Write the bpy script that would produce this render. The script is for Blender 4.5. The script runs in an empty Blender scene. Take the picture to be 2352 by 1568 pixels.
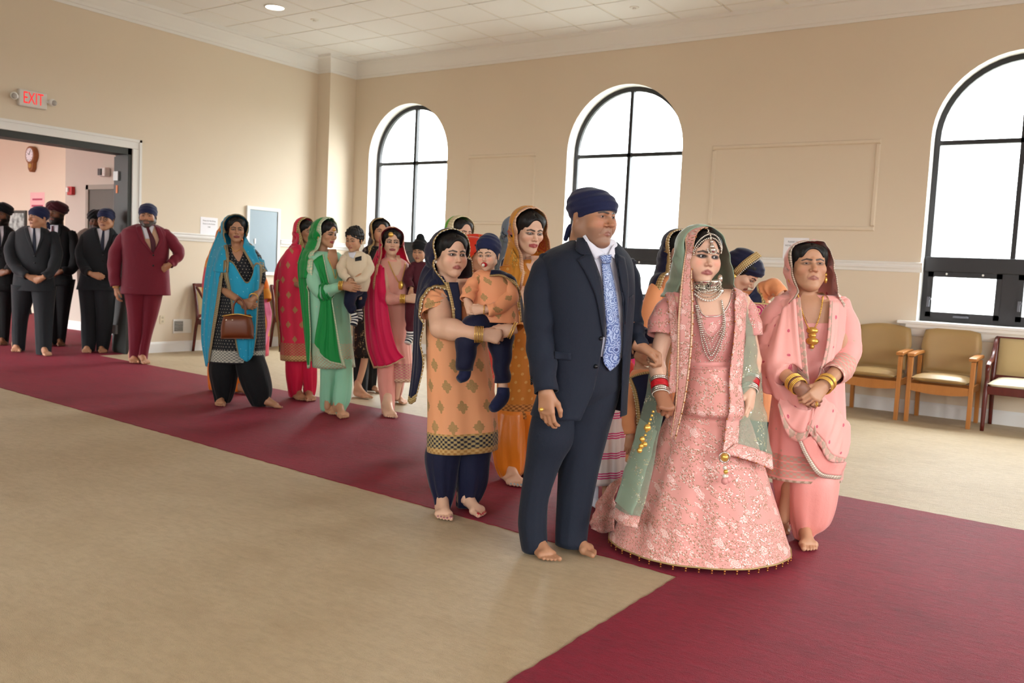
import bpy, math, random
import numpy as np
from mathutils import Vector, Matrix
from mathutils.bvhtree import BVHTree
random.seed(7); np.random.seed(7)
SC = bpy.context.scene
COL = SC.collection
# ------------------------------------------------------------------ camera
IW, IH, CH = 2352, 1568, 1.27            # photo frame and camera height (m)
VA, VB = np.array([2600., 687.]), np.array([-1750., 477.])   # vanishing points of the two walls
PP = np.array([IW / 2, IH / 2])
FPX = math.sqrt(-np.dot(VA - PP, VB - PP))
_ey = np.array([*(VA - PP), FPX]); _ey /= np.linalg.norm(_ey)
_ex = -np.array([*(VB - PP), FPX]); _ex /= np.linalg.norm(_ex)
RW = np.stack([_ex, _ey, np.cross(_ex, _ey)], 1)     # camera(x right,y down,z forward) <- world
CAMP = np.array([0., 0., CH])
cam_d = bpy.data.cameras.new('camera'); cam = bpy.data.objects.new('camera', cam_d); COL.objects.link(cam)
cam_d.sensor_width = 36; cam_d.lens = FPX * 36 / IW; cam_d.clip_start = .05; cam_d.clip_end = 200
r_, d_, f_ = RW[0], RW[1], RW[2]
cam.matrix_world = Matrix(((r_[0], -d_[0], -f_[0], 0), (r_[1], -d_[1], -f_[1], 0), (r_[2], -d_[2], -f_[2], CH), (0, 0, 0, 1)))
cam_d.dof.use_dof = True; cam_d.dof.focus_distance = 4.0; cam_d.dof.aperture_fstop = 4.5
SC.camera = cam
# ------------------------------------------------------------------ sky, exposure
W = bpy.data.worlds.new('overcast_sky'); SC.world = W; W.use_nodes = True
bg = W.node_tree.nodes['Background']
# overcast sky: zenith about three times the horizon, dull ground below it
_t = W.node_tree; _g = _t.nodes.new('ShaderNodeTexCoord'); _s = _t.nodes.new('ShaderNodeSeparateXYZ'); _r = _t.nodes.new('ShaderNodeValToRGB')
_t.links.new(_g.outputs['Generated'], _s.inputs[0]); _m = _t.nodes.new('ShaderNodeMapRange'); _m.inputs[1].default_value = -1; _t.links.new(_s.outputs[2], _m.inputs[0]); _t.links.new(_m.outputs[0], _r.inputs[0])
_e = _r.color_ramp.elements; _e[0].position = .0; _e[0].color = (.10, .105, .09, 1); _e[1].position = 1.; _e[1].color = (.93, .97, 1., 1)
for _p, _c in ((.49, (.13, .135, .125, 1)), (.505, (.34, .355, .36, 1))):
    _n = _e.new(_p); _n.color = _c
_t.links.new(_r.outputs[0], bg.inputs[0]); bg.inputs[1].default_value = 37.0
vs = SC.view_settings
vs.view_transform = 'Standard'; vs.look = 'None'; vs.gamma = 1; vs.use_curve_mapping = False
vs.exposure = 0.1
SC.cycles.max_bounces = 8; SC.cycles.diffuse_bounces = 4; SC.cycles.glossy_bounces = 2; SC.cycles.transmission_bounces = 4; SC.cycles.transparent_max_bounces = 12
SC.cycles.caustics_reflective = False; SC.cycles.caustics_refractive = False; SC.cycles.adaptive_threshold = .035
FH = np.array([f_[0], f_[1], 0]); FH /= np.linalg.norm(FH)       # horizontal view direction
CR = np.array([-FH[1], FH[0], 0]) * -1                           # horizontal image right
UP = np.array([0, 0, 1.])
def ray(u, v): return RW.T @ np.array([u - PP[0], v - PP[1], FPX])
def on_floor(u, v, z=0.):
    d = ray(u, v); return CAMP + d * ((z - CH) / d[2])
def at_dist(u, v, D):
    d = ray(u, v); return CAMP + d * (D / (d @ FH))
def to_px(p):
    c = RW @ (np.asarray(p, float) - CAMP); return PP + FPX * c[:2] / c[2]
def to_px_many(V):
    c = (np.asarray(V) - CAMP) @ RW.T; return PP + FPX * c[:, :2] / c[:, 2:3]
# ------------------------------------------------------------------ helpers: objects
BASE = {}
def link(o, parent=None):
    COL.objects.link(o)
    if parent is not None: o.parent = parent
    return o
def thing(name, loc, label=None, cat=None, group=None, kind=None):
    o = bpy.data.objects.new(name, None); COL.objects.link(o)
    o.location = tuple(map(float, loc)); o.empty_display_size = .1
    BASE[o.name] = np.array(loc, float)
    tag(o, label, cat, group, kind); return o
def tag(o, label=None, cat=None, group=None, kind=None):
    if label: o['label'] = label
    if cat: o['category'] = cat
    if group: o['group'] = group
    if kind: o['kind'] = kind
    return o
def mk(name, V, F, mat, parent=None, uv=None, smooth=True, cols=None, mats=None, midx=None, label=None):
    """one mesh object; V in world space"""
    V = np.asarray(V, float)
    base = BASE[parent.name] if parent is not None else np.zeros(3)
    me = bpy.data.meshes.new(name)
    me.from_pydata((V - base).tolist(), [], F if isinstance(F, list) else F.tolist())
    if mats:
        for m in mats: me.materials.append(m)
        me.polygons.foreach_set('material_index', midx)
    else: me.materials.append(mat)
    if smooth: me.polygons.foreach_set('use_smooth', [True] * len(me.polygons))
    if uv is not None:
        ul = me.uv_layers.new(name='UVMap'); li = np.zeros(len(me.loops), int); me.loops.foreach_get('vertex_index', li)
        ul.data.foreach_set('uv', np.asarray(uv, float)[li].ravel())
    if cols is not None:
        ca = me.color_attributes.new('Col', 'FLOAT_COLOR', 'POINT')
        c4 = np.ones((len(V), 4)); c4[:, :3] = cols; ca.data.foreach_set('color', c4.ravel())
    me.update()
    o = link(bpy.data.objects.new(name, me), parent)
    BASE[o.name] = base
    if label: o['label'] = label
    return o
class MB:
    """collects simple solids into one mesh"""
    def __init__(s): s.V = []; s.F = []
    def add(s, V, F):
        n = len(s.V); s.V += [tuple(map(float, v)) for v in V]; s.F += [[i + n for i in f] for f in F]; return s
    def box(s, a, b):
        x0, y0, z0 = a; x1, y1, z1 = b
        return s.add([(x0,y0,z0),(x1,y0,z0),(x1,y1,z0),(x0,y1,z0),(x0,y0,z1),(x1,y0,z1),(x1,y1,z1),(x0,y1,z1)],
                     [[0,3,2,1],[4,5,6,7],[0,1,5,4],[1,2,6,5],[2,3,7,6],[3,0,4,7]])
    def hexa(s, P): return s.add(P, [[0,3,2,1],[4,5,6,7],[0,1,5,4],[1,2,6,5],[2,3,7,6],[3,0,4,7]])
    def bar(s, a, b, w, h, up=(0,0,1)):
        a = np.array(a, float); b = np.array(b, float); d = b - a; d /= np.linalg.norm(d)
        x = np.cross(d, up); x /= np.linalg.norm(x); y = np.cross(x, d)
        P = [p + sx * x * w / 2 + sy * y * h / 2 for p in (a, b) for sx, sy in ((-1,-1),(1,-1),(1,1),(-1,1))]
        return s.hexa(P)
    def prism(s, prof, a, b, ax):
        """prof: list of 2-D points in the two axes other than ax, extruded a..b along ax"""
        o = [i for i in range(3) if i != ax]; n = len(prof); V = []
        for t in (a, b):
            for p in prof:
                q = [0,0,0]; q[ax] = t; q[o[0]], q[o[1]] = p; V.append(q)
        F = [[i, (i+1) % n, n + (i+1) % n, n + i] for i in range(n)] + [list(range(n))[::-1], list(range(n, 2*n))]
        return s.add(V, F)
    def build(s, name, mat, parent=None, smooth=False, label=None, bevel=0):
        o = mk(name, s.V, s.F, mat, parent, smooth=smooth, label=label)
        if bevel:
            m = o.modifiers.new('bevel', 'BEVEL'); m.width = bevel; m.segments = 2; m.limit_method = 'ANGLE'
        return o
def catmull(P, n):
    """P (k,3) -> n points, centripetal-ish uniform Catmull-Rom"""
    P = np.asarray(P, float); k = len(P)
    if k == 2: t = np.linspace(0, 1, n)[:, None]; return P[0] * (1 - t) + P[1] * t
    Q = np.vstack([2 * P[0] - P[1], P, 2 * P[-1] - P[-2]])
    t = np.linspace(0, k - 1, n); i = np.minimum(t.astype(int), k - 2); f = (t - i)[:, None]
    a, b, c, d = Q[i], Q[i+1], Q[i+2], Q[i+3]
    return .5 * (2*b + (c - a)*f + (2*a - 5*b + 4*c - d)*f**2 + (3*b - a - 3*c + d)*f**3)
def grid_faces(nu, nv, close=False):
    F = []
    m = nu if close else nu - 1
    for j in range(nv - 1):
        for i in range(m):
            i2 = (i + 1) % nu
            F.append([j*nu+i, j*nu+i2, (j+1)*nu+i2, (j+1)*nu+i])
    return F
def tube_geo(path, rad, nseg=12, n=None, flat=1., cap=True, ref=None):
    path = np.asarray(path, float); rad = np.atleast_1d(np.asarray(rad, float))
    if len(rad) == 1: rad = np.repeat(rad, len(path))
    n = n or max(len(path) * 4, 6)
    pr = catmull(np.hstack([path, rad[:, None]]), n); p = pr[:, :3]; r = np.maximum(pr[:, 3], 1e-4)
    T = np.gradient(p, axis=0); T /= np.linalg.norm(T, axis=1)[:, None] + 1e-9
    x = np.cross(T[0], ref if ref is not None else ([0,0,1.] if abs(T[0][2]) < .9 else [0,1.,0])); x /= np.linalg.norm(x)
    V = []; L = 0; UV = []; a = np.linspace(0, 2*np.pi, nseg, endpoint=False)
    for i in range(n):
        x = x - T[i] * (x @ T[i]); x /= np.linalg.norm(x); y = np.cross(T[i], x)
        if i: L += np.linalg.norm(p[i] - p[i-1])
        V.append(p[i] + r[i] * (np.cos(a)[:, None] * x + flat * np.sin(a)[:, None] * y))
        UV += [(t * r[i], L) for t in a]
    V = np.vstack(V); F = grid_faces(nseg, n, True)
    if cap: F += [list(range(nseg))[::-1], list(range((n-1)*nseg, n*nseg))]
    return V, F, np.array(UV)
def ball_geo(c, r, n=8, m=6):
    V = [(0, 0, 1)]; F = []
    for j in range(1, m):
        t = math.pi * j / m
        for i in range(n):
            a = 2*math.pi*i/n; V.append((math.sin(t)*math.cos(a), math.sin(t)*math.sin(a), math.cos(t)))
    V.append((0, 0, -1)); e = len(V) - 1
    for i in range(n):
        F.append([0, 1+i, 1+(i+1) % n]); b = 1 + (m-2)*n; F.append([e, b+(i+1) % n, b+i])
        for j in range(m-2):
            F.append([1+j*n+i, 1+(j+1)*n+i, 1+(j+1)*n+(i+1) % n, 1+j*n+(i+1) % n])
    return np.array(V) * np.asarray(r, float) + np.asarray(c, float), F
def joinparts(parts):
    V = []; F = []; n = 0
    for v, f in parts:
        V.append(np.asarray(v)); F += [[i + n for i in q] for q in f]; n += len(v)
    return np.vstack(V), F
def beads(pts, r, n=6, m=4):
    return joinparts([ball_geo(p, r, n, m) for p in pts])
def resample(path, step):
    path = np.asarray(path, float); d = np.r_[0, np.cumsum(np.linalg.norm(np.diff(path, axis=0), axis=1))]
    s = np.arange(step/2, d[-1], step); return np.stack([np.interp(s, d, path[:, i]) for i in range(3)], 1)
# ------------------------------------------------------------------ helpers: materials
def hx(h):
    h = h.lstrip('#'); c = [int(h[i:i+2], 16) / 255 for i in (0, 2, 4)]
    return tuple(x/12.92 if x <= .04045 else ((x+.055)/1.055)**2.4 for x in c)
class NB:
    def __init__(s, name):
        s.m = bpy.data.materials.new(name); s.m.use_nodes = True; s.t = s.m.node_tree; s.b = s.t.nodes['Principled BSDF']; s._uv = s._ob = None
    def put(s, sock, x):
        if isinstance(x, bpy.types.NodeSocket): s.t.links.new(x, sock)
        elif isinstance(x, tuple) and len(x) == 3 and sock.type == 'RGBA': sock.default_value = (*x, 1)
        else: sock.default_value = x
    def node(s, typ, ins={}, **pr):
        n = s.t.nodes.new(typ)
        for k, v in pr.items(): setattr(n, k, v)
        for k, v in ins.items(): s.put(n.inputs[k], v)
        return n
    @property
    def uv(s):
        if s._uv is None: s._uv = s.node('ShaderNodeTexCoord')
        return s._uv.outputs['UV']
    @property
    def ob(s):
        if s._uv is None: s._uv = s.node('ShaderNodeTexCoord')
        return s._uv.outputs['Object']
    def math(s, op, a, b=0., c=0.): return s.node('ShaderNodeMath', {0: a, 1: b, 2: c}, operation=op).outputs[0]
    def lt(s, a, b): return s.math('LESS_THAN', a, b)
    def gt(s, a, b): return s.math('GREATER_THAN', a, b)
    def mul(s, a, b): return s.math('MULTIPLY', a, b)
    def add(s, a, b): return s.math('ADD', a, b)
    def mx(s, a, b): return s.math('MAXIMUM', a, b)
    def mix(s, f, a, b):
        n = s.node('ShaderNodeMix', data_type='RGBA'); s.put(n.inputs[0], f); s.put(n.inputs[6], a); s.put(n.inputs[7], b); return n.outputs[2]
    def noise(s, vec, scale, detail=2., rough=.5): return s.node('ShaderNodeTexNoise', {'Vector': vec, 'Scale': scale, 'Detail': detail, 'Roughness': rough}).outputs[0]
    def vor(s, vec, scale, feature='F1', rnd=1.): return s.node('ShaderNodeTexVoronoi', {'Vector': vec, 'Scale': scale, 'Randomness': rnd}, feature=feature)
    def sep(s, vec): return s.node('ShaderNodeSeparateXYZ', {0: vec}).outputs
    def comb(s, x, y, z=0.): return s.node('ShaderNodeCombineXYZ', {0: x, 1: y, 2: z}).outputs[0]
    def scale(s, vec, k): return s.node('ShaderNodeVectorMath', {0: vec, 1: k}, operation='MULTIPLY').outputs[0]
    def step(s, x, lo, hi):
        return s.node('ShaderNodeMapRange', {0: x, 1: lo, 2: hi, 3: 0., 4: 1.}, clamp=True).outputs[0]
    def bump(s, h, st=.3, dist=.002):
        s.put(s.b.inputs['Normal'], s.node('ShaderNodeBump', {'Height': h, 'Strength': st, 'Distance': dist}).outputs[0])
    def done(s, col, rough=.7, metal=0., spec=.5, sheen=0.):
        s.put(s.b.inputs['Base Color'], col); s.put(s.b.inputs['Roughness'], rough); s.put(s.b.inputs['Metallic'], metal)
        s.b.inputs['Specular IOR Level'].default_value = spec
        if sheen: s.b.inputs['Sheen Weight'].default_value = sheen; s.b.inputs['Sheen Roughness'].default_value = .4
        return s.m
def plain(name, col, rough=.6, metal=0., var=.06, scale=8., spec=.5, bump=0., bscale=60.):
    b = NB(name); c = hx(col) if isinstance(col, str) else col
    n = b.noise(b.ob, scale, 3.)
    lo = tuple(x*(1-var) for x in c); hi = tuple(min(1, x*(1+var)) for x in c)
    if bump: b.bump(b.noise(b.ob, bscale, 3.), bump, .003)
    return b.done(b.mix(n, lo, hi), rough, metal, spec)
def cloth(name, col, rough=.75, sheen=.2, weave=900., var=.08, alpha=None, spec=.3):
    b = NB(name); c = hx(col) if isinstance(col, str) else col
    n = b.noise(b.ob, 5., 3.)
    h = b.add(b.mul(b.noise(b.ob, weave * .25, 2.), .12), b.noise(b.scale(b.ob, (1., 1., .55)), 11., 4.))
    b.bump(h, .55, .012)
    m = b.done(b.mix(n, tuple(x*(1-var) for x in c), tuple(min(1, x*(1+var)) for x in c)), rough, 0., spec, sheen)
    if alpha is not None: b.b.inputs['Alpha'].default_value = alpha
    return m
# ------------------------------------------------------------------ room
k = CH / 1.33
XA, YB, ZC = -10.55*k, 10.16*k, 4.42*k
XD, YC = 4.6, -4.6                                   # unseen end wall, wall behind the camera
DY0, DY1, DZ = 3.35*k, 6.53*k, 2.62*k                # doorway in wall A
def paint(name, col, rough=.75):
    b = NB(name); c = hx(col)
    n = b.noise(b.ob, .9, 2.); n2 = b.noise(b.ob, 220., 2.)
    b.bump(n2, .08, .002)
    return b.done(b.mix(n, tuple(x*.97 for x in c), tuple(min(1, x*1.02) for x in c)), rough, 0., .3)
M_WALL = paint('cream_wall_paint', '#dccdb9'); M_TRIM = paint('white_trim_paint', '#e6e4e2', .45)
M_REV = paint('white_reveal_paint', '#f2f0ec', .6)
M_TILE = plain('ceiling_tile_white', '#f1f1f3', .9, var=.03, scale=300., spec=.1)
M_BAR = plain('ceiling_grid_white', '#e6e2dd', .7, var=.02)
M_FWALL = paint('foyer_wall_paint', '#e6dfd0')
def carpet(name, c0, c1, c2, sheen=.3, tint=(1., 1., 1.), rough=.52, spec=.6):
    b = NB(name)
    big = b.noise(b.ob, 1.1, 4., .6); fine = b.noise(b.ob, 260., 2., .7); mid = b.noise(b.ob, 22., 4., .65)
    pile = b.noise(b.scale(b.ob, (1.6, 5., 1.)), 7., 5., .7)
    col = b.mix(b.step(big, .3, .7), hx(c0), hx(c1))
    col = b.mix(b.mul(b.step(fine, .35, .75), .4), col, hx(c2))
    col = b.mix(b.mul(b.step(mid, .42, .75), .35), col, hx(c2))
    col = b.mix(b.mul(b.step(pile, .45, .75), .5), col, hx(c2))
    worn = b.noise(b.scale(b.ob, (1., 2.2, 1.)), 2.3, 5., .62); col = b.mix(b.mul(b.step(worn, .5, .72), .4), col, hx(c2))
    b.bump(b.add(fine, b.add(b.mul(mid, .6), pile)), .8, .008)
    m = b.done(col, rough, 0., spec, sheen); b.b.inputs['Sheen Roughness'].default_value = .35; b.b.inputs['Sheen Tint'].default_value = (*tint, 1)
    return m
M_BEIGE = carpet('beige_carpet', '#cfb994', '#c2aa83', '#a08660', .1)
M_RED = carpet('burgundy_carpet', '#9c0f2c', '#8c0c27', '#570719', .12, (1., .4, .55), .62, .3)
# floor (beige carpet) and the burgundy runner laid on it
mb = MB(); mb.box((XA-.05, YC-.05, -.1), (XD+.05, YB+.05, 0)); fl = tag(mb.build('floor', M_BEIGE), 'short beige carpet covering the hall floor', kind='structure')
rn0, rn1 = on_floor(0, 890)[:2], on_floor(1555, 1325)[:2]            # near edge of the runner
rf0, rf1 = on_floor(340, 838)[:2], on_floor(2352, 1219)[:2]          # far edge
def ext(a, b, x): return a[1] + (b[1]-a[1]) * (x-a[0]) / (b[0]-a[0])
cx = rn1[0]
# fuzzy cut edges: outline with small jitter
def edge(a, b, n, amp):
    t = np.linspace(0, 1, n)[:, None]; P = np.array(a)*(1-t) + np.array(b)*t
    d = np.array(b) - np.array(a); d = d/np.linalg.norm(d); nn = np.array([-d[1], d[0]])
    P[1:-1] += nn * np.random.uniform(-amp, amp, (n-2, 1)); return P[:-1]
xl = XA - .02; xr = XD - .3
out = np.vstack([edge((xl, ext(rn0, rn1, xl)), (cx, ext(rn0, rn1, cx)), 240, .004),
                 edge((cx, ext(rn0, rn1, cx)), (cx + .05, YC + .3), 160, .004),
                 edge((cx + .05, YC+.3), (xr, YC + .3), 4, 0), edge((xr, YC+.3), (xr, ext(rf0, rf1, xr)), 4, 0),
                 edge((xr, ext(rf0, rf1, xr)), (xl, ext(rf0, rf1, xl)), 300, .004), edge((xl, ext(rf0, rf1, xl)), (xl, ext(rn0, rn1, xl)), 4, 0)])
mb = MB(); n = len(out)
mb.add([(x, y, .004) for x, y in out] + [(x, y, 0.0005) for x, y in out], [list(range(n))] + [[i, n+i, n+(i+1) % n, (i+1) % n] for i in range(n)])
tag(mb.build('carpet_runner', M_RED), 'burgundy carpet runner laid across the beige floor from the doorway', 'carpet')
# ceiling with tiles and grid bars
ceil = mk('ceiling', [(XA-.1,YC-.1,ZC+.03),(XD+.1,YC-.1,ZC+.03),(XD+.1,YB+.3,ZC+.03),(XA-.1,YB+.3,ZC+.03),(XA-.1,YC-.1,ZC+.13),(XD+.1,YC-.1,ZC+.13),(XD+.1,YB+.3,ZC+.13),(XA-.1,YB+.3,ZC+.13)],
          [[0,1,2,3],[7,6,5,4],[0,4,5,1],[1,5,6,2],[2,6,7,3],[3,7,4,0]], M_TILE, smooth=False)
tag(ceil, 'white suspended ceiling of square tiles', kind='structure')
TP = .6537*k
gx0, gy0 = -6.03*k, 8.418*k
PCROWN = .16
ixs = [i for i in range(-12, 25)]; iys = [j for j in range(-14, 6)]
tile_me = None
def seen(x, y):
    c = RW @ (np.array([x, y, ZC]) - CAMP)
    if c[2] < .3: return False
    p = PP + FPX * c[:2] / c[2]
    return -420 < p[0] < IW + 420 and p[1] > -420
spots = []
light_xy = [(-9.0*k, 7.46*k)]
light_xy[0] = (gx0 + (math.floor((light_xy[0][0]-gx0)/TP)+.5)*TP, gy0 + (math.floor((light_xy[0][1]-gy0)/TP)+.5)*TP)
for i in ixs:
    for j in iys:
        x0, y0 = gx0 + i*TP, gy0 + j*TP; x1, y1 = x0+TP, y0+TP
        x0, x1 = max(x0, XA+.12), min(x1, XD-.1); y0, y1 = max(y0, YC+.1), min(y1, YB-.12)
        if x1-x0 < .03 or y1-y0 < .03: continue
        if not seen((x0+x1)/2, (y0+y1)/2): continue
        g = .011
        full = x1-x0 > TP-.001 and y1-y0 > TP-.001
        if full and tile_me is not None:
            o = link(bpy.data.objects.new('ceiling_tile', tile_me), ceil); o.location = (x0, y0, 0); BASE[o.name] = np.zeros(3)
        else:
            mb = MB(); q = .006
            ox, oy = (x0, y0) if full else (0, 0)
            a, b_, c, d = x0+g-ox, y0+g-oy, x1-g-ox, y1-g-oy
            mb.hexa([(a+q,b_+q,ZC-.004),(c-q,b_+q,ZC-.004),(c-q,d-q,ZC-.004),(a+q,d-q,ZC-.004),(a,b_,ZC+.02),(c,b_,ZC+.02),(c,d,ZC+.02),(a,d,ZC+.02)])
            o = mb.build('ceiling_tile', M_TILE, ceil)
            if full: tile_me = o.data; o.location = (x0, y0, 0)
for i in ixs:
    x = gx0 + i*TP
    if XA+.15 < x < XD-.15 and i < 16: mb = MB(); mb.box((x-.012, 2.0, ZC-.001), (x+.012, YB-.1, ZC+.03)); mb.build('grid_bar', M_BAR, ceil)
for j in iys:
    y = gy0 + j*TP
    if 2.0 < y < YB-.1: mb = MB(); mb.box((XA+.1, y-.012, ZC-.001), (5.5, y+.012, ZC+.03)); mb.build('grid_bar', M_BAR, ceil)
# recessed ceiling lights and sprinkler caps
def emit(name, col, st):
    m = bpy.data.materials.new(name); m.use_nodes = True; b = m.node_tree.nodes['Principled BSDF']
    b.inputs['Base Color'].default_value = (*col, 1); b.inputs['Emission Color'].default_value = (*col, 1); b.inputs['Emission Strength'].default_value = st
    return m
M_BULB = emit('warm_lamp_glow', (1, .9, .75), 14.)
M_WMET = plain('white_metal', '#e8e6e2', .4)
def disc(mb, c, r, z0, z1, n=32, r2=None):
    r2 = r if r2 is None else r2
    V = [(c[0]+r*math.cos(2*math.pi*i/n), c[1]+r*math.sin(2*math.pi*i/n), z0) for i in range(n)] + [(c[0]+r2*math.cos(2*math.pi*i/n), c[1]+r2*math.sin(2*math.pi*i/n), z1) for i in range(n)]
    mb.add(V, [list(range(n))[::-1], list(range(n, 2*n))] + [[i, (i+1) % n, n+(i+1) % n, n+i] for i in range(n)]); return mb
for i, (x, y) in enumerate(light_xy):
    t = thing('recessed_ceiling_light', (x, y, ZC), 'lit round recessed downlight in the ceiling above the doorway wall' if i == 0 else 'round recessed downlight in the ceiling over the hall floor', 'light', None if i == 0 else 'ceiling downlights over the hall')
    disc(MB(), (x, y), .105, ZC-.012, ZC-.006).build('lamp_lens', M_BULB, t)
    V, F, _ = tube_geo([(x+.115*math.cos(a), y+.115*math.sin(a), ZC-.008) for a in np.linspace(0, 2*math.pi, 25)], .012, 8, 49)
    mk('trim_ring', V, F, M_WMET, t)
for lab, (x, y) in (('small white sprinkler cap in the ceiling beside the lit downlight', (-8.94*k, 8.06*k)), ('small white sprinkler cap in the ceiling above the middle window', (-5.0*k, 9.35*k))):
    t = thing('sprinkler_cap', (x, y, ZC), lab, 'sprinkler')
    disc(MB(), (x, y), .05, ZC-.012, ZC-.001, 20, .055).build('cover_plate', M_WMET, t); disc(MB(), (x, y), .02, ZC-.03, ZC-.011, 12).build('nozzle', M_WMET, t)
# ---- wall B with three arched windows
T = .3
wins = [(-9.155*k, .79*k), (-5.485*k, .825*k), (-1.03*k, .825*k)]
WZ0, WZT = .99*k, 3.74*k
def arch_pts(c, r, n=28):
    zs = WZT - r
    return [(c + r*math.cos(math.pi - math.pi*i/n), zs + r*math.sin(math.pi*i/n)) for i in range(n+1)]
def arch_wall(name, xs0, xs1, wl, y0, y1, z1, label):
    mb = MB(); cuts = [xs0]
    def quad(xa, xb, za, zb):
        for y in (y0, y1): mb.add([(xa,y,za),(xb,y,za),(xb,y,zb),(xa,y,zb)], [[0,1,2,3]])
    x = xs0
    for c, r in wl:
        quad(x, c-r, 0, z1); quad(c-r, c+r, 0, WZ0)
        A = arch_pts(c, r)
        for (xa, za), (xb, zb) in zip(A, A[1:]):
            for y in (y0, y1): mb.add([(xa,y,za),(xb,y,zb),(xb,y,z1),(xa,y,z1)], [[0,1,2,3]])
        x = c+r
    quad(x, xs1, 0, z1)
    mb.box((xs0, min(y0, y1), z1), (xs1, max(y0, y1), z1+.05))
    return tag(mb.build(name, M_WALL), label, kind='structure')
wallB = arch_wall('wall_right', XA-.3, XD+.1, wins, YB, YB+T, ZC+.1, 'cream wall with arched windows and white chair rail')
M_FRAME = plain('dark_bronze_metal', '#2b2a2c', .45, .3)
M_LATCH = plain('grey_latch_metal', '#63646a', .4, .6)
def glassmat():
    m = bpy.data.materials.new('window_glass'); m.use_nodes = True; t = m.node_tree; t.nodes.clear()
    o = t.nodes.new('ShaderNodeOutputMaterial'); a = t.nodes.new('ShaderNodeBsdfTransparent'); g = t.nodes.new('ShaderNodeBsdfGlossy'); x = t.nodes.new('ShaderNodeMixShader')
    a.inputs[0].default_value = (.97, .985, .98, 1); g.inputs['Roughness'].default_value = .03; x.inputs[0].default_value = .05
    t.links.new(a.outputs[0], x.inputs[1]); t.links.new(g.outputs[0], x.inputs[2]); t.links.new(x.outputs[0], o.inputs[0]); return m
M_GLASS = glassmat()
def make_window(num, c, r, yf, sgn, label, detail=True):
    """yf: wall face, sgn: +1 outdoors is +y"""
    t = thing('window_%d' % num, (c, yf, WZ0), label, kind='structure')
    A = arch_pts(c, r); ya, yb = yf, yf + sgn*T
    mb = MB(); ol = [(c-r, WZ0)] + A + [(c+r, WZ0)]
    for (xa, za), (xb, zb) in zip(ol, ol[1:]):
        for e in (0,):
            mb.add([(xa,ya-sgn*.002,za),(xb,ya-sgn*.002,zb),(xb,yb,zb),(xa,yb,za)], [[0,1,2,3]])
    mb.build('reveal', M_REV, t, smooth=False)
    fy = yf + sgn*.2; fd = .05                                   # frame plane
    zs = WZT - r
    def arc(rr, inset):
        return [(c + rr*math.cos(math.pi - math.pi*i/28), zs + rr*math.sin(math.pi*i/28)) for i in range(29)]
    outer = [(c-r, WZ0)] + arc(r, 0) + [(c+r, WZ0)]; w = .055; inner = [(c-r+w, WZ0+w)] + arc(r-w, 0) + [(c+r-w, WZ0+w)]
    mb = MB(); n = len(outer)
    for i in range(n):
        j = (i+1) % n
        a, b, e, d = outer[i], outer[j], inner[j], inner[i]
        mb.hexa([(a[0],fy-fd/2,a[1]),(b[0],fy-fd/2,b[1]),(e[0],fy-fd/2,e[1]),(d[0],fy-fd/2,d[1]),(a[0],fy+fd/2,a[1]),(b[0],fy+fd/2,b[1]),(e[0],fy+fd/2,e[1]),(d[0],fy+fd/2,d[1])])
    mb.build('frame', M_FRAME, t)
    ztr, zm0, zm1 = 2.875*k, 1.52*k, 1.68*k
    MB().box((c-.022, fy-.03, zm1), (c+.022, fy+.03, WZT-w)).build('mullion', M_FRAME, t)
    MB().box((c-r+w, fy-.03, ztr-.022), (c+r-w, fy+.03, ztr+.022)).build('transom', M_FRAME, t)
    MB().box((c-r+.01, fy-.06, zm0), (c+r-.01, fy+.05, zm1)).build('middle_rail', M_FRAME, t, bevel=.01)
    MB().box((c-.075, fy-.045, WZ0+.02), (c+.075, fy+.03, zm0)).build('lower_mullion', M_FRAME, t)
    for s in (-1, 1):
        xa, xb = (c-r+w-.005, c-.07) if s < 0 else (c+.07, c+r-w+.005)
        q = .05; z0, z1 = WZ0+.05, zm0
        mb = MB(); mb.box((xa, fy-.05, z0), (xb, fy+.02, z0+q)); mb.box((xa, fy-.05, z1-q), (xb, fy+.02, z1)); mb.box((xa, fy-.05, z0), (xa+q, fy+.02, z1)); mb.box((xb-q, fy-.05, z0), (xb, fy+.02, z1))
        sash = mb.build('awning_sash', M_FRAME, t)
        if detail:
            xh = xa + .025
            h = MB(); h.box((xh-.012, fy-.085, z0+.1), (xh+.012, fy-.05, z0+.2)); h.box((xh-.008, fy-.10, z0+.17), (xh+.03, fy-.08, z0+.19)); h.build('latch_handle', M_LATCH, sash)
            xc = (xa+xb)/2
            h = MB(); h.box((xc-.07, fy-.075, z0+.002), (xc+.07, fy-.05, z0+.022)); h.bar((xc, fy-.08, z0+.01), (xc+.06, fy-.10, z0+.02), .014, .014); h.build('crank_handle', M_LATCH, sash)
            for xk in (xa+.17, xb-.17):
                disc_ = ball_geo((xk, fy-.052, z1-.018), .011); mk('screw_cap', disc_[0], disc_[1], M_WMET, sash)
        MB().box((xa+q-.01, fy-.012, z0+q-.01), (xb-q+.01, fy-.004, z1-q+.01)).build('pane', M_GLASS, t)
        xa, xb = (c-r+w-.01, c-.015) if s < 0 else (c+.015, c+r-w+.01)
        MB().box((xa, fy-.006, zm1-.01), (xb, fy+.002, ztr-.015)).build('pane', M_GLASS, t)
        P = [(c + s*.015, ztr+.015)] + [(c + s*(r-w+.01)*math.cos(a), max(ztr+.015, zs + (r-w+.01)*math.sin(a))) for a in np.linspace(0, math.pi/2 - .02, 16)]
        MB().prism([(x, z) for x, z in P], fy-.006, fy+.002, 1).build('pane', M_GLASS, t)
    # sill board with moulded apron
    sd = -sgn
    y0 = yf
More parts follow.
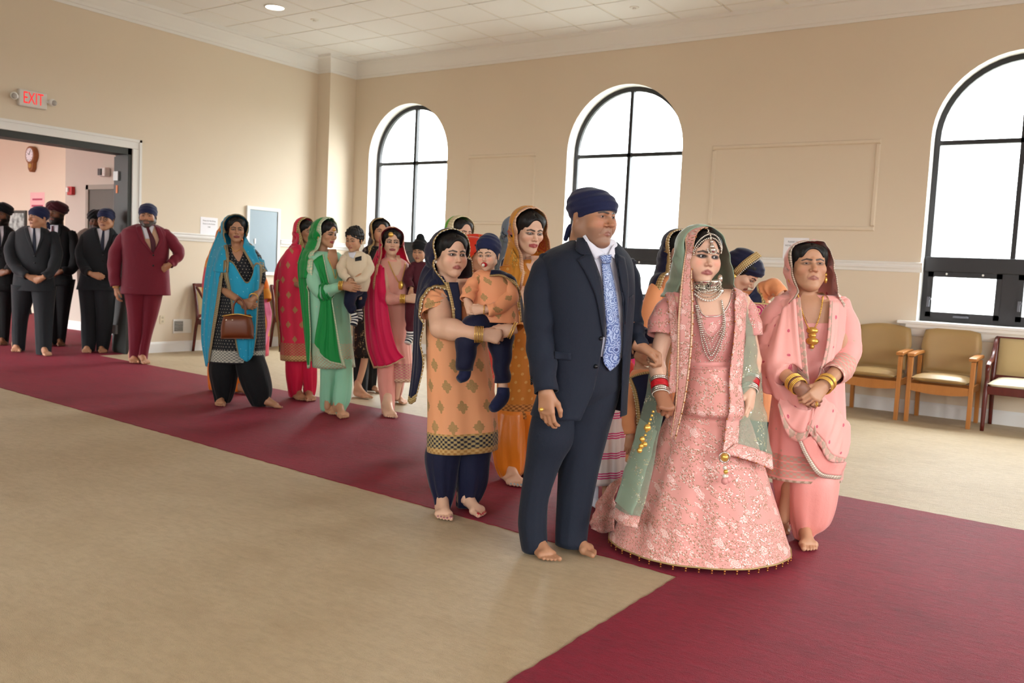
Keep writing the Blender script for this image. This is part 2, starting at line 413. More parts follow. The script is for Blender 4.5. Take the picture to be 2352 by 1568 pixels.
    MB().box((c-r-.17*k, min(y0, y0+sd*.10), WZ0-.03), (c+r+.17*k, max(y0, y0+sd*.10)+0, WZ0)).build('sill', M_TRIM, t, bevel=.006)
    MB().box((c-r, min(y0, fy), WZ0-.03), (c+r, max(y0, fy), WZ0+.001)).build('sill_board', M_REV, t)
    mb = MB()
    pr = [(0,0),(-.085,0),(-.08,-.03),(-.06,-.05),(-.035,-.1),(-.02,-.12),(0,-.125)]
    n = len(pr); V = []
    for sx in (-1, 1):
        for (d, z) in pr: V.append((c + sx*(r+.16*k + d*.9 - .0), y0 - sgn*abs(d), WZ0-.03+z))
    mb.add(V, [[i, i+1, n+i+1, n+i] for i in range(n-1)] + [list(range(n))[::-1], list(range(n, 2*n))])
    mb.build('apron_moulding', M_TRIM, t)
    # portal to help the sky light through this opening
    L = bpy.data.lights.new('window_portal', 'AREA'); L.shape = 'RECTANGLE'; L.size = 2*r; L.size_y = WZT - WZ0; L.cycles.is_portal = True
    lo = bpy.data.objects.new('window_portal', L); COL.objects.link(lo); lo.location = (c, yf + sgn*.28, (WZ0+WZT)/2); lo.rotation_euler = (sgn*-math.pi/2, 0, 0)
    return t
for i, (c, r) in enumerate(wins):
    make_window(i+1, c, r, YB, 1, ['arched window nearest the corner pier in the long wall', 'arched window behind the man in the navy suit', 'arched window above the tan upholstered chairs'][i])
# wall behind the camera, with unseen windows added for front light, and the unseen end wall
wins2 = [(-5.2, .8), (-1.2, .8), (2.8, .8)]
arch_wall('wall_back', XA-.3, XD+.1, wins2, YC, YC-T, ZC+.1, 'cream wall with added arched windows behind the viewer')
for i, (c, r) in enumerate(wins2): make_window(i+5, c, r, YC, -1, 'added unseen arched window in the wall opposite', False)
# end wall ahead of the procession, with tall windows added out of view to light the faces
ends = [(-2.8, -1.2), (.2, 1.8), (3.2, 4.8), (6.2, 7.8)]; ez0, ez1 = .9, 3.3
mb = MB(); mb.box((XD, YC-.3, 0), (XD+.2, YB+.3, ez0)); mb.box((XD, YC-.3, ez1), (XD+.2, YB+.3, ZC+.1)); y = YC-.3
for a, b_ in ends: mb.box((XD, y, ez0), (XD+.2, a, ez1)); y = b_
mb.box((XD, y, ez0), (XD+.2, YB+.3, ez1)); mb.build('wall_end', M_WALL)['kind'] = 'structure'
for i, (a, b_) in enumerate(ends):
    t = thing('window_%d' % (10+i), (XD, a, ez0), 'added unseen tall window in the end wall', kind='structure')
    mb = MB()
    for q in (a, (a+b_)/2-.025, b_-.05): mb.box((XD+.1, q, ez0), (XD+.15, q+.05, ez1))
    for q in (ez0, 2.4, ez1-.05): mb.box((XD+.1, a, q), (XD+.15, b_, q+.05))
    mb.build('frame', M_FRAME, t)
    for q0, q1 in ((a, (a+b_)/2), ((a+b_)/2, b_)): MB().box((XD+.12, q0, ez0), (XD+.126, q1, ez1)).build('pane', M_GLASS, t)
    L = bpy.data.lights.new('window_portal', 'AREA'); L.shape = 'RECTANGLE'; L.size = b_-a; L.size_y = ez1-ez0; L.cycles.is_portal = True
    lo = bpy.data.objects.new('window_portal', L); COL.objects.link(lo); lo.location = (XD+.18, (a+b_)/2, (ez0+ez1)/2); lo.rotation_euler = (math.pi/2, 0, math.pi/2)
# ---- wall A with the wide doorway
WT = .24
mb = MB()
mb.box((XA-WT, YC-.3, 0), (XA, DY0, ZC+.1)); mb.box((XA-WT, DY1, 0), (XA, YB+.1, ZC+.1)); mb.box((XA-WT, DY0, DZ), (XA, DY1, ZC+.1))
tag(mb.build('wall_left', M_WALL), 'cream wall with the wide doorway', kind='structure')
# pier in the corner
px0, px1, py0, py1 = XA, -10.28*k, 9.62*k, YB
MB().box((XA-.05, py0, 0), (px1, YB+.05, ZC+.02)).build('wall_pier', M_WALL)['kind'] = 'structure'
# crown moulding, chair rail, baseboard: swept profiles
crown = [(0, -.24*k), (.012, -.24*k), (.02, -.21*k), (.035, -.2*k), (.045, -.17*k), (.08, -.12*k), (.115, -.07*k), (.125, -.05*k), (.15, -.04*k), (.16, 0), (0, 0)]
rail = [(0, 1.50*k), (.012, 1.505*k), (.018, 1.53*k), (.03, 1.545*k), (.034, 1.565*k), (.028, 1.58*k), (.038, 1.595*k), (.036, 1.605*k), (0, 1.61*k)]
basep = [(0, 0), (.018, 0), (.018, .115*k), (.012, .13*k), (.006, .14*k), (0, .145*k)]
def sweep(path, prof, z0=0.):
    """path: 2-D points, moulding sits to the right of travel"""
    path = [np.array(p, float) for p in path]; mb = MB(); n = len(prof); V = []
    for i, p in enumerate(path):
        nn = []
        for a, b in ((path[i-1], p) if i else (None, None), (p, path[i+1]) if i < len(path)-1 else (None, None)):
            if a is None: continue
            d = (b-a)/np.linalg.norm(b-a); nn.append(np.array([d[1], -d[0]]))
        m = nn[0] if len(nn) == 1 else (nn[0]+nn[1]) / (1 + nn[0] @ nn[1])
        for d, z in prof: V.append((*(p + m*d), z0+z))
    F = []
    for i in range(len(path)-1):
        for j in range(n): F.append([i*n+j, i*n+(j+1) % n, (i+1)*n+(j+1) % n, (i+1)*n+j])
    F += [list(range(n)), list(range((len(path)-1)*n, len(path)*n))[::-1]]
    mb.add(V, F); return mb
path_all = [(XA, YC), (XA, py0), (px1, py0), (px1, YB), (XD, YB)]
o = sweep(path_all, crown, ZC).build('trim_1', M_TRIM); tag(o, 'white stepped crown moulding under the ceiling', kind='structure')
segs = [[(XA, 6.66*k), (XA, 8.28*k)], [(XA, 8.95*k), (XA, py0), (px1, py0), (px1, YB), (wins[0][0]-wins[0][1], YB)],
        [(wins[0][0]+wins[0][1], YB), (wins[1][0]-wins[1][1], YB)], [(wins[1][0]+wins[1][1], YB), (wins[2][0]-wins[2][1]+.02, YB)], [(wins[2][0]+wins[2][1], YB), (XD, YB)]]
for i, s in enumerate(segs): tag(sweep(s, rail).build('trim_%d' % (i+2), M_TRIM), 'white chair rail moulding on the cream wall', kind='structure', group='chair rail lengths')
tag(sweep([(XA, 6.66*k), (XA, py0), (px1, py0), (px1, YB), (XD, YB)], basep).build('baseboard_right', M_TRIM), 'white baseboard along the hall walls', kind='structure')
tag(sweep([(XA, YC), (XA, DY0-.12)], basep).build('baseboard_left', M_TRIM), 'white baseboard before the doorway', kind='structure')
# raised panel mouldings on wall B
def wall_panel(x0, x1, z0, z1, lab):
    t = thing('trim_%d' % (20 + int(-x0)), (x0, YB, z0), lab, kind='structure')
    w, d = .05, .016
    for a, b in (((x0, z0), (x1, z0+w)), ((x0, z1-w), (x1, z1)), ((x0, z0+w), (x0+w, z1-w)), ((x1-w, z0+w), (x1, z1-w))):
        mb = MB(); q = .012
        mb.hexa([(a[0]+q, YB-d, a[1]+q), (b[0]-q, YB-d, a[1]+q), (b[0]-q, YB-d, b[1]-q), (a[0]+q, YB-d, b[1]-q), (a[0], YB, a[1]), (b[0], YB, a[1]), (b[0], YB, b[1]), (a[0], YB, b[1])])
        mb.build('moulding', M_WALL, t)
wall_panel(-7.97*k, -6.80*k, 1.94*k, 2.93*k, 'cream rectangular panel moulding between the two left windows')
wall_panel(-4.27*k, -2.35*k, 1.93*k, 2.92*k, 'wide cream rectangular panel moulding above the paper notice')
# ---- doorway: white casing, dark steel frame, dark leaf
t = thing('trim_10', (XA, DY0, 0), 'white casing around the wide doorway', kind='structure')
cw = .115
MB().prism([(DY0-cw, DZ), (DY1+cw, DZ), (DY1+cw, DZ+cw), (DY0-cw, DZ+cw)], XA, XA+.025, 0).build('head_casing', M_TRIM, t, bevel=.006)
MB().box((XA, DY1, 0), (XA+.025, DY1+cw, DZ)).build('side_casing', M_TRIM, t, bevel=.006)
MB().box((XA, DY0-cw, 0), (XA+.025, DY0, DZ)).build('side_casing', M_TRIM, t, bevel=.006)
MB().box((XA+.02, DY1+cw-.03, 0), (XA+.036, DY1+cw, DZ+cw)).build('casing_edge', M_TRIM, t)
MB().box((XA+.02, DY0-cw, DZ+cw-.03), (XA+.036, DY1+cw, DZ+cw)).build('casing_edge', M_TRIM, t)
M_STEEL = plain('dark_painted_steel', '#23241f', .5)
t = thing('door_1', (XA, DY1, 0), 'dark steel frame lining the doorway with the leaf swung open', kind='structure')
MB().box((XA-WT-.02, DY1-.05, 0), (XA+.004, DY1+.002, DZ)).build('jamb', M_STEEL, t)
MB().box((XA-WT-.02, DY0-.002, 0), (XA+.004, DY0+.05, DZ)).build('jamb', M_STEEL, t)
MB().box((XA-WT-.02, DY0, DZ-.075), (XA+.004, DY1, DZ+.002)).build('head', M_STEEL, t)
lf = MB().box((XA-WT-.085, DY1-.03, .015), (XA-WT-.03, DY1+.95, DZ-.09)).build('leaf', M_STEEL, t)
M_HINGE = plain('grey_metal_plate', '#9a9a98', .35, .5)
for z in (2.27*k, 1.32*k, .3*k): MB().box((XA-WT-.03, DY1-.075, z-.05), (XA-WT+.07, DY1-.048, z+.06)).build('hinge', M_HINGE, lf)
MB().box((XA-WT+.0, DY1-.056, 2.06*k), (XA-WT+.035, DY1-.049, 2.16*k)).build('orange_label', plain('orange_sticker', '#d5722c', .5), lf)
# ---- foyer behind the doorway
FX0, FY0, FYD, FYC, FZ = -26., -3., 7.78*k, 9.0*k, 3.4
XC = -14.45*k
MB().box((FX0, FY0, -.1), (XA-.02, FYC+.3, .004)).build('floor_foyer', M_RED)['kind'] = 'structure'
MB().box((FX0, FY0, FZ), (XA-WT, FYC+.3, FZ+.1)).build('ceiling_foyer', M_TILE)['kind'] = 'structure'
M_FW2 = paint('foyer_shaded_wall_paint', '#bfb4a8')  # shade of the unlit side wall put into a darker paint colour
mb = MB(); mb.box((XC, FYD, 0), (XA-WT, FYD+.15, FZ)); mb.box((XC, FYD+.16, 0), (XC+.15, FYC+.1, FZ)); mb.build('wall_foyer_side', M_FW2)['kind'] = 'structure'
tag(sweep([(XC, FYD), (XA-WT, FYD)], basep).build('baseboard_foyer', M_TRIM), 'white baseboard in the foyer', kind='structure')
fw = [(-21.95*k, .75)]
_wz = (WZ0, WZT); WZ0, WZT = .9, 3.05
arch_wall('wall_foyer_far', FX0, XC+.05, fw, FYC, FYC+T, FZ, 'pale wall beyond the foyer')
make_window(9, fw[0][0], fw[0][1], FYC, 1, 'arched window in the foyer wall beside the clock', False)
WZ0, WZT = _wz
MB().box((FX0-.1, FY0, 0), (FX0, FYC+.3, FZ)).build('wall_foyer_end', M_FWALL)['kind'] = 'structure'
for i, (x, y) in enumerate(((-12.6, 3.2), (-15.6, 3.2), (-18.6, 4.6), (-15.6, 6.6))):  # unseen panels added to give the foyer neutral light
    t = thing('foyer_fill_panel', (x, y, FZ), 'flat rectangular fill light panel added out of view in the foyer ceiling', 'light', 'added foyer fill panels')
    MB().box((x-.3, y-.6, FZ-.012), (x+.3, y+.6, FZ-.004)).build('diffuser', emit('foyer_fill_glow', (1, .95, .88), 9.), t)
    MB().box((x-.33, y-.63, FZ-.008), (x+.33, y+.63, FZ)).build('frame', M_WMET, t)
# foyer front side: bare opening, made wide for extra daylight (out of view)
mb = MB(); mb.box((FX0, FY0-.1, 0), (-25., FY0, FZ)); mb.box((-11.5, FY0-.1, 0), (XA-WT, FY0, FZ)); mb.box((-25., FY0-.1, 3.0), (-11.5, FY0, FZ)); mb.build('wall_foyer_front', M_FWALL)['kind'] = 'structure'
# ------------------------------------------------------------------ fixtures on the walls
def textmesh(s, size, name, mat, parent, M, extrude=.001, align='CENTER', spacing=1.):
    cu = bpy.data.curves.new(name, 'FONT'); cu.body = s; cu.size = size; cu.extrude = extrude; cu.align_x = align; cu.align_y = 'CENTER'; cu.space_character = spacing
    tmp = bpy.data.objects.new(name, cu); COL.objects.link(tmp)
    dg = bpy.context.evaluated_depsgraph_get(); me = bpy.data.meshes.new_from_object(tmp.evaluated_get(dg))
    V = np.array([M @ v.co for v in me.vertices]); F = [list(p.vertices) for p in me.polygons]
    COL.objects.unlink(tmp); bpy.data.objects.remove(tmp); bpy.data.curves.remove(cu)
    return mk(name, V, F, mat, parent, smooth=False)
def face_x(c): return Matrix(((0,0,1,c[0]),(1,0,0,c[1]),(0,1,0,c[2]),(0,0,0,1)))      # text facing +x, reading along +y
def face_my(c): return Matrix(((1,0,0,c[0]),(0,0,-1,c[1]),(0,1,0,c[2]),(0,0,0,1)))    # text facing -y
M_PAPER = plain('white_paper', '#eceaf0', .8, var=.02); M_INK = plain('grey_ink', '#5a5a60', .8)
M_SIGN = plain('sign_white_plastic', '#d8d2cc', .5)
# exit sign
ys, zs_ = 5.27*k, 3.005*k
t = thing('exit_sign', (XA, ys, zs_), 'white exit sign with red letters and twin lamp heads above the doorway', 'sign')
MB().box((XA, ys-.16*k, zs_-.095*k), (XA+.055, ys+.16*k, zs_+.095*k)).build('housing', M_SIGN, t, bevel=.012)
M_EXIT = emit('exit_letter_red', hx('#ff2a33'), .5)
M44 = face_x((XA+.056, ys, zs_)) @ Matrix.Diagonal((.78, 1.3, 1, 1))
textmesh('EXIT', .145*k, 'lettering', M_EXIT, t, M44)
for s in (-1, 1):
    V, F = ball_geo((XA+.06, ys+s*.215*k, zs_+.0), (.03, .042, .042), 14, 10); o = mk('lamp_head', V, F, M_WMET, t)
    MB().bar((XA+.03, ys+s*.15*k, zs_), (XA+.04, ys+s*.2*k, zs_), .03, .03).build('lamp_arm', M_WMET, o)
    V, F = ball_geo((XA+.083, ys+s*.225*k, zs_-.004), (.012, .03, .03), 12, 8); mk('lens', V, F, plain('lamp_lens_grey', '#a59f9a', .2), o)
# notices
def notice(M, w, h, lines, lab, name='paper_notice', size=.024, pm=None, gap=.04, im=None):
    c = np.array(M.translation)
    t = thing(name, c, lab, 'notice')
    V = [M @ Vector(p) for p in ((-w/2,-h/2,.0005),(w/2,-h/2,.0005),(w/2,h/2,.0005),(-w/2,h/2,.0005),(-w/2,-h/2,.003),(w/2,-h/2,.003),(w/2,h/2,.003),(-w/2,h/2,.003))]
    mb = MB(); mb.hexa([tuple(v) for v in V]); mb.build('sheet', pm or M_PAPER, t)
    for i, s in enumerate(lines):
        if isinstance(s, float):                               # print too blurred to read: a plain bar
            V = [M @ Vector((sx*s*w/2, gap*(len(lines)-1)/2 - i*gap + sy*size/2, .0032+.0006*z)) for z in (0, 1) for sx, sy in ((-1,-1),(1,-1),(1,1),(-1,1))]
            mb = MB(); mb.hexa([tuple(v) for v in V]); mb.build('print_line', im or M_INK, t); continue
        textmesh(s, size, 'text_line', im or M_INK, t, M @ Matrix.Translation((0, gap*(len(lines)-1)/2 - i*gap + h*.12, .0035)), .0003)
    return t
notice(face_my((-3.185*k, YB, 1.725*k)), .285*k, .235*k, ['PLEASE DO NOT', 'MOVE CHAIRS IN THE', 'DARBAR HALL'], 'white paper notice on the cream wall above the chair rail, beside the wide panel')
notice(face_x((XA, 7.70*k, 1.725*k)), .28*k, .235*k, ['Please do Not Bring', 'Shoes in the Darbar', 'Hall'], 'white paper notice on the wall by the grey electrical panel')
# electrical panel
t = thing('electrical_panel', (XA, 8.62*k, 1.57*k), 'blue grey electrical panel door in a white frame on the wall', 'panel')
M_PDOOR = plain('blue_grey_panel_paint', '#93a3ae', .4, var=.03)
y0, y1, z0, z1 = 8.32*k, 8.93*k, 1.07*k, 2.06*k
mb = MB(); w = .045
mb.box((XA, y0, z0), (XA+.03, y1, z0+w)); mb.box((XA, y0, z1-w), (XA+.03, y1, z1)); mb.box((XA, y0, z0+w), (XA+.03, y0+w, z1-w)); mb.box((XA, y1-w, z0+w), (XA+.03, y1, z1-w))
mb.build('frame', M_TRIM, t)
dr = MB().box((XA, y0+w, z0+w), (XA+.018, y1-w, z1-w)).build('door', M_PDOOR, t, bevel=.004)
MB().box((XA+.018, y0+w+.09, (z0+z1)/2-.04), (XA+.026, y0+w+.115, (z0+z1)/2+.03)).build('latch', M_WMET, dr)
# vent grille and outlet
t = thing('vent_grille', (XA, 7.3*k, .345*k), 'white wall vent with dark slats low beside the doorway', 'vent')
MB().box((XA, 7.16*k, .25*k), (XA+.012, 7.45*k, .44*k)).build('plate', M_WMET, t, bevel=.003)
MB().box((XA+.012, 7.175*k, .275*k), (XA+.014, 7.31*k, .415*k)).build('opening', plain('vent_dark', '#3a3a34', .8), t)
for i in range(7): MB().box((XA+.013, 7.175*k, (.28+.02*i)*k), (XA+.02, 7.31*k, (.286+.02*i)*k)).build('slat', M_WMET, t)
t = thing('power_outlet', (XA, 7.0*k, .44*k), 'small ivory power outlet plate on the wall above the vent', 'outlet')
MB().box((XA, 6.965*k, .385*k), (XA+.007, 7.035*k, .495*k)).build('cover_plate', plain('ivory_plastic', '#d8cbb0', .5), t, bevel=.002)
for z in (.415, .465): MB().box((XA+.006, 6.985*k, (z-.014)*k), (XA+.009, 7.015*k, (z+.014)*k)).build('socket', plain('ivory_dark', '#b8ab92', .5), t)
# ---- foyer fixtures
cx_, cy_, cz_ = -17.87*k, FYC, 3.05*k
t = thing('wall_clock', (cx_, cy_, cz_), 'wooden pendulum wall clock with a round white dial in the foyer', 'clock')
M_CWOOD = plain('golden_clock_wood', '#8a5222', .4, var=.15, scale=20.)
def ring_y(c, r, y0, y1, n=32):
    return [(c[0]+r*math.cos(2*math.pi*i/n), y0, c[1]+r*math.sin(2*math.pi*i/n)) for i in range(n)] + [(c[0]+r*math.cos(2*math.pi*i/n), y1, c[1]+r*math.sin(2*math.pi*i/n)) for i in range(n)], [list(range(n)), list(range(n, 2*n))[::-1]] + [[i, n+i, n+(i+1) % n, (i+1) % n] for i in range(n)]
mb = MB(); mb.add(*ring_y((cx_, cz_+.05), .165, cy_-.09, cy_)); mb.prism([(cx_-.1, cz_-.03), (cx_+.1, cz_-.03), (cx_+.085, cz_-.2), (cx_+.03, cz_-.26), (cx_-.03, cz_-.26), (cx_-.085, cz_-.2)], cy_-.08, cy_, 1); mb.build('case', M_CWOOD, t, bevel=.008)
mb = MB(); mb.add(*ring_y((cx_, cz_+.05), .125, cy_-.096, cy_-.09)); d = mb.build('dial', M_PAPER, t)
for a in range(12):
    q = math.radians(a*30); MB().bar((cx_+.095*math.sin(q), cy_-.098, cz_+.05+.095*math.cos(q)), (cx_+.112*math.sin(q), cy_-.098, cz_+.05+.112*math.cos(q)), .008, .004, (0,1,0)).build('hour_mark', M_INK, d)
for L, q in ((.06, 300), (.09, 30)):
    q = math.radians(q); MB().bar((cx_, cy_-.1, cz_+.05), (cx_+L*math.sin(q), cy_-.1, cz_+.05+L*math.cos(q)), .008, .004, (0,1,0)).build('hand', M_INK, d)
mb = MB(); mb.add(*ring_y((cx_, cz_-.14), .05, cy_-.088, cy_-.08)); mb.build('pendulum_bob', plain('brass', '#c9a55a', .3, .8), t)
M_PINK = plain('pink_paper', '#e7b3b4', .8); M_PINKI = plain('red_ink', '#b0405a', .8)
pc = at_dist(86, 480, 1); dd = ray(86, 480); pc = CAMP + dd * (FYC/dd[1])
notice(face_my((pc[0], FYC, pc[2])), .52, .62, [.7, .8, .6, .75], 'pink paper notice on the foyer wall below the clock', size=.035, pm=M_PINK, gap=.12, im=M_PINKI)
def on_y(u, v, y): d = ray(u, v); return CAMP + d * (y / d[1])
p = on_y(33, 511, FYC-.5)
t = thing('framed_poster', (p[0], p[1], 0), 'dark framed grey poster on a stand in the foyer behind the suited men', 'poster')
MB().box((p[0]-.42, p[1], p[2]-.35), (p[0]+.4, p[1]+.03, p[2]+.22)).build('frame', M_STEEL, t)
b = NB('poster_print'); n_ = b.noise(b.ob, 6., 4.); MB().box((p[0]-.37, p[1]-.006, p[2]-.30), (p[0]+.35, p[1]+.001, p[2]+.17)).build('print', b.done(b.mix(b.step(n_, .4, .6), hx('#4e5654'), hx('#b4bcb8')), .4), t)
for s in (-.3, .3): MB().bar((p[0]+s*1.1, p[1]+.02, .004), (p[0]+s, p[1]+.02, p[2]-.34), .03, .03).build('leg', M_STEEL, t)
MB().bar((p[0], p[1]+.3, .004), (p[0], p[1]+.03, p[2]), .03, .03).build('leg', M_STEEL, t)
a = on_y(167.5, 438.5, FYD)
t = thing('fire_alarm', (a[0], FYD, a[2]), 'red fire alarm strobe with a white lens on the foyer wall', 'alarm')
MB().box((a[0]-.065, FYD-.06, a[2]-.065), (a[0]+.065, FYD, a[2]+.065)).build('housing', plain('alarm_red', '#b4141e', .4), t, bevel=.008)
MB().box((a[0]-.05, FYD-.085, a[2]-.02), (a[0]-.0, FYD-.058, a[2]+.045)).build('lens', M_WMET, t)
a = on_y(246, 397, FYD)
t = thing('emergency_light', (a[0], FYD, a[2]), 'small white emergency light unit with a dark face high in the foyer', 'light')
MB().box((a[0]-.07, FYD-.1, a[2]-.06), (a[0]+.1, FYD, a[2]+.07)).build('housing', M_SIGN, t, bevel=.02)
MB().box((a[0]-.05, FYD-.12, a[2]-.045), (a[0]+.03, FYD-.098, a[2]+.05)).build('face', plain('dark_lens', '#201f22', .3), t)
a, c_ = on_y(201, 425, FYD), on_y(272, 424, FYD)
t = thing('door_2', (a[0], FYD, 0), 'dark brown inner door in a grey steel frame', kind='structure')
M_DD = plain('dark_brown_door', '#4a443a', .5); M_DF = plain('taupe_door_frame', '#8d8377', .5)
w = .07; z1 = a[2]; x0, x1 = a[0], min(c_[0], XA-WT-.05)
MB().box((x0, FYD-.03, 0), (x0+w, FYD+.01, z1)).build('jamb', M_DF, t); MB().box((x1-w, FYD-.03, 0), (x1, FYD+.01, z1)).build('jamb', M_DF, t); MB().box((x0, FYD-.03, z1-w), (x1, FYD+.01, z1)).build('head', M_DF, t)
lf = MB().box((x0+w, FYD-.012, .01), (x1-w, FYD+.005, z1-w)).build('leaf', M_DD, t)
V, F = ball_geo((x0+w+.08, FYD-.05, 1.), .03, 12, 8); mk('knob', V, F, M_HINGE, lf)
# ------------------------------------------------------------------ chairs
def wood(name, c0, c1, rough=.35):
    b = NB(name); s_ = b.scale(b.ob, (14., 14., 2.5)); n = b.noise(s_, 3., 5., .6)
    b.bump(n, .06, .002); return b.done(b.mix(n, hx(c0), hx(c1)), rough, 0., .5)
M_OAK = wood('honey_oak', '#a5682f', '#bd7d40'); M_MAH = wood('dark_mahogany', '#4a1510', '#652018', .25)
M_TAN = plain('tan_vinyl', '#a58758', .38, var=.05, bump=.06, bscale=160.)
M_CREAM = plain('cream_upholstery', '#e2d7ba', .55, var=.05, bump=.08, bscale=200.)
M_TANF = plain('beige_back_fabric', '#bda678', .7, var=.04, bump=.1, bscale=240.)
def padded(path_fn, nx, nz, thick, name, mat, parent, edge=.5):
    """closed cushion: path_fn(s,t)->(front centre point, normal); s,t in -1..1"""
    V = []; UV = []
    for side in (1, -1):
        for j in range(nz):
            for i in range(nx):
                s, t_ = -1+2*i/(nx-1), -1+2*j/(nz-1)
                p, n_ = path_fn(s, t_); e = max(abs(s), abs(t_))
                h = thick*(1 - max(0, (e-edge)/(1-edge))**3)*.5 + (thick*.12)*(1-s*s)*(1-t_*t_)
                V.append(np.array(p) + np.array(n_)*h*side)
    m = nx*nz; F = []
    for j in range(nz-1):
        for i in range(nx-1):
            a = j*nx+i; F += [[a, a+1, a+nx+1, a+nx], [m+a+nx, m+a+nx+1, m+a+1, m+a]]
    rim = [i for i in range(nx)] + [j*nx+nx-1 for j in range(1, nz)] + [(nz-1)*nx+i for i in range(nx-2, -1, -1)] + [j*nx for j in range(nz-2, 0, -1)]
    for a, b in zip(rim, rim[1:]+rim[:1]): F.append([b, a, m+a, m+b])
    return mk(name, V, F, mat, parent)
def xf(loc, rz):
    c, s = math.cos(rz), math.sin(rz); R = np.array([[c,-s,0],[s,c,0],[0,0,1.]]); L = np.array(loc, float)
    return lambda p: L + R @ np.array(p, float)
def build_at(mb, f): mb.V = [tuple(f(v)) for v in mb.V]; return mb
def oak_chair(loc, rz, label):
    """front faces local -y; origin at centre of footprint"""
    t = thing('armchair', loc, label, 'chair'); f = xf(loc, rz); R = lambda v: f(v) - np.array(loc)
    w, dp = .58, .50
    for s in (-1, 1):
        x = s*(w/2-.022)
        m = MB(); m.hexa([(x-.019,-dp/2-.01,0),(x+.019,-dp/2-.01,0),(x+.019,-dp/2+.033,0),(x-.019,-dp/2+.033,0),(x-.019,-dp/2,.62),(x+.019,-dp/2,.62),(x+.019,-dp/2+.055,.62),(x-.019,-dp/2+.055,.62)]); build_at(m, f).build('front_leg', M_OAK, t, bevel=.004)
        m = MB(); m.hexa([(x-.019,dp/2-.0,0),(x+.019,dp/2-.0,0),(x+.019,dp/2+.045,0),(x-.019,dp/2+.045,0),(x-.019,dp/2-.06,.62),(x+.019,dp/2-.06,.62),(x+.019,dp/2-.01,.62),(x-.019,dp/2-.01,.62)]); build_at(m, f).build('rear_leg', M_OAK, t, bevel=.004)
        m = MB(); xs = x - s*.004; ys_ = np.linspace(-dp/2-.02, dp/2-.02, 7); pr = [(y, .625 + .012*math.sin((y+.3)*4)) for y in ys_]
        m.prism([(y, z) for y, z in pr] + [(y, z+.032) for y, z in pr[::-1]], xs-.034, xs+.034, 0); build_at(m, f).build('armrest', M_OAK, t, bevel=.008)
        m = MB(); m.box((x-.012, -dp/2+.03, .33), (x+.012, dp/2-.01, .39)); build_at(m, f).build('side_rail', M_OAK, t, bevel=.003)
    n = 9; m = MB(); xs = np.linspace(-w/2+.035, w/2-.035, n)
    pr = [(x, .375) for x in xs] + [(x, .32 - .035*math.cos(x/(w/2)*1.3)) for x in xs[::-1]]
    m.prism(pr, -dp/2-.0, -dp/2+.024, 1); build_at(m, f).build('front_rail', M_OAK, t)
    m = MB(); m.box((-w/2+.03, dp/2-.03, .3), (w/2-.03, dp/2-.008, .36)); build_at(m, f).build('rear_rail', M_OAK, t)
    def seat(s, tt): return f((s*(w/2-.045-.015*max(0, tt)), -.03+tt*(dp/2+.01) - .02*(1-s*s)*(tt < 0)*-tt, .42 - .012*tt + .008*(1-s*s))), R((0, 0, 1))
    padded(seat, 15, 13, .075, 'seat', M_TAN, t, .55)
    def back(s, tt):
        z = .66 + tt*.21; wd = (w/2-.04) * (1 - .10*max(0, tt)**2 - .06*max(0, -tt)) + (.02 if tt > 0 else 0)
        zz = z + (.035*(1-s*s) if tt > 0 else 0)*tt
        return f((s*wd, dp/2-.035 + .10*(z-.45) - .035*(1-s*s)*-1, zz)), R((0, -1, .12))
    padded(back, 19, 17, .055, 'backrest', M_TAN, t, .72)
    return t
def mah_chair(loc, rz, label, w=.62):
    t = thing('armchair', loc, label, 'chair'); f = xf(loc, rz); R = lambda v: f(v) - np.array(loc)
    dp = .50
    for s in (-1, 1):
        x = s*(w/2-.022)
        V, F, _ = tube_geo([f(p) for p in ((x,-dp/2-.01,.0),(x,-dp/2+.01,.3),(x,-dp/2+.03,.46),(x,-dp/2+.015,.56),(x,-dp/2+.04,.60))], [.017,.022,.02,.019,.022], 10, 24); mk('front_leg', V, F, M_MAH, t)
        V, F, _ = tube_geo([f(p) for p in ((x,-dp/2+.02,.595),(x,-dp/2+.10,.625),(x,-.02,.64),(x,.1,.70),(x,dp/2-.05,.80),(x,dp/2-.0,.84))], [.02,.024,.021,.019,.019,.017], 10, 30, .75); mk('armrest', V, F, M_MAH, t)
        V, F, _ = tube_geo([f(p) for p in ((x,dp/2+.05,0),(x,dp/2-.0,.3),(x,dp/2-.03,.45),(x,dp/2+.01,.7),(x,dp/2+.06,.885))], [.018,.021,.022,.02,.018], 8, 24); mk('rear_leg', V, F, M_MAH, t)
        m = MB(); m.box((x-.011, -dp/2+.01, .36), (x+.011, dp/2-.02, .42)); build_at(m, f).build('side_rail', M_MAH, t, bevel=.003)
    m = MB(); m.box((-w/2+.03, -dp/2-.0, .34), (w/2-.03, -dp/2+.026, .415)); build_at(m, f).build('front_rail', M_MAH, t, bevel=.004)
    m = MB(); m.box((-w/2+.02, dp/2+.035, .835), (w/2-.02, dp/2+.067, .89)); build_at(m, f).build('top_rail', M_MAH, t, bevel=.008)
    m = MB(); m.box((-w/2+.03, dp/2-.035, .44), (w/2-.03, dp/2-.01, .49)); build_at(m, f).build('lower_back_rail', M_MAH, t, bevel=.004)
    def seat(s, tt): return f((s*(w/2-.03), -.01+tt*(dp/2+.01), .435 + .006*(1-s*s))), R((0, 0, 1))
    padded(seat, 15, 11, .075, 'seat', M_CREAM, t, .6)
    def back(s, tt):
        z = .655 + tt*.185; return f((s*(w/2-.045), dp/2-.005 + .16*max(0, z-.6), z)), R((0, -1, .15))
    padded(back, 13, 11, .05, 'backrest', M_TANF, t, .8)
    return t
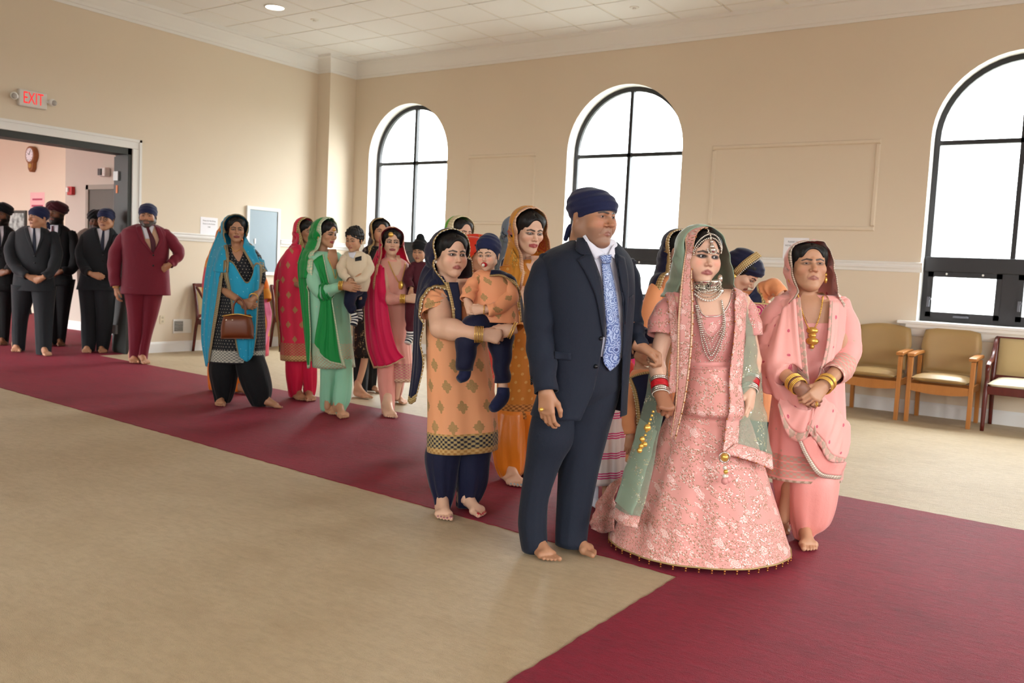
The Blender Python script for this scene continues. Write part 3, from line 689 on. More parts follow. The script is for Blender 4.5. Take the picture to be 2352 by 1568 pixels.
# chairs along the window wall; front legs measured on the floor
def chair_y(u0, v0): return on_floor(u0, v0)
c1 = (on_floor(2080, 968) + on_floor(2228, 992)) / 2; c0 = on_floor(2050, 965)
yy = YB - .36
oak_chair((on_floor(2080, 968)[0] + .262, yy, 0), 0, 'honey oak armchair with tan vinyl pads, directly beside the mahogany chair')
oak_chair((on_floor(2050, 966)[0] - .262, yy, 0), 0, 'honey oak armchair with tan vinyl pads, half hidden by the woman in pink')
mah_chair((on_floor(2240, 993)[0] + .34, yy+.02, 0), 0, 'dark mahogany armchair with cream seat under the window by the oak chairs', .66)
# chairs along the door wall (backs to the wall, facing +x)
ca = on_floor(441, 806)
mah_chair((XA + .35, ca[1] + .295, 0), math.pi/2, 'dark mahogany armchair with cream seat beside the white wall vent')
mah_chair((XA + .35, ca[1] + .295 + 1.27, 0), math.pi/2, 'dark mahogany armchair with cream seat below the grey electrical panel')
# ------------------------------------------------------------------ organic modelling kit
class Field:
    """signed-distance field on a grid, turned into a quad mesh by surface nets"""
    def __init__(s, lo, hi, h):
        s.lo = np.array(lo, float); s.h = h; s.n = np.ceil((np.array(hi) - s.lo) / h).astype(int) + 1
        s.F = np.full(s.n, .5, np.float32)
        s.ax = [(s.lo[i] + h*np.arange(s.n[i])).astype(np.float32) for i in range(3)]
    def win(s, lo, hi, m):
        a = np.clip(np.floor((np.array(lo) - m - s.lo)/s.h).astype(int), 0, s.n); b = np.clip(np.ceil((np.array(hi) + m - s.lo)/s.h).astype(int)+1, 0, s.n)
        sl = tuple(slice(i, j) for i, j in zip(a, b))
        return sl, s.ax[0][sl[0]][:, None, None], s.ax[1][sl[1]][None, :, None], s.ax[2][sl[2]][None, None, :]
    def put(s, sl, d, k, sub):
        A = s.F[sl]
        if A.size == 0: return
        if sub: A2, d = -A, d
        else: A2 = A
        if k > 0:
            hh = np.clip(.5 + .5*(d - A2)/k, 0, 1); r = d*(1-hh) + A2*hh - k*hh*(1-hh)
        else: r = np.minimum(A2, d)
        s.F[sl] = -r if sub else r
    def cone(s, a, b, ra, rb, k=.01, sub=False):
        a = np.array(a, np.float32); b = np.array(b, np.float32); m = max(ra, rb) + k + 2*s.h
        sl, X, Y, Z = s.win(np.minimum(a, b), np.maximum(a, b), m)
        d = b - a; L = float(d @ d) + 1e-9
        t = np.clip(((X-a[0])*d[0] + (Y-a[1])*d[1] + (Z-a[2])*d[2]) / L, 0, 1)
        q = np.sqrt((X-a[0]-t*d[0])**2 + (Y-a[1]-t*d[1])**2 + (Z-a[2]-t*d[2])**2) - (ra + (rb-ra)*t)
        s.put(sl, q, k, sub); return s
    def ell(s, c, r, k=.01, sub=False, rot=None):
        c = np.array(c, np.float32); r = np.array(r, np.float32); m = k + 2*s.h + .004
        e = r if rot is None else np.full(3, r.max())
        sl, X, Y, Z = s.win(c-e, c+e, m); X, Y, Z = X-c[0], Y-c[1], Z-c[2]
        if rot is not None:
            R = np.asarray(rot, np.float32).T
            X, Y, Z = R[0,0]*X+R[0,1]*Y+R[0,2]*Z, R[1,0]*X+R[1,1]*Y+R[1,2]*Z, R[2,0]*X+R[2,1]*Y+R[2,2]*Z
        k0 = np.sqrt((X/r[0])**2 + (Y/r[1])**2 + (Z/r[2])**2); k1 = np.sqrt((X/r[0]**2)**2 + (Y/r[1]**2)**2 + (Z/r[2]**2)**2) + 1e-6
        s.put(sl, k0*(k0-1)/k1, k, sub); return s
    def cut(s, nrm, off):
        """keep nrm.p < off"""
        X, Y, Z = s.ax[0][:, None, None], s.ax[1][None, :, None], s.ax[2][None, None, :]
        s.F = np.maximum(s.F, X*nrm[0] + Y*nrm[1] + Z*nrm[2] - off).astype(np.float32); return s
    def warp(s, fn):
        X, Y, Z = s.ax[0][:, None, None], s.ax[1][None, :, None], s.ax[2][None, None, :]
        s.F = (s.F + fn(X, Y, Z)).astype(np.float32); return s
    def mesh(s):
        F = s.F; F[[0, -1]] = np.maximum(F[[0, -1]], .001); F[:, [0, -1]] = np.maximum(F[:, [0, -1]], .001); F[:, :, [0, -1]] = np.maximum(F[:, :, [0, -1]], .001)
        I = F < 0; nx, ny, nz = F.shape
        S = np.zeros((nx-1, ny-1, nz-1, 3), np.float32); N = np.zeros((nx-1, ny-1, nz-1), np.float32); edges = []
        for ax in range(3):
            a = [slice(None)]*3; b = [slice(None)]*3; a[ax] = slice(0, -1); b[ax] = slice(1, None); a = tuple(a); b = tuple(b)
            ii, jj, kk = np.nonzero(I[a] != I[b]); idx = np.stack([ii, jj, kk], 1)
            f0 = F[a][ii, jj, kk]; f1 = F[b][ii, jj, kk]; t = f0/(f0-f1)
            P = idx.astype(np.float32); P[:, ax] += t
            o1, o2 = [q for q in range(3) if q != ax]
            for e1 in (0, 1):
                for e2 in (0, 1):
                    c = idx.copy(); c[:, o1] -= e1; c[:, o2] -= e2
                    ok = (c >= 0).all(1) & (c[:, 0] < nx-1) & (c[:, 1] < ny-1) & (c[:, 2] < nz-1)
                    cc = c[ok]; fl = np.ravel_multi_index(cc.T, N.shape)
                    np.add.at(N.reshape(-1), fl, 1)
                    for q in range(3): np.add.at(S.reshape(-1, 3)[:, q], fl, P[ok][:, q])
            edges.append((ax, idx, I[a][ii, jj, kk]))
        act = N > 0; ids = np.full(N.shape, -1, np.int64); ids[act] = np.arange(act.sum())
        V = S[act] / N[act][:, None] * s.h + s.lo
        Q = []
        for ax, idx, ins in edges:
            o1, o2 = [(1, 2), (2, 0), (0, 1)][ax]
            ok = (idx[:, o1] > 0) & (idx[:, o2] > 0) & (idx[:, o1] < F.shape[o1]-1) & (idx[:, o2] < F.shape[o2]-1)
            c = idx[ok]; q = []
            for e1, e2 in ((1, 1), (0, 1), (0, 0), (1, 0)):
                d = c.copy(); d[:, o1] -= e1; d[:, o2] -= e2; q.append(ids[d[:, 0], d[:, 1], d[:, 2]])
            q = np.stack(q, 1); m = ~ins[ok]; q[m] = q[m][:, ::-1]; Q.append(q)
        return V.astype(float), np.vstack(Q)
def smooth_mesh(V, Q, it=2, lam=.5):
    E = np.vstack([Q[:, [0, 1]], Q[:, [1, 2]], Q[:, [2, 3]], Q[:, [3, 0]]]); n = len(V)
    deg = np.bincount(E.ravel(), minlength=n)[:, None].astype(float)
    for i in range(it):
        for l in (lam, -lam*.97):
            S = np.zeros_like(V)
            for q in range(3): S[:, q] = np.bincount(E[:, 0], V[E[:, 1], q], n) + np.bincount(E[:, 1], V[E[:, 0], q], n)
            V = V + l*(S/np.maximum(deg, 1) - V)
    return V
def segdist(P, a, b):
    a = np.array(a); b = np.array(b); d = b-a; t = np.clip(((P-a) @ d)/(d @ d), 0, 1); return np.linalg.norm(P-a-t[:, None]*d, axis=1)
EYE = np.array([.031, -.0775, .003]); EYER = .0130
HEADS = {
    'man':   dict(jaw=1.24, chin=1.25, cheek=1.1, nose=1.42, lips=.7, neck=1.28, fat=1.08),
    'man2':  dict(jaw=1.16, chin=1.12, cheek=1.08, nose=1.12, lips=.75, neck=1.2, fat=1.05),
    'woman': dict(jaw=.96, chin=.92, cheek=1.02, nose=.95, lips=.82, neck=.88, fat=.97),
    'round': dict(jaw=1.14, chin=1.0, cheek=1.14, nose=.95, lips=.82, neck=1.1, fat=1.06),
    'elder': dict(jaw=1.14, chin=1.08, cheek=1.04, nose=1.12, lips=.62, neck=1.05, fat=1.03),
    'child': dict(jaw=1.0, chin=.8, cheek=1.2, nose=.75, lips=.8, neck=.72, fat=1.04),
}
_cache = {}
def head_tpl(kind, h):
    key = (kind, h)
    if key in _cache: return _cache[key]
    q = HEADS[kind]; f = Field((-.1, -.135, -.2), (.1, .128, .142), h)
    j, c, ck, ns, lp, nk, ft = (q[n] for n in ('jaw', 'chin', 'cheek', 'nose', 'lips', 'neck', 'fat'))
    f.ell((0, .014, .04), (.075, .096, .086), 0); f.ell((0, -.03, -.008), (.063*ft, .062, .084), .03)
    f.ell((0, -.042, .058), (.058, .05, .05), .03)
    f.cone((0, -.035, -.05), (0, -.066, -.098), .048*j, .021*c, .03)
    for s in (-1, 1):
        f.cone((s*.044*j, .004, -.05), (s*.02, -.058, -.092), .027*j, .018*c, .03)
        f.ell((s*.04, -.066, -.022), (.023*ck, .019*ck, .021*ck), .025)
        if ck > 1.08: f.ell((s*.036, -.062, -.048), (.024*ck, .02, .022), .03)
    for s in (-1, 1): f.cone((0, -.086, .022), (s*.042, -.07, .02), .012, .011, .016)
    for s in (-1, 1): f.ell((s*.031, -.102, .002), (.0185, .0155, .0115), .012, True)
    for s in (-1, 1):
        f.ell((s*EYE[0], EYE[1], EYE[2]), (.0158, .0155, .0145), .004)
    f.cone((0, -.084, .012), (0, -.102-.010*ns, -.027), .0075, .0095*ns**.5, .012)
    f.ell((0, -.104-.009*ns, -.029), (.0095*ns, .009*ns, .008), .006)
    for s in (-1, 1): f.ell((s*.0125*ns, -.099, -.032), (.008*ns, .0105, .007), .006)
    for s in (-1, 1): f.ell((s*.007*ns, -.108, -.039), (.0032, .005, .0035), .002, True)
    f.ell((0, -.072, -.06), (.034, .024, .026), .02); f.ell((0, -.078, -.1), (.02*c, .016*c, .016), .018)
    for s in (-1, 1):
        f.cone((s*.022, -.0865, -.0612), (0, -.0960, -.0575), .0030*lp, .0062*lp, .006)
        f.cone((s*.018, -.0875, -.0672), (0, -.0950, -.0690), .0040*lp, .0076*lp, .006)
        f.cone((s*.026, -.0870, -.0642), (0, -.1030, -.0632), .0012, .0016, .002, True)
        f.ell((s*EYE[0], -.098, .0025), (.0148, .012, {'elder': .0042, 'man': .0052, 'man2': .0052}.get(kind, .0064)), .0016, True)
        Re = np.array([[math.cos(.35*s), -math.sin(.35*s), 0], [math.sin(.35*s), math.cos(.35*s), 0], [0, 0, 1]])
        f.ell((s*.079, .017, -.006), (.006, .019, .031), .008, rot=Re); f.ell((s*.087, .010, -.004), (.005, .010, .017), .004, True)
    if kind in ('man', 'elder'):
        for s in (-1, 1): f.cone((s*.020, -.1, -.036), (s*.034, -.086, -.066), .0008, .0005, .008, True)
    f.cone((0, .022, -.06), (0, .03, -.2), .051*nk, .056*nk, .03)
    V, Q = f.mesh(); V = smooth_mesh(V, Q, 1)
    # colour masks from canonical position
    A = np.abs(V[:, 0]); S = V.copy(); S[:, 0] = A; m = {}
    m['lip'] = np.clip(1.6 - np.minimum(segdist(S, (.0225, -.0875, -.0615), (0, -.0985, -.0575))/(.0060*lp), segdist(S, (.020, -.0885, -.0672), (0, -.0975, -.0690))/(.0074*lp)), 0, .6)/.6
    S2 = S.copy(); S2[:, 1] = 0
    m['brow'] = np.clip(1.5 - np.minimum(segdist(S2, (.012, 0, .0215), (.031, 0, .0268)), segdist(S2, (.031, 0, .0268), (.048, 0, .0205))*1.25)/(.0042 if kind != 'child' else .0028), 0, .5)/.5 * (V[:, 1] < -.04)
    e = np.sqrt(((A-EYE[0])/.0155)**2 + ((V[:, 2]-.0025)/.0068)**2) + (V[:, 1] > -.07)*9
    m['lid'] = np.clip(1.75-e, 0, .6)/.6; m['eye_ring'] = np.clip(2.1-e, 0, 1)  # eyelid line, and deeper skin tone around the eyes
    jawl = np.clip((-.038 - V[:, 2])/.012, 0, 1) * np.clip((.03 - V[:, 1])/.02, 0, 1) * np.clip((V[:, 2]+.128)/.01, 0, 1)
    side = np.clip((A-.052)/.008, 0, 1) * np.clip((.01-V[:, 2])/.02, 0, 1) * np.clip((-V[:, 1]+.012)/.01, 0, 1) * np.clip((V[:, 1]+.06)/.02, 0, 1) * np.clip((V[:, 2]+.128)/.01, 0, 1)
    m['beard'] = np.maximum(jawl, side) * (1-m['lip'])
    m['cheek'] = np.exp(-((A-.042)**2 + (V[:, 2]+.025)**2)/.0004) * (V[:, 1] < -.03)
    m['nose'] = np.exp(-(V[:, 0]**2/.0002 + (V[:, 2]+.028)**2/.0002)) * (V[:, 1] < -.09)
    _cache[key] = (V, Q, m); return _cache[key]
def hair_tpl(kind, h=.005):
    key = ('hair', kind, h)
    if key in _cache: return _cache[key]
    big = kind in ('turban',)
    f = Field((-.15, -.16, -.16), (.15, .19, .2), h) if big else Field((-.12, -.135, -.17), (.12, .17, .2), h)
    if kind in ('parted', 'short', 'curly'):
        f.ell((0, .017, .043), (.083, .103, .091), 0); f.ell((0, -.040, .062), (.066, .060, .056), .02)
        if kind == 'parted':
            f.ell((0, .1, -.045), (.042, .032, .036), .02); f.cone((0, .07, -.02), (0, .09, -.06), .06, .03, .03)
            for s in (-1, 1): f.cone((s*.05, -.035, .075), (s*.07, .03, -.03), .022, .02, .03)
        f.ell((0, -.112, -.022), (.0685, .086, .090 if kind != 'short' else .078), .008, True)
        f.ell((0, -.0, -.14), (.12, .12, .075), .01, True)
        if kind == 'parted':
            f.ell((0, -.106, .052), (.030, .034, .040), .018, True); f.cone((0, -.09, .10), (0, .03, .139), .003, .003, .008, True)
        if kind != 'parted': f.warp(lambda X, Y, Z: .0035*np.sin(X*190+Z*60)*np.sin(Y*160)+.0025*np.sin(Z*210+X*80))
        else: f.warp(lambda X, Y, Z: .0012*np.sin(Y*170+np.abs(X)*120))
    elif kind in ('kerchief', 'patka'):
        f.ell((0, .012, .045), (.087, .112, .094), 0); f.ell((0, -.04, .055), (.068, .062, .056), .02)
        if kind == 'kerchief': f.ell((0, .02, .085), (.074, .088, .055), .02)
        f.cut((0, -.447, -.894), .012)
        f.warp(lambda X, Y, Z: .0016*np.sin((Z+.45*Y)*150 + 9*np.abs(X)))
        if kind == 'kerchief':
            f.ell((0, .116, -.052), (.016, .014, .016), .01); f.cone((.008, .12, -.06), (.016, .122, -.11), .012, .010, .004); f.cone((-.008, .12, -.06), (-.012, .128, -.1), .011, .009, .004)
        else: f.ell((0, -.0, .145), (.042, .042, .034), .03)
    elif kind == 'turban':
        f.ell((0, .02, .062), (.112, .128, .088), 0); f.ell((0, -.04, .10), (.07, .07, .05), .04)
        f.cut((0, -.3, -.95), -.004)
        f.warp(lambda X, Y, Z: .004*np.sin((Z + .9*np.abs(X))*130))
    elif kind == 'scarf':          # toddler's head cloth: tight cap down to the brow, tail at the nape
        f.ell((0, .018, .043), (.085, .106, .092), 0); f.ell((0, -.038, .06), (.068, .064, .058), .02); f.cone((0, .08, -.0), (0, .105, -.07), .05, .03, .03)
        f.cut((0, -.5, -.86), .006); f.warp(lambda X, Y, Z: .0015*np.sin((Z+.5*Y)*170))
    V, Q = f.mesh(); V = smooth_mesh(V, Q, 1); _cache[key] = (V, Q); return V, Q
def hand_tpl(pose, h=.003):
    key = ('hand', pose, h)
    if key in _cache: return _cache[key]
    f = Field((-.065, -.11, -.2), (.075, .04, .035), h)
    curl = dict(relax=(22, 32, 22), flat=(6, 10, 6), grip=(62, 75, 45), clasp=(40, 55, 30), fist=(85, 95, 60))[pose]
    f.cone((0, 0, .03), (0, 0, -.01), .026, .027, .01)
    xs = (.027, .0095, -.0085, -.026); zs = (-.088, -.093, -.089, -.079); ln = (.95, 1.06, 1., .8)
    for x, z in zip(xs, zs): f.cone((x*.55, 0, -.012), (x, -.002, z), .0165, .0118, .016)
    f.ell((.022, -.010, -.035), (.016, .015, .026), .012)
    for i, (x, z, L) in enumerate(zip(xs, zs, ln)):
        p = np.array([x, -.001, z]); a = math.radians(-2); spread = (x*1.6 if pose != 'fist' else 0)
        r = (.0098, .0088, .0078, .0068)
        for q, seg in enumerate((.043, .027, .021)):
            a += math.radians(curl[q] * (1 + .06*i)); d = np.array([math.sin(spread)*(q == 0), -math.sin(a), -math.cos(a)])
            e = p + d*seg*L; f.cone(p, e, r[q]*(.9 if i == 3 else 1), r[q+1]*(.9 if i == 3 else 1), .003); p = e
    ti = dict(relax=0, flat=.01, grip=-.012, clasp=-.006, fist=-.02)[pose]
    T = [(.02, -.008, -.022), (.044+ti, -.018, -.055), (.049+ti*1.6, -.03, -.083), (.045+ti*2, -.04, -.106)]
    for a, b, ra, rb in zip(T, T[1:], (.0145, .0118, .0105), (.0118, .0105, .0085)): f.cone(a, b, ra, rb, .006)
    V, Q = f.mesh(); V = smooth_mesh(V, Q, 1); _cache[key] = (V, Q); return V, Q
def foot_tpl(h=.004):
    key = ('foot', h)
    if key in _cache: return _cache[key]
    f = Field((-.06, -.27, -.01), (.06, .03, .17), h)
    f.ell((0, -.03, .03), (.03, .034, .034), 0); f.cone((0, -.04, .045), (.004, -.16, .026), .034, .022, .03)
    f.cone((-.030, -.165, .017), (.026, -.18, .02), .017, .02, .02); f.cone((0, -.052, .085), (.006, -.15, .035), .033, .019, .025)
    f.cone((-.02, -.06, .02), (-.03, -.16, .016), .018, .016, .02)
    f.cone((0, -.045, .07), (0, -.042, .13), .034, .034, .02)
    for s in (-1, 1): f.ell((s*.03, -.045, .075), (.011, .015, .015), .012)
    f.cone((.027, -.185, .016), (.029, -.237, .013), .014, .0125, .006)
    for x, y, L in ((.0085, -.192, .036), (-.0065, -.188, .032), (-.0205, -.180, .028), (-.034, -.170, .024)): f.cone((x, y, .014), (x*1.06, y-L, .0085), .0085, .0078, .003)
    f.ell((0.03, -.10, .0), (.022, .045, .018), .012, True)
    f.cut((0, 0, -1), 0)
    V, Q = f.mesh(); V = smooth_mesh(V, Q, 1); V[:, 2] = np.maximum(V[:, 2], 0)
    # nails as a mask
    m = np.zeros(len(V))
    for x, y, L, w in ((.029, -.185, .052, .009), (.009, -.192, .036, .006), (-.0069, -.188, .032, .006), (-.0217, -.180, .028, .005), (-.036, -.170, .024, .005)):
        m = np.maximum(m, (np.abs(V[:, 0]-x) < w*.85) & (np.abs(V[:, 1]-(y-L-.001)) < w) & (V[:, 2] > .0105))
    _cache[key] = (V, Q, m); return _cache[key]
def rotz(a): c, s = math.cos(a), math.sin(a); return np.array([[c,-s,0],[s,c,0],[0,0,1.]])
def rotx(a): c, s = math.cos(a), math.sin(a); return np.array([[1,0,0],[0,c,-s],[0,s,c]])
def roty(a): c, s = math.cos(a), math.sin(a); return np.array([[c,0,s],[0,1,0],[-s,0,c]])
def unit(v): v = np.asarray(v, float); return v/np.linalg.norm(v)
# skin and eyes read their colours from a vertex attribute
def attr_mat(name, rough, spec, sss=0.):
    b = NB(name); a = b.node('ShaderNodeVertexColor', layer_name='Col'); n = b.noise(b.ob, 90., 3.)
    if sss:
        b.bump(b.noise(b.ob, 420., 2.), .12, .001)
        b.b.inputs['Subsurface Weight'].default_value = sss; b.b.inputs['Subsurface Radius'].default_value = (.012, .005, .003); b.b.inputs['Subsurface Scale'].default_value = .5
    col = b.node('ShaderNodeMix', data_type='RGBA', blend_type='MULTIPLY'); b.put(col.inputs[0], .25); b.put(col.inputs[6], a.outputs[0]); b.put(col.inputs[7], b.mix(n, (.75, .72, .7), (1., 1., 1.)))
    return b.done(col.outputs[2], rough, 0., spec)
M_SKIN = attr_mat('skin', .48, .4, .06); M_EYE = attr_mat('eye', .3, .25)
def hair_mat(name, col):
    b = NB(name); st = b.noise(b.scale(b.ob, (160., 60., 22.)), 1., 4., .7); c = hx(col); b.bump(st, .7, .006)
    return b.done(b.mix(st, tuple(x*.5 for x in c), tuple(x*1.7 for x in c)), .5, 0., .35)
M_HAIR = hair_mat('black_hair', '#0d0908')
SKIN = dict(fair=hx('#dcb095'), mid=hx('#c39272'), tan=hx('#b07f60'), dark=hx('#7a5038'), child=hx('#dcb094'))
def child_warp(V):
    t = np.clip((V[:, 2]+.05)/.11, 0, 1); t = t*t*(3-2*t); W_ = V.copy(); W_[:, 0] *= 1+.14*t; W_[:, 1] *= 1+.12*t; W_[:, 2] = np.where(V[:, 2] > 0, V[:, 2]*1.3, V[:, 2]); return W_
class Person:
    def __init__(s, label, base, yaw=0., D=None, skin='mid', name='person', hi=False, group=None, floor=True):
        """base: floor pixel under the person (D overrides the distance)"""
        s.D = D if D is not None else float((on_floor(*base) - CAMP) @ FH)
        b = at_dist(base[0], base[1], s.D); b[2] = 0 if floor else b[2]
        s.base = b; s.yaw = math.radians(yaw); s.skin = np.array(SKIN[skin] if isinstance(skin, str) else skin); s.hi = hi
        s.fw = rotz(s.yaw) @ (-FH); s.sd = rotz(math.pi/2) @ s.fw
        s.root = thing(name, b, label, 'person', group)
        s.parts = []; s.geo = {}; s._bvh = {}; s.ank = []; s._legs = []; s.hipw = None
    def P(s, u, v, d=0.): return at_dist(u, v, s.D - d)
    def PX(s, L): return [s.P(*p) for p in L]
    def m(s, px, d=0.): return px * (s.D - d) / FPX           # pixels to metres at this depth
    # ---- skin pieces
    def addskin(s, V, Q, col=None):
        V = np.asarray(V); c = np.tile(s.skin, (len(V), 1)) if col is None else col
        s.parts.append((V, np.asarray(Q).tolist() if not isinstance(Q, list) else Q, c))
    def head(s, kind, eye, ec, yaw=None, pitch=0., roll=0., d=.09, lip='#8f4a44', beard=0., beardc='#15100d', brow='#120c0a', lid=.35, gaze=(0., 0.), gray=0., blush=.12, zs=.9):
        """eye: pixel between the eyes; ec: pixels from eye line to chin"""
        sc = s.m(ec, d) / (.124 * math.cos(math.radians(pitch)))
        yw = s.yaw if yaw is None else math.radians(yaw)
        fw = rotz(yw) @ (-FH); sd = rotz(math.pi/2) @ fw
        R = np.stack([sd, -fw, UP], 1) @ rotx(math.radians(pitch)) @ roty(math.radians(roll))
        o = s.P(*eye, d) - R @ (np.array([0, -.095*(1.08 if kind == 'child' else 1.), .003])*sc)
        V, Q, m = head_tpl(kind, .0026 if s.hi else .0042)
        s.kid = kind == 'child'
        if s.kid: V = child_warp(V)
        s.zs = 1. if s.kid else zs; V = V*np.where(V[:, 2:] > 0, np.array([1, 1, s.zs]), 1.)
        s.hR, s.ho, s.hs = R, o, sc
        col = np.tile(s.skin, (len(V), 1))
        def mixc(mask, c, k=1.):
            nonlocal col
            c = np.array(hx(c) if isinstance(c, str) else c); w = np.clip(mask*k, 0, 1)[:, None]; col = col*(1-w) + c*w
        mixc(m['cheek'], s.skin*np.array([1.15, .8, .78]), blush*3); mixc(m['nose'], s.skin*np.array([1.1, .85, .82]), .35)
        mixc(m['eye_ring'], s.skin*np.array([.62, .55, .55]), .30)
        if beard: mixc(m['beard'], beardc, beard)
        if gray: mixc(m['beard'], '#6f625c', gray)
        mixc(m['lip'], lip, .9); mixc(m['brow'], brow, .92); mixc(m['lid'], '#1a100d', lid)
        W_ = o + (V*sc) @ R.T
        s.addskin(W_, Q, col); s.geo['head'] = (W_, Q.tolist())
        for sg in (-1, 1):
            c = EYE*np.array([sg, 1, 1])
            if s.kid: c = child_warp(c[None])[0]
            n, mm = 20, 16; Ve, Fe = ball_geo((0, 0, 0), 1, n, mm)
            Ve = Ve @ rotx(-math.pi/2).T                          # pole along -y
            if Ve[0][1] > 0: Ve = -Ve; Fe = [f[::-1] for f in Fe]
            ce = np.full((len(Ve), 3), .8); g = Ve @ np.array([0, -1, 0]); ang = np.degrees(np.arccos(np.clip(g, -1, 1)))
            ce[ang < 31] = hx('#2a160c'); ce[ang < 13] = (.004, .003, .003)
            G = rotz(math.radians(gaze[0])) @ rotx(math.radians(gaze[1]))
            We = o + ((c + (Ve*EYER) @ G.T)*sc) @ R.T
            mk('eye', We, Fe, M_EYE, s.root, cols=ce)
        return s
    def hp(s, x, y, z): return s.ho + s.hR @ (np.array([x, y, z])*s.hs)       # canonical head point to world
    def hat(s, kind, mat, name, scale=1., h=None):
        V, Q = hair_tpl(kind, h or (.004 if s.hi else .006))
        if s.kid: V = child_warp(V)
        V = V*np.where(V[:, 2:] > 0, np.array([1, 1, s.zs]), 1.)
        W_ = s.ho + (V*s.hs*scale) @ s.hR.T; s.geo[name] = (W_, Q.tolist())
        return mk(name, W_, Q, mat, s.root)
    def hand(s, wrist, f, n, thumb, pose='relax', size=1., col=None):
        f = unit(f); n = np.asarray(n, float); n = unit(n - f*(n @ f)); t = np.cross(f, n); t = t if t @ np.asarray(thumb) > 0 else -t
        R = np.stack([t, -n, -f], 1); V, Q = hand_tpl(pose, .003 if s.hi else .0045)
        if np.linalg.det(R) < 0: Q = Q[:, ::-1]
        W_ = np.asarray(wrist) + (V*size) @ R.T; s.geo.setdefault('hands', []).append((W_, Q))
        s.addskin(W_, Q, None if col is None else np.tile(np.array(hx(col)), (len(W_), 1)))
    def foot(s, heel, toe, side, size=None, tilt=0., nail=None):
        """heel, toe: floor pixels; side: 'R' or 'L' foot"""
        a, b = on_floor(*heel), on_floor(*toe); d = unit(b-a); x = np.array([-d[1], d[0], 0])       # left of travel
        size = size or float(np.clip(np.linalg.norm(b-a)/.247, .5, 1.12))
        x = x if side == 'R' else -x                              # big toe side
        R = np.stack([x, -d, UP], 1); V, Q, m = foot_tpl(.004 if s.hi else .006)
        if np.linalg.det(R) < 0: Q = Q[:, ::-1]
        V = V*size
        if tilt: V = V @ rotx(math.radians(tilt)).T; V[:, 2] -= min(0, V[:, 2].min())
        zf = .0075
        W_ = a + V @ R.T; W_[:, 2] += zf
        col = np.tile(s.skin, (len(V), 1))
        if nail: col[m > 0] = hx(nail)
        s.addskin(W_, Q, col)
        an = a + R @ (np.array([0, -.045*size, .1*size])) + UP*zf; s.ank.append(an)
        return an
    def torso(s, neck, shl, shr, hip, elb=(None, None), wri=(None, None), knees=(None, None), ank=(None, None), ar=1., bulk=1., h=None, fr=1.):
        """inner body; joints in world space, [0] image left, [1] image right"""
        s.hipw = np.array(hip); s.haslegs = knees[0] is not None
        J = [neck, shl, shr, hip] + [x for x in (*elb, *wri, *knees, *ank) if x is not None]
        J = np.array(J); h = h or (.009 if s.hi else .013)
        F = Field(J.min(0)-.16, J.max(0)+.12, h)
        b = bulk; mid = (np.array(shl)+np.array(shr))/2; ch = mid*.75 + np.array(hip)*.25
        w = np.linalg.norm(np.array(shl)-np.array(shr))/2
        F.cone(neck, mid, .05*b, .058*b, .02); F.cone(mid, ch, .07*b, .09*b, .03)
        for sh in (shl, shr): F.cone(mid, sh, .05*b, .042*b, .04); F.cone((np.array(sh)*.55+mid*.45), ch, .055*b, .07*b, .05)
        F.cone(ch, hip, .085*b, .09*b, .05)
        for i, sh in enumerate((shl, shr)):
            if elb[i] is not None: F.cone(sh, elb[i], .043*ar, .036*ar, .02)
            if elb[i] is not None and wri[i] is not None:
                md = np.array(elb[i])*.7+np.array(wri[i])*.3
                F.cone(elb[i], md, .035*ar, .036*ar, .012); F.cone(md, wri[i], .036*ar, .025*fr, .012)
            if knees[i] is not None:
                hj = np.array(hip) + (CR if i else -CR)*.05; F.cone(hj, knees[i], .065*b, .045*b, .03)
                if ank[i] is not None: F.cone(knees[i], ank[i], .046*b, .036*b, .02)
        V, Q = F.mesh(); V = smooth_mesh(V, Q, 2); s.addskin(V, Q); s.geo['torso'] = (V, Q.tolist())
    def skinpatch(s, left, right, targets, off=.002, nu=10, nv=14, d=.1):
        """bare skin in a neckline, laid on the garment's surface and joined to the body"""
        a = catmull(np.array([(*p, 0) for p in left], float), nv)[:, :2]; b = catmull(np.array([(*p, 0) for p in right], float), nv)[:, :2]
        V = np.array([[s.hit(*(a[j]*(1-i/(nu-1))+b[j]*i/(nu-1)), targets, off, d) for i in range(nu)] for j in range(nv)])
        for _ in range(2):
            W_ = V.copy(); W_[1:-1] = (V[:-2]+V[2:]+2*V[1:-1])/4; V = W_
        V = V.reshape(-1, 3); F = [f[::-1] for f in grid_faces(nu, nv)]; s.addskin(V, F); s.geo['chest'] = (V, F); s._bvh.pop('chest', None)
    def finish(s):
        for fn in s._legs: fn()
        if s.hipw is not None and not s.haslegs:
            for a in s.ank:
                kn = s.hipw*.48 + a*.52 + s.fw*.015
                V, F, _ = tube_geo([s.hipw + (a-s.hipw)*np.array([.3, .3, .02]), kn, a], [.04, .036, .03], 10, 14); s.addskin(V, F)
        V = []; F = []; C = []; n = 0
        for v, f, c in s.parts: V.append(v); F += [[i+n for i in q] for q in f]; C.append(c); n += len(v)
        return mk('body', np.vstack(V), F, M_SKIN, s.root, cols=np.vstack(C))
    # ---- garments
    def ring(s, c, half, yaw, ratio, a, ex=2.):
        """body-aligned ellipse whose silhouette half-width is half"""
        cy, sy = math.cos(yaw), math.sin(yaw)
        A = half/math.sqrt(cy*cy + ratio*ratio*sy*sy); fw = rotz(yaw) @ (-FH); sd = rotz(math.pi/2) @ fw
        ca, sa = np.cos(a), np.sin(a)
        if ex != 2.: ca = np.sign(ca)*np.abs(ca)**(2/ex); sa = np.sign(sa)*np.abs(sa)**(2/ex)
        return c + A*ca[:, None]*sd + A*ratio*sa[:, None]*fw, A
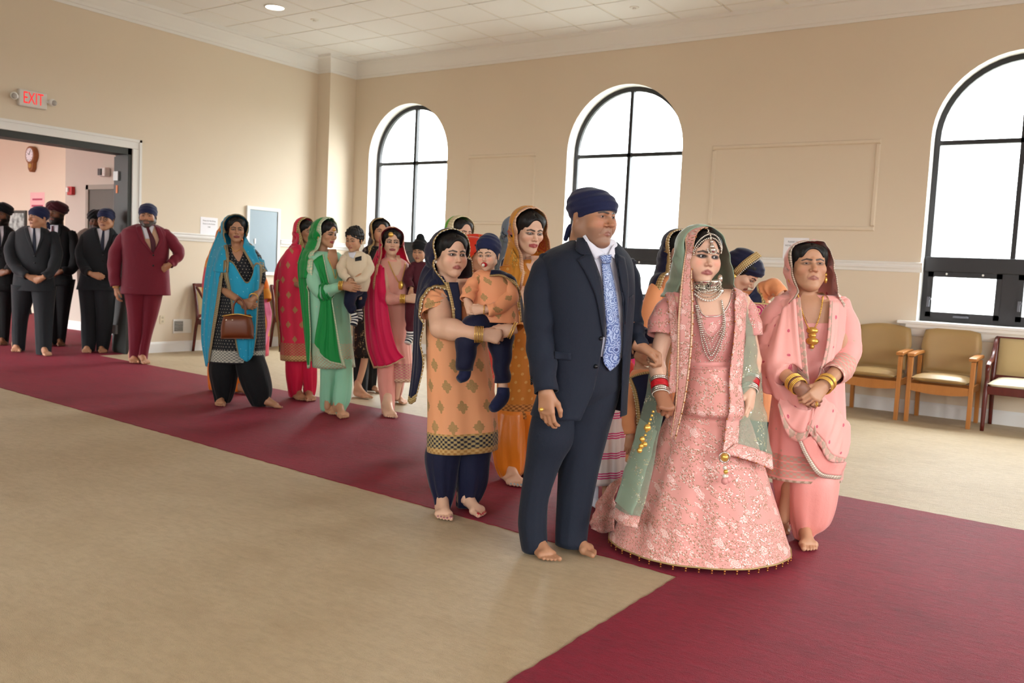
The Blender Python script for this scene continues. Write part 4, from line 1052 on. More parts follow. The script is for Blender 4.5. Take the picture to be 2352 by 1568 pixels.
    def loft_geo(s, rows, yaw=None, ratio=.62, nseg=64, n=48, fold=0., nf=7, ph=0., ex=2.2, tilt=0., swirl=.0, flare=1.5):
        R = np.array([(r[0], r[1], r[2], r[3] if len(r) > 3 else 0., r[4] if len(r) > 4 else ratio) for r in rows], float)
        yw = s.yaw if yaw is None else math.radians(yaw)
        S = catmull(R, n); a = np.linspace(0, 2*np.pi, nseg, endpoint=False)
        V = []; UV = []; cs = []
        for v, ul, ur, d, rt in S:
            pl, pr = s.P(ul, v, d), s.P(ur, v, d); c = (pl+pr)/2; cs.append(c)
            half = np.linalg.norm(pr-pl)/2; t = (len(V))/(n-1)
            g, A = s.ring(c, half, yw, rt, a, ex)
            if fold:
                w = fold * t**flare * (1-.75*t**8)
                f_ = .55*np.sin(nf*a + ph + swirl*t*6) + .3*np.sin((nf*2+1)*a + 1.7*ph + 2*t) + .25*np.sin((nf-3)*a - ph + 3*t)
                dr = (g-c); dr /= np.linalg.norm(dr, axis=1)[:, None] + 1e-9; g = g + dr*(w*f_)[:, None]
            if tilt: g[:, 2] += tilt*((g-c) @ CR)
            V.append(g); UV.append(np.stack([a*A, np.zeros_like(a)], 1))
        cs = np.array(cs); L = np.r_[0, np.cumsum(np.linalg.norm(np.diff(cs, axis=0), axis=1))]
        for i in range(n): UV[i][:, 1] = L[-1]-L[i]
        return np.vstack(V), grid_faces(nseg, n, True), np.vstack(UV)
    def sleeve_geo(s, pts, rad, n=26, nseg=18, wr=.004, ph=0., flat=1.):
        pts = np.asarray(pts, float); rad = np.asarray(rad, float); dv = unit(pts[0]-pts[1])       # rounded shoulder end
        pts = np.vstack([pts[0]+dv*rad[0]*.75, pts[0]+dv*rad[0]*.45, pts]); rad = np.r_[rad[0]*.45, rad[0]*.82, rad]; n += 6
        V, F, UV = tube_geo(pts, rad, nseg, n, flat, cap=False)
        c = V.reshape(n, nseg, 3); ctr = c.mean(1, keepdims=True); dr = c-ctr; L = np.linalg.norm(dr, axis=2, keepdims=True)+1e-9
        i = np.arange(n)[:, None]; a = np.linspace(0, 2*np.pi, nseg, endpoint=False)[None]
        w = wr*(np.sin(i*1.15+2*np.sin(a+ph)+ph) + .6*np.sin(i*.6-a*2+ph*2))
        c = c + dr/L*w[..., None]
        UV[:, 1] = UV[:, 1].max()-UV[:, 1]
        V = c.reshape(-1, 3); V = np.vstack([V, ctr[0]]); UV = np.vstack([UV, UV[0]])
        F = F + [[len(V)-1, (q+1) % nseg, q] for q in range(nseg)]
        return V, F, UV
    def garment(s, name, geos, mat, parent=None, label=None, thick=.004):
        V = []; F = []; U = []; n = 0
        for v, f, u in geos: V.append(v); F += [[i+n for i in q] for q in f]; U.append(u); n += len(v)
        V = np.vstack(V); V[:, 2] = np.maximum(V[:, 2], .012); s.geo[name] = (V, F); s._bvh.pop(name, None)
        o = mk(name, V, F, mat, parent or s.root, uv=np.vstack(U), label=label)
        if thick: md = o.modifiers.new('thick', 'SOLIDIFY'); md.thickness = thick; md.offset = -1
        return o
    def cutpoly(s, geo, poly, near=True):
        """opens a garment: removes the faces whose picture falls in poly on the side towards the camera, edge snapped to it"""
        V, F, U = geo; V = V.copy(); poly = np.array(poly, float); px = to_px_many(V)
        FA = np.array([f if len(f) == 4 else f + [f[-1]] for f in F])
        cen = px[FA].mean(1); A = V[FA]; nr = np.cross(A[:, 1]-A[:, 0], A[:, 2]-A[:, 0]); ctr = A.mean(1)
        mid = V.mean(0)
        front = ((ctr-mid) @ FH) < .02
        inside = inpoly(cen, poly) & front
        keep = ~inside
        fv = np.zeros(len(V), bool); fv[FA[inside].ravel()] = True; kv = np.zeros(len(V), bool); kv[FA[keep].ravel()] = True
        bd = np.nonzero(fv & kv)[0]
        for i in bd:
            q = closest_on_poly(px[i], poly); dep = (V[i]-CAMP) @ FH; t = at_dist(q[0], q[1], dep)
            if np.linalg.norm(t-V[i]) < .03: V[i] = t
        return V, [F[i] for i in np.nonzero(keep)[0]], U
    def bvh(s, name):
        if name not in s._bvh:
            V, F = s.geo[name]; s._bvh[name] = BVHTree.FromPolygons([tuple(v) for v in V], F)
        return s._bvh[name]
    def hit(s, u, v, targets, off=.004, d=.1):
        """pixel to the nearest surface among the person's pieces, lifted off it"""
        dr = ray(u, v); dr = dr/np.linalg.norm(dr); best = None
        for t in targets:
            r = s.bvh(t).ray_cast(Vector(CAMP), Vector(dr))
            if r[0] is not None and (best is None or r[3] < best[1]): best = (np.array(r[0]), r[3], np.array(r[1]))
        if best is None: return s.P(u, v, d)
        n = best[2]; n = n if n @ dr < 0 else -n
        return best[0] + off*unit(n*.6 - dr*.4)
    def patch(s, name, left, right, mat, targets, off=.006, nu=6, nv=24, thick=.003, parent=None, label=None, d=.1, crown=0., sm=2):
        """a fitted panel between two picture edges, laid on the given surfaces"""
        a = catmull(np.array([(*p, 0) for p in left], float), nv)[:, :2]; b = catmull(np.array([(*p, 0) for p in right], float), nv)[:, :2]
        V = np.zeros((nv, nu, 3))
        for j in range(nv):
            for i in range(nu):
                t = i/(nu-1); u, v = a[j]*(1-t)+b[j]*t; V[j, i] = s.hit(u, v, targets, off + crown*(1-(2*t-1)**2), d)
        for _ in range(sm):
            W_ = V.copy(); W_[1:-1] = (V[:-2]+V[2:]+2*V[1:-1])/4; V = W_
            W_ = V.copy(); W_[:, 1:-1] = (V[:, :-2]+V[:, 2:]+2*V[:, 1:-1])/4; V = W_
        wid = np.linalg.norm(V[:, -1]-V[:, 0], axis=1).mean(); L = np.r_[0, np.cumsum(np.linalg.norm(np.diff(V[:, nu//2], axis=0), axis=1))]
        uv = [(wid*(i/(nu-1)-.5), L[-1]-L[j]) for j in range(nv) for i in range(nu)]
        V = V.reshape(-1, 3); F = grid_faces(nu, nv); F = [f[::-1] for f in F]; s.geo[name] = (V, F); s._bvh.pop(name, None)
        o = mk(name, V, F, mat, parent or s.root, uv=uv, label=label)
        md = o.modifiers.new('thick', 'SOLIDIFY'); md.thickness = thick; md.offset = 0
        return o
    def sheet(s, name, paths, mat, nu=40, nv=24, border=None, bmat=None, fold=0., nf=5, ph=0., push=None, off=.008, thick=.0025, parent=None, label=None, fdir='u', beadr=0., beadm=None, bead_sides=(), step=.016):
        """cloth through the given world paths; border: {'u0','u1','v0','v1': width m}"""
        G = np.array([catmull(np.array(p), nu) for p in paths]); G = np.stack([catmull(G[:, i], nv) for i in range(nu)], 1)     # (nv,nu,3)
        gu = np.gradient(G, axis=1); gv = np.gradient(G, axis=0); N = np.cross(gu, gv); N /= np.linalg.norm(N, axis=2, keepdims=True)+1e-9
        tu = np.linspace(0, 1, nu)[None, :]; tv = np.linspace(0, 1, nv)[:, None]
        if fold:
            q = tu if fdir == 'u' else tv; o_ = tv if fdir == 'u' else tu
            w = .6*np.sin(2*np.pi*nf*q + ph + 1.5*o_) + .4*np.sin(2*np.pi*nf*1.9*q + 2*ph - 2*o_)
            G = G + N*(fold*w*np.minimum(1, 6*np.minimum(q, 1-q)+.25))[..., None]
        if push:
            Gf = G.reshape(-1, 3)
            for t in push:
                bv = s.bvh(t)
                for i in range(len(Gf)):
                    r = bv.find_nearest(Vector(Gf[i]), .12)
                    if r[0] is None: continue
                    n = np.array(r[1]); p = np.array(r[0]); dd = (Gf[i]-p) @ n
                    if dd < off and (dd > -.09): Gf[i] = p + n*off
            G = Gf.reshape(nv, nu, 3)
        lu = np.linalg.norm(np.diff(G, axis=1), axis=2).sum(1).mean(); lv = np.linalg.norm(np.diff(G, axis=0), axis=2).sum(0).mean()
        UVg = np.stack([np.broadcast_to(tu*lu, (nv, nu)), np.broadcast_to(tv*lv, (nv, nu))], 2)
        F = np.array(grid_faces(nu, nv)); fi = np.arange(len(F)); ju, jv = fi % (nu-1), fi // (nu-1)
        V = G.reshape(-1, 3); V[:, 2] = np.maximum(V[:, 2], .012); uv = UVg.reshape(-1, 2); bm = np.zeros(len(F), bool)
        for k_, w in (border or {}).items():
            if k_ == 'u0': bm |= (ju+.5)/(nu-1)*lu < w
            if k_ == 'u1': bm |= (1-(ju+.5)/(nu-1))*lu < w
            if k_ == 'v0': bm |= (jv+.5)/(nv-1)*lv < w
            if k_ == 'v1': bm |= (1-(jv+.5)/(nv-1))*lv < w
        s.geo[name] = (V, F.tolist()); s._bvh.pop(name, None)
        def part(nm, FF, mt, par, lb=None, extra=0.):
            ids = np.unique(FF); mp = np.full(len(V), -1); mp[ids] = np.arange(len(ids))
            o = mk(nm, V[ids], mp[FF].tolist(), mt, par, uv=uv[ids], label=lb)
            md = o.modifiers.new('thick', 'SOLIDIFY'); md.thickness = thick+extra; md.offset = 0
            return o
        o = part(name, F[~bm], mat, parent or s.root, label)
        if bm.any():
            # a border spanning several strips stays one trim
            part('border', F[bm], bmat, o, None, .002)
        if beadr:
            for k_ in bead_sides:
                e = dict(u0=G[:, 0], u1=G[:, -1], v0=G[0], v1=G[-1])[k_]
                bp = resample(e, step); bv_, bf_ = beads(bp, beadr); bo = mk('bead_trim', bv_, bf_, beadm, o); bo['kind'] = 'stuff'
        return o
    def hood(s, name, front, mat, back=.2, grow=1.04, bmat=None, bw=0., nu=64, nv=22, push=('head',), fall=.0, close=.35, parent=None, yaw=None, off=.02, beadr=0., beadm=None, tail=0., alpha=None, fold=.004, nf=9, step=.016, label=None, hf=.035):
        """veil over the head: front edge given as a world path over the head from one hem to the other"""
        E = catmull(np.array(front), 33)
        hfw = unit(-s.hR[:, 1]*np.array([1, 1, 0])); chin = (s.ho - UP*.12*s.hs)[2]
        for i in range(len(E)):                               # seat the edge on the head, just behind the face
            w = np.clip((E[i, 2]-chin)/(.12*s.hs), 0, 1); r = E[i]-CAMP; den = r @ hfw
            if w <= 0 or abs(den)/np.linalg.norm(r) < .45: continue
            t = (hf*s.hs + (s.ho-CAMP) @ hfw)/den; dl = np.clip((t-1)*np.linalg.norm(r), -.1, .1)
            E[i] = E[i] + r/np.linalg.norm(r)*dl*w
        yw = s.yaw if yaw is None else math.radians(yaw); bk = rotz(yw) @ FH
        top = E[:, 2].max(); ax = E.mean(0); rows = [E]
        for q, (b, g, dz) in enumerate(((.3, grow, .006), (.62, grow*1.0, -.004), (.88, .86, -.03), (1., close, -.06))):
            R = E.copy(); lat = unit(np.cross(bk, UP)); cc = (E @ lat); c0 = (cc.max()+cc.min())/2
            hh = np.clip((E[:, 2]-(top-.28))/.28, 0, 1)
            gg = g + (1-hh)*fall
            R = R + bk*back*b + lat[None]*((cc-c0)*(gg-1))[:, None]; R[:, 2] += dz*hh
            rows.append(R)
        return s.sheet(name, rows, mat, nu, nv, border={'v0': bw} if bw else None, bmat=bmat, push=push, off=off, fold=fold, nf=nf, parent=parent, beadr=beadr, beadm=beadm, bead_sides=('v0',), step=step, label=label)
    def bangles(s, c, axis, R, r, mat, n=1, gap=.012, name='bangle', parent=None, flat=1.):
        axis = unit(axis)
        x = unit(np.cross(axis, [.3, .2, .9])); y = np.cross(axis, x)
        for i in range(n):
            cc = np.asarray(c) + axis*gap*(i-(n-1)/2); t = np.linspace(0, 2*np.pi, 25)
            V, F, _ = tube_geo(cc + R*(np.cos(t)[:, None]*x + np.sin(t)[:, None]*y), r, 8, 33, cap=False); mk(name, V, F, mat, parent or s.root)
    def chain(s, name, pxpath, targets, r, mat, step=None, off=.004, n=40, d=.12, parent=None, beadm=None):
        """jewellery string laid on the surfaces along a picture path"""
        p = catmull(np.array([(*q, 0) for q in pxpath], float), n)[:, :2]; W_ = np.array([s.hit(u, v, targets, off+r, d) for u, v in p])
        for _ in range(2): Q = W_.copy(); Q[1:-1] = (W_[:-2]+W_[2:]+2*W_[1:-1])/4; W_ = Q
        if step:
            V, F = beads(resample(W_, step), r, 7, 5); o = mk(name, V, F, mat, parent or s.root); o['kind'] = 'stuff'; return o
        V, F, _ = tube_geo(W_, r, 8, len(W_)); return mk(name, V, F, mat, parent or s.root)
    def blob(s, name, c, r, mat, parent=None, n=10, m=8):
        V, F = ball_geo(c, r, n, m); return mk(name, V, F, mat, parent or s.root)
def inpoly(P, poly):
    x, y = P[:, 0], P[:, 1]; c = np.zeros(len(P), bool); n = len(poly)
    for i in range(n):
        (x0, y0), (x1, y1) = poly[i], poly[(i+1) % n]
        with np.errstate(divide='ignore', invalid='ignore'): c ^= ((y0 > y) != (y1 > y)) & (x < (x1-x0)*(y-y0)/(y1-y0+1e-12)+x0)
    return c
def closest_on_poly(p, poly):
    best = None
    for i in range(len(poly)):
        a, b = poly[i], poly[(i+1) % len(poly)]; d = b-a; t = np.clip(((p-a) @ d)/(d @ d+1e-9), 0, 1); q = a+t*d; e = np.sum((q-p)**2)
        if best is None or e < best[0]: best = (e, q)
    return best[1]
# ------------------------------------------------------------------ fabrics
M_NAVYSUIT = cloth('navy_suit_wool', '#171d2b', .8, .1, 1200.); M_GREYSUIT = cloth('charcoal_suit_wool', '#191b1f', .8, .1); M_BLACKSUIT = cloth('black_suit_wool', '#0d0d0f', .8, .05)
M_MAROONSUIT = cloth('maroon_suit_cloth', '#6c1428', .7, .2); M_SHIRT = cloth('white_shirt_cotton', '#dcdce6', .7, .1); M_VEST = cloth('beige_waistcoat', '#c9a489', .7, .1)
M_NAVYCLOTH = cloth('navy_cotton', '#171d40', .8, .2); M_NAVY = cloth('navy_crepe', '#0d1130', .7, .25); M_BLACKTEX = cloth('black_cotton', '#0b0c10', .8, .15)
M_BUTTON = plain('dark_button', '#0c0d10', .3); M_GOLDM = plain('gold_metal', '#e9bb5c', .28, .65, var=.1); M_SILVER = plain('silver_stone', '#d8d0c2', .15, .9, var=.2, scale=200.)
M_PEARL = plain('pearl', '#e6dfd0', .25, .1); M_REDBANGLE = plain('red_bangle', '#c1121f', .25, .1); M_LEATHER = plain('brown_leather', '#6e3416', .4, var=.12, bump=.1, bscale=120.)
M_RED_TURB = cloth('maroon_turban_cloth', '#3c0a16', .8, .2)
M_COPPER = plain('copper_bead', '#b5713c', .3, .8)
def trim_mat(name, c0, c1, sc=90., metal=.35, rough=.45):
    """woven metallic border: fine stripes with glints"""
    b = NB(name); u = b.sep(b.uv); st = b.math('SINE', b.mul(u[0], sc*6.)); sv = b.math('SINE', b.mul(u[1], sc*6.)); n = b.noise(b.scale(b.uv, (sc*4, sc*4, 1.)), 1., 3., .7)
    f = b.step(b.add(b.mul(b.add(st, sv), .12), n), .35, .7); b.bump(f, .5, .002); return b.done(b.mix(f, hx(c0), hx(c1)), rough, metal, .5)
M_GOLDTRIM = trim_mat('gold_tinsel_border', '#8a6b3c', '#d8bd84'); M_TAUPETRIM = trim_mat('taupe_tinsel_border', '#6f6046', '#b3a17a'); M_SILVERTRIM = trim_mat('silver_tinsel_border', '#a8917c', '#e9dccb')
M_PINKGOLD = trim_mat('pink_gold_border', '#c9906e', '#eec9a6')
def floral(name, base, rose, leaf, glint, sc=13., dens=.5, alpha=None, hem=0., sheen=.25, shape=1.):
    """embroidered roses with beaded leaf sprays on silk"""
    b = NB(name); uv = b.uv; base = hx(base) if isinstance(base, str) else base
    w = b.node('ShaderNodeVectorMath', {0: uv, 1: b.scale(b.comb(b.noise(uv, 9., 2.), b.noise(uv, 11., 2.)), (.04, .04, 0.))}, operation='ADD').outputs[0]
    v1 = b.vor(w, sc, 'F1', .8); d = v1.outputs['Distance']; cr = b.sep(v1.outputs['Color'])
    loc = b.node('ShaderNodeVectorMath', {0: w, 1: v1.outputs['Position']}, operation='SUBTRACT').outputs[0]; lx = b.sep(loc)
    ang = b.math('ARCTAN2', lx[1], lx[0]); wob = b.noise(b.scale(w, (sc, sc, 1.)), 5., 2.)
    has = b.gt(cr[0], 1-dens*.8)
    ring = b.math('SINE', b.add(b.mul(b.add(d, b.mul(wob, .16)), 46.), b.mul(ang, 2.)))
    rosem = b.mul(b.mul(b.lt(b.add(d, b.mul(b.math('SINE', b.mul(ang, 5.)), .03)), .33), b.gt(ring, -.35)), has)
    v2 = b.vor(uv, sc*9., 'F1', 1.); c2 = b.sep(v2.outputs['Color']); clus = b.noise(uv, sc*1.1, 2., .55)
    near = b.gt(d, .32)
    leafm = b.mul(b.mul(b.lt(v2.outputs['Distance'], .42), b.gt(clus, .52-.06*dens)), near)
    if hem:
        vv = b.sep(uv)[1]; band = b.lt(vv, hem); leafm = b.mx(leafm, b.mul(b.mul(band, b.lt(v2.outputs['Distance'], .34)), b.gt(d, .3))); rosem = b.mx(rosem, b.mul(b.mul(band, b.lt(d, .34)), b.gt(ring, -.1)))
    gl = b.mul(leafm, b.gt(c2[0], .7))
    col = b.mix(b.noise(b.ob, 4., 2.), tuple(x*.94 for x in base), base)
    col = b.mix(b.mul(rosem, .7), col, hx(rose)); col = b.mix(b.mul(leafm, .85), col, hx(leaf)); col = b.mix(gl, col, hx(glint))
    b.bump(b.mx(rosem, leafm), .35, .002)
    m = b.done(col, b.math('SUBTRACT', .6, b.mul(gl, .2)), b.mul(gl, .4), .3, sheen)
    if alpha is not None: b.put(b.b.inputs['Alpha'], b.mx(b.mx(rosem, leafm), alpha))
    return m
M_BRIDE = floral('bridal_floral_silk', '#e09c92', '#f6dcd2', '#8f7150', '#d9d0c4', 17., .85, hem=.17)
M_BRIDEBAND = floral('bridal_floral_band', '#dc9c92', '#f6dcd2', '#8a6a48', '#d9d0c4', 22., 1.)
M_BODICE = floral('bridal_bodice_silk', '#dc958e', '#f0c4ba', '#9a7a58', '#d9d0c4', 17., .45)
M_WAIST = cloth('bridal_pink_silk', '#de9891', .45, .3)
M_NET = floral('sage_net', '#a9b79f', '#c9cdb8', '#b8ad8a', '#e8e4d6', 14., -1., alpha=.36); M_SAGE = cloth('sage_satin', '#97ad95', .45, .3)
def grid_motif(name, base, motif, sx, sy, r, hem=None, shape='diamond', glint=None, sheen=.25, dark=None, rough=.65, stagger=True, origin=0.):
    """motifs set in a staggered grid; hem = list of (v0, v1, colour) bands up from the hem"""
    b = NB(name); base = hx(base); u, v, _ = b.sep(b.uv)
    row = b.math('FLOOR', b.math('DIVIDE', b.add(v, origin), sy)); sh = b.mul(b.math('MODULO', b.math('ABSOLUTE', row), 2.), .5 if stagger else 0.)
    fu = b.math('ABSOLUTE', b.math('SUBTRACT', b.math('FRACT', b.add(b.math('DIVIDE', u, sx), b.add(sh, 20.))), .5)); fv = b.math('ABSOLUTE', b.math('SUBTRACT', b.math('FRACT', b.math('DIVIDE', b.add(v, origin+sy*20), sy)), .5))
    fu, fv = b.mul(fu, sx), b.mul(fv, sy)
    if shape == 'diamond':
        dd = b.add(fu, fv); k_ = b.math('SINE', b.mul(b.math('ARCTAN2', fv, fu), 8.)); dist = b.add(dd, b.mul(k_, r*.12))
    else: dist = b.math('SQRT', b.add(b.mul(fu, fu), b.mul(fv, fv)))
    n = b.noise(b.scale(b.uv, (380., 380., 1.)), 1., 2., .8)
    m_ = b.mul(b.lt(dist, r), b.gt(n, .42))
    col = b.mix(b.noise(b.ob, 5., 2.), tuple(x*.92 for x in base), base); col = b.mix(m_, col, hx(motif))
    H = m_
    for (v0, v1, c, c2) in (hem or []):
        band = b.mul(b.gt(v, v0), b.lt(v, v1)); sc_ = b.math('SINE', b.mul(u, 170.)); sc2 = b.math('SINE', b.mul(v, 260.)); pat = b.gt(b.add(b.mul(b.mul(sc_, sc2), .22), n), .5)
        col = b.mix(band, col, b.mix(pat, hx(c), hx(c2))); H = b.mx(H, b.mul(band, pat))
    b.bump(b.add(H, b.mul(b.noise(b.ob, 14., 3.), .8)), .4, .004)
    return b.done(col, rough, b.mul(H, .3), .35, sheen)
def stripes(name, cols, w, axis=1, rough=.8):
    b = NB(name); t = b.math('FRACT', b.math('DIVIDE', b.add(b.sep(b.uv)[axis], 10*w), w)); col = hx(cols[0][1])
    for p, c in cols[1:]: col = b.mix(b.gt(t, p), col, hx(c))
    b.bump(b.noise(b.ob, 60., 2.), .2, .003); return b.done(col, rough, 0., .3, .2)
def paisley(name):
    b = NB(name); v = b.vor(b.uv, 24., 'F1', .9); d = v.outputs['Distance']; n = b.noise(b.uv, 60., 2.); a = b.math('SINE', b.mul(b.add(d, b.mul(n, .25)), 34.))
    v2 = b.vor(b.uv, 130., 'F1', 1.); col = b.mix(b.step(a, -.2, .4), hx('#435a94'), hx('#9fb0d2')); col = b.mix(b.mul(b.lt(d, .16), .9), col, hx('#27345f')); col = b.mix(b.mul(b.lt(v2.outputs['Distance'], .25), b.lt(a, 0.)), col, hx('#c4cde0'))
    return b.done(col, .4, 0., .5, .2)
M_TIE = paisley('blue_paisley_silk')
def add_suit(p, rows, sleeves, mat, V_open=None, ratio=.62, yaw=None, fold=.004, n=60, nseg=120, ph=0.):
    g = p.loft_geo(rows, yaw, ratio, nseg, n, fold, 5, ph, 2.4)
    if V_open is not None: g = p.cutpoly(g, V_open)
    gs = [g] + [p.sleeve_geo([p.P(*q[:3]) for q in sl], [p.m(q[3]) for q in sl], 34, 22, .0035, i+ph) for i, sl in enumerate(sleeves)]
    return p.garment('jacket', gs, mat)
# ------------------------------------------------------------------ the man in the navy suit
p = Person('man in a navy suit, blue paisley tie and navy head cloth', (1272, 1265), 40, skin='tan', hi=True)
p.head('man', (1399, 498), 70, yaw=40, pitch=4, roll=0, d=.13, lip='#8a5348', gray=.38, lid=.3, brow='#1c1614', blush=.2, zs=.78)
p.hat('kerchief', M_NAVYCLOTH, 'head_cloth', 1.04)
rows = [(553, 1316, 1418, .0), (566, 1290, 1432, .0), (584, 1256, 1447, .0), (612, 1243, 1456, .02), (680, 1246, 1458, .03), (770, 1256, 1452, .03), (850, 1248, 1446, .02), (905, 1236, 1442, .02), (950, 1222, 1440, .02)]
opening = [(1341, 541), (1364, 595), (1380, 645), (1389, 725), (1386, 775), (1378, 832), (1364, 897), (1334, 965), (1425, 965), (1427, 943), (1431, 820), (1433, 735), (1431, 691), (1418, 614), (1408, 566), (1404, 540), (1375, 530)]
shirt_rows = [(548, 1330, 1412, .03), (566, 1305, 1425, .02), (600, 1280, 1440, .0), (700, 1280, 1444, .02), (790, 1282, 1438, .02), (826, 1284, 1430, .01)]
p.garment('shirt', [p.loft_geo(shirt_rows, None, .62, 64, 30)], M_SHIRT)
jk = add_suit(p, rows, [[(1263, 606, .08, 30), (1246, 650, .12, 37), (1240, 720, .14, 36), (1241, 780, .15, 33), (1247, 840, .2, 30), (1254, 900, .24, 27)],
                        [(1438, 612, -.1, 26), (1448, 670, -.14, 27), (1452, 735, -.13, 25), (1460, 765, -.09, 22), (1472, 797, -.04, 18)]], M_NAVYSUIT, opening)
p.garment('trousers', [p.loft_geo([(812, 1276, 1432, .02), (840, 1262, 1430, .03), (890, 1245, 1428, .02), (930, 1250, 1410, .0, .5), (950, 1280, 1380, -.02, .3)], None, .6, 72, 20, .003, 5),
    p.loft_geo([(880, 1250, 1340, .04, .6), (920, 1232, 1338, .04, .68), (960, 1221, 1334, .05, .76), (1010, 1212, 1320, .06, .85), (1060, 1208, 1290, .06), (1140, 1197, 1262, .06), (1200, 1191, 1257, .05), (1240, 1195, 1258, .05), (1266, 1199, 1257, .05)], None, .95, 40, 30, .006, 5, 1., 2., -.05),
    p.loft_geo([(860, 1315, 1430, .02, .6), (910, 1300, 1424, .0, .66), (960, 1284, 1408, -.01, .76), (1010, 1276, 1393, -.02, .85), (1060, 1282, 1379, -.02), (1140, 1280, 1362, -.02), (1200, 1277, 1352, -.02), (1251, 1275, 1347, -.01)], None, .95, 40, 30, .006, 5, 2.4, 2., -.05)], M_NAVYSUIT)
p.patch('lapel', [(1326, 597), (1340, 620), (1357, 654), (1370, 690), (1384, 772)], [(1356, 578), (1373, 622), (1382, 656), (1388, 722), (1387, 774)], M_NAVYSUIT, ['jacket', 'shirt'], .007, 6, 20, .004, parent=jk)
p.patch('collar', [(1328, 548), (1321, 574), (1335, 586)], [(1342, 541), (1350, 566), (1360, 588)], M_NAVYSUIT, ['jacket', 'shirt'], .009, 5, 10, .004, parent=jk)
p.patch('lapel', [(1411, 582), (1421, 628), (1430, 690), (1432, 740)], [(1433, 592), (1441, 640), (1441, 692), (1435, 745)], M_NAVYSUIT, ['jacket', 'shirt'], .006, 6, 20, .004, parent=jk)
p.patch('breast_pocket', [(1441, 684), (1441, 690)], [(1453, 676), (1453, 682)], M_NAVYSUIT, ['jacket'], .004, 4, 4, .004, parent=jk)
p.patch('pocket_flap', [(1272, 806), (1274, 824)], [(1312, 812), (1312, 828)], M_NAVYSUIT, ['jacket'], .004, 6, 5, .004, parent=jk)
for u, v in ((1380, 777), (1368, 841)): p.blob('button', p.hit(u, v, ['jacket'], .003), .0095, M_BUTTON, jk)
for i in range(4): p.blob('cuff_button', p.hit(1221, 866+i*5, ['jacket'], .002), .0055, M_BUTTON, jk)
p.patch('shirt_collar', [(1340, 541), (1350, 566), (1365, 596)], [(1346, 538), (1362, 562), (1388, 583)], M_SHIRT, ['shirt', 'head'], .010, 6, 10, .004)
p.patch('shirt_collar', [(1404, 566), (1398, 578), (1396, 585)], [(1407, 562), (1409, 580), (1411, 596)], M_SHIRT, ['shirt', 'head'], .010, 5, 10, .004)
tie = p.patch('tie', [(1379, 604), (1382, 640), (1385, 691), (1391, 767), (1382, 825), (1396, 850)], [(1397, 604), (1406, 640), (1414, 691), (1421, 767), (1420, 827), (1398, 851)], M_TIE, ['shirt', 'trousers'], .012, 7, 34, .005, crown=.004)
p.patch('tie_knot', [(1374, 588), (1380, 605)], [(1400, 585), (1398, 604)], M_TIE, ['shirt', 'tie'], .018, 6, 6, .006, parent=tie, crown=.006)
w1, w2 = p.P(1254, 897, .25), p.P(1470, 796, -.04)
p.hand(w1, (-.02, 0, -1) + p.fw*.12, p.sd*.8 - UP*.1 + FH*.5, p.fw, 'relax', 1.02)
p.hand(w2, CR*.95 - UP*.35 - FH*.1, -FH*.1 - UP*.6, UP, 'grip', 1.0)
rg = p.P(1243, 939, .29); p.bangles(rg, UP, .0105, .0025, M_GOLDM, 1, name='ring'); p.blob('ring_stone', rg - FH*.012, (.009, .009, .009), M_GOLDM)
p.foot((1214, 1262), (1276, 1296), 'R'); p.foot((1284, 1251), (1374, 1284), 'L')
p.torso(p.hp(0, .03, -.14), p.P(1280, 612, .08), p.P(1428, 612, -.1), p.P(1330, 930), (p.P(1240, 755, .15), p.P(1452, 735, -.13)), (w1, w2), (p.P(1225, 1110, .06), p.P(1320, 1105, -.02)), (p.P(1225, 1235, .05), p.P(1312, 1230, -.01)), bulk=.9, ar=.9)
p.finish()
# ------------------------------------------------------------------ the bride
p = Person('bride in a pink floral embroidered lehenga with sage green veil', (1605, 1258), 10, skin='fair', hi=True)
p.head('round', (1629, 589), 66, yaw=14, pitch=3, roll=2, d=.14, lip='#9a4f50', lid=.95, gaze=(14, 0), blush=.25, brow='#0c0706')
p.hat('parted', M_HAIR, 'hair', 1.0)
bod = [(662, 1585, 1680, .02), (676, 1556, 1702, .02), (700, 1546, 1708, .02), (740, 1552, 1702, .04), (790, 1560, 1694, .04), (830, 1568, 1690, .03), (850, 1568, 1692, .03)]
gb = p.loft_geo(bod, None, .66, 72, 30, .002, 6)
sl1 = p.sleeve_geo([p.P(1552, 688, .03), p.P(1532, 712, .04), p.P(1520, 738, .05), p.P(1515, 770, .07)], [p.m(20), p.m(27), p.m(29), p.m(29)], 18, 20, .002)
sl2 = p.sleeve_geo([p.P(1700, 688, -.02), p.P(1715, 715, -.03), p.P(1722, 740, -.02), p.P(1727, 772, -.01)], [p.m(20), p.m(25), p.m(26), p.m(26)], 18, 20, .002)
p.garment('blouse', [gb, sl1, sl2], M_BODICE)
sk = [(838, 1568, 1692, .03), (862, 1563, 1697, .03), (905, 1552, 1710, .04, .98), (938, 1545, 1716, .045, 1.02), (953, 1538, 1719, .02, .88), (975, 1524, 1728, .02, .9), (1030, 1500, 1745, .01), (1110, 1464, 1770, .0), (1180, 1430, 1793, .0), (1222, 1410, 1806, 0), (1242, 1398, 1812, 0)]
p.garment('skirt', [p.loft_geo(sk, None, .93, 160, 70, .022, 8, .6, 2., 0., .25, 1.3)], M_BRIDE)
p.patch('waistband', [(1572, 832), (1572, 848)], [(1690, 830), (1692, 846)], M_WAIST, ['blouse', 'skirt'], .006, 14, 5)
p.skinpatch([(1600, 668), (1603, 695), (1616, 724)], [(1680, 664), (1672, 698), (1655, 723)], ['blouse'], .003)
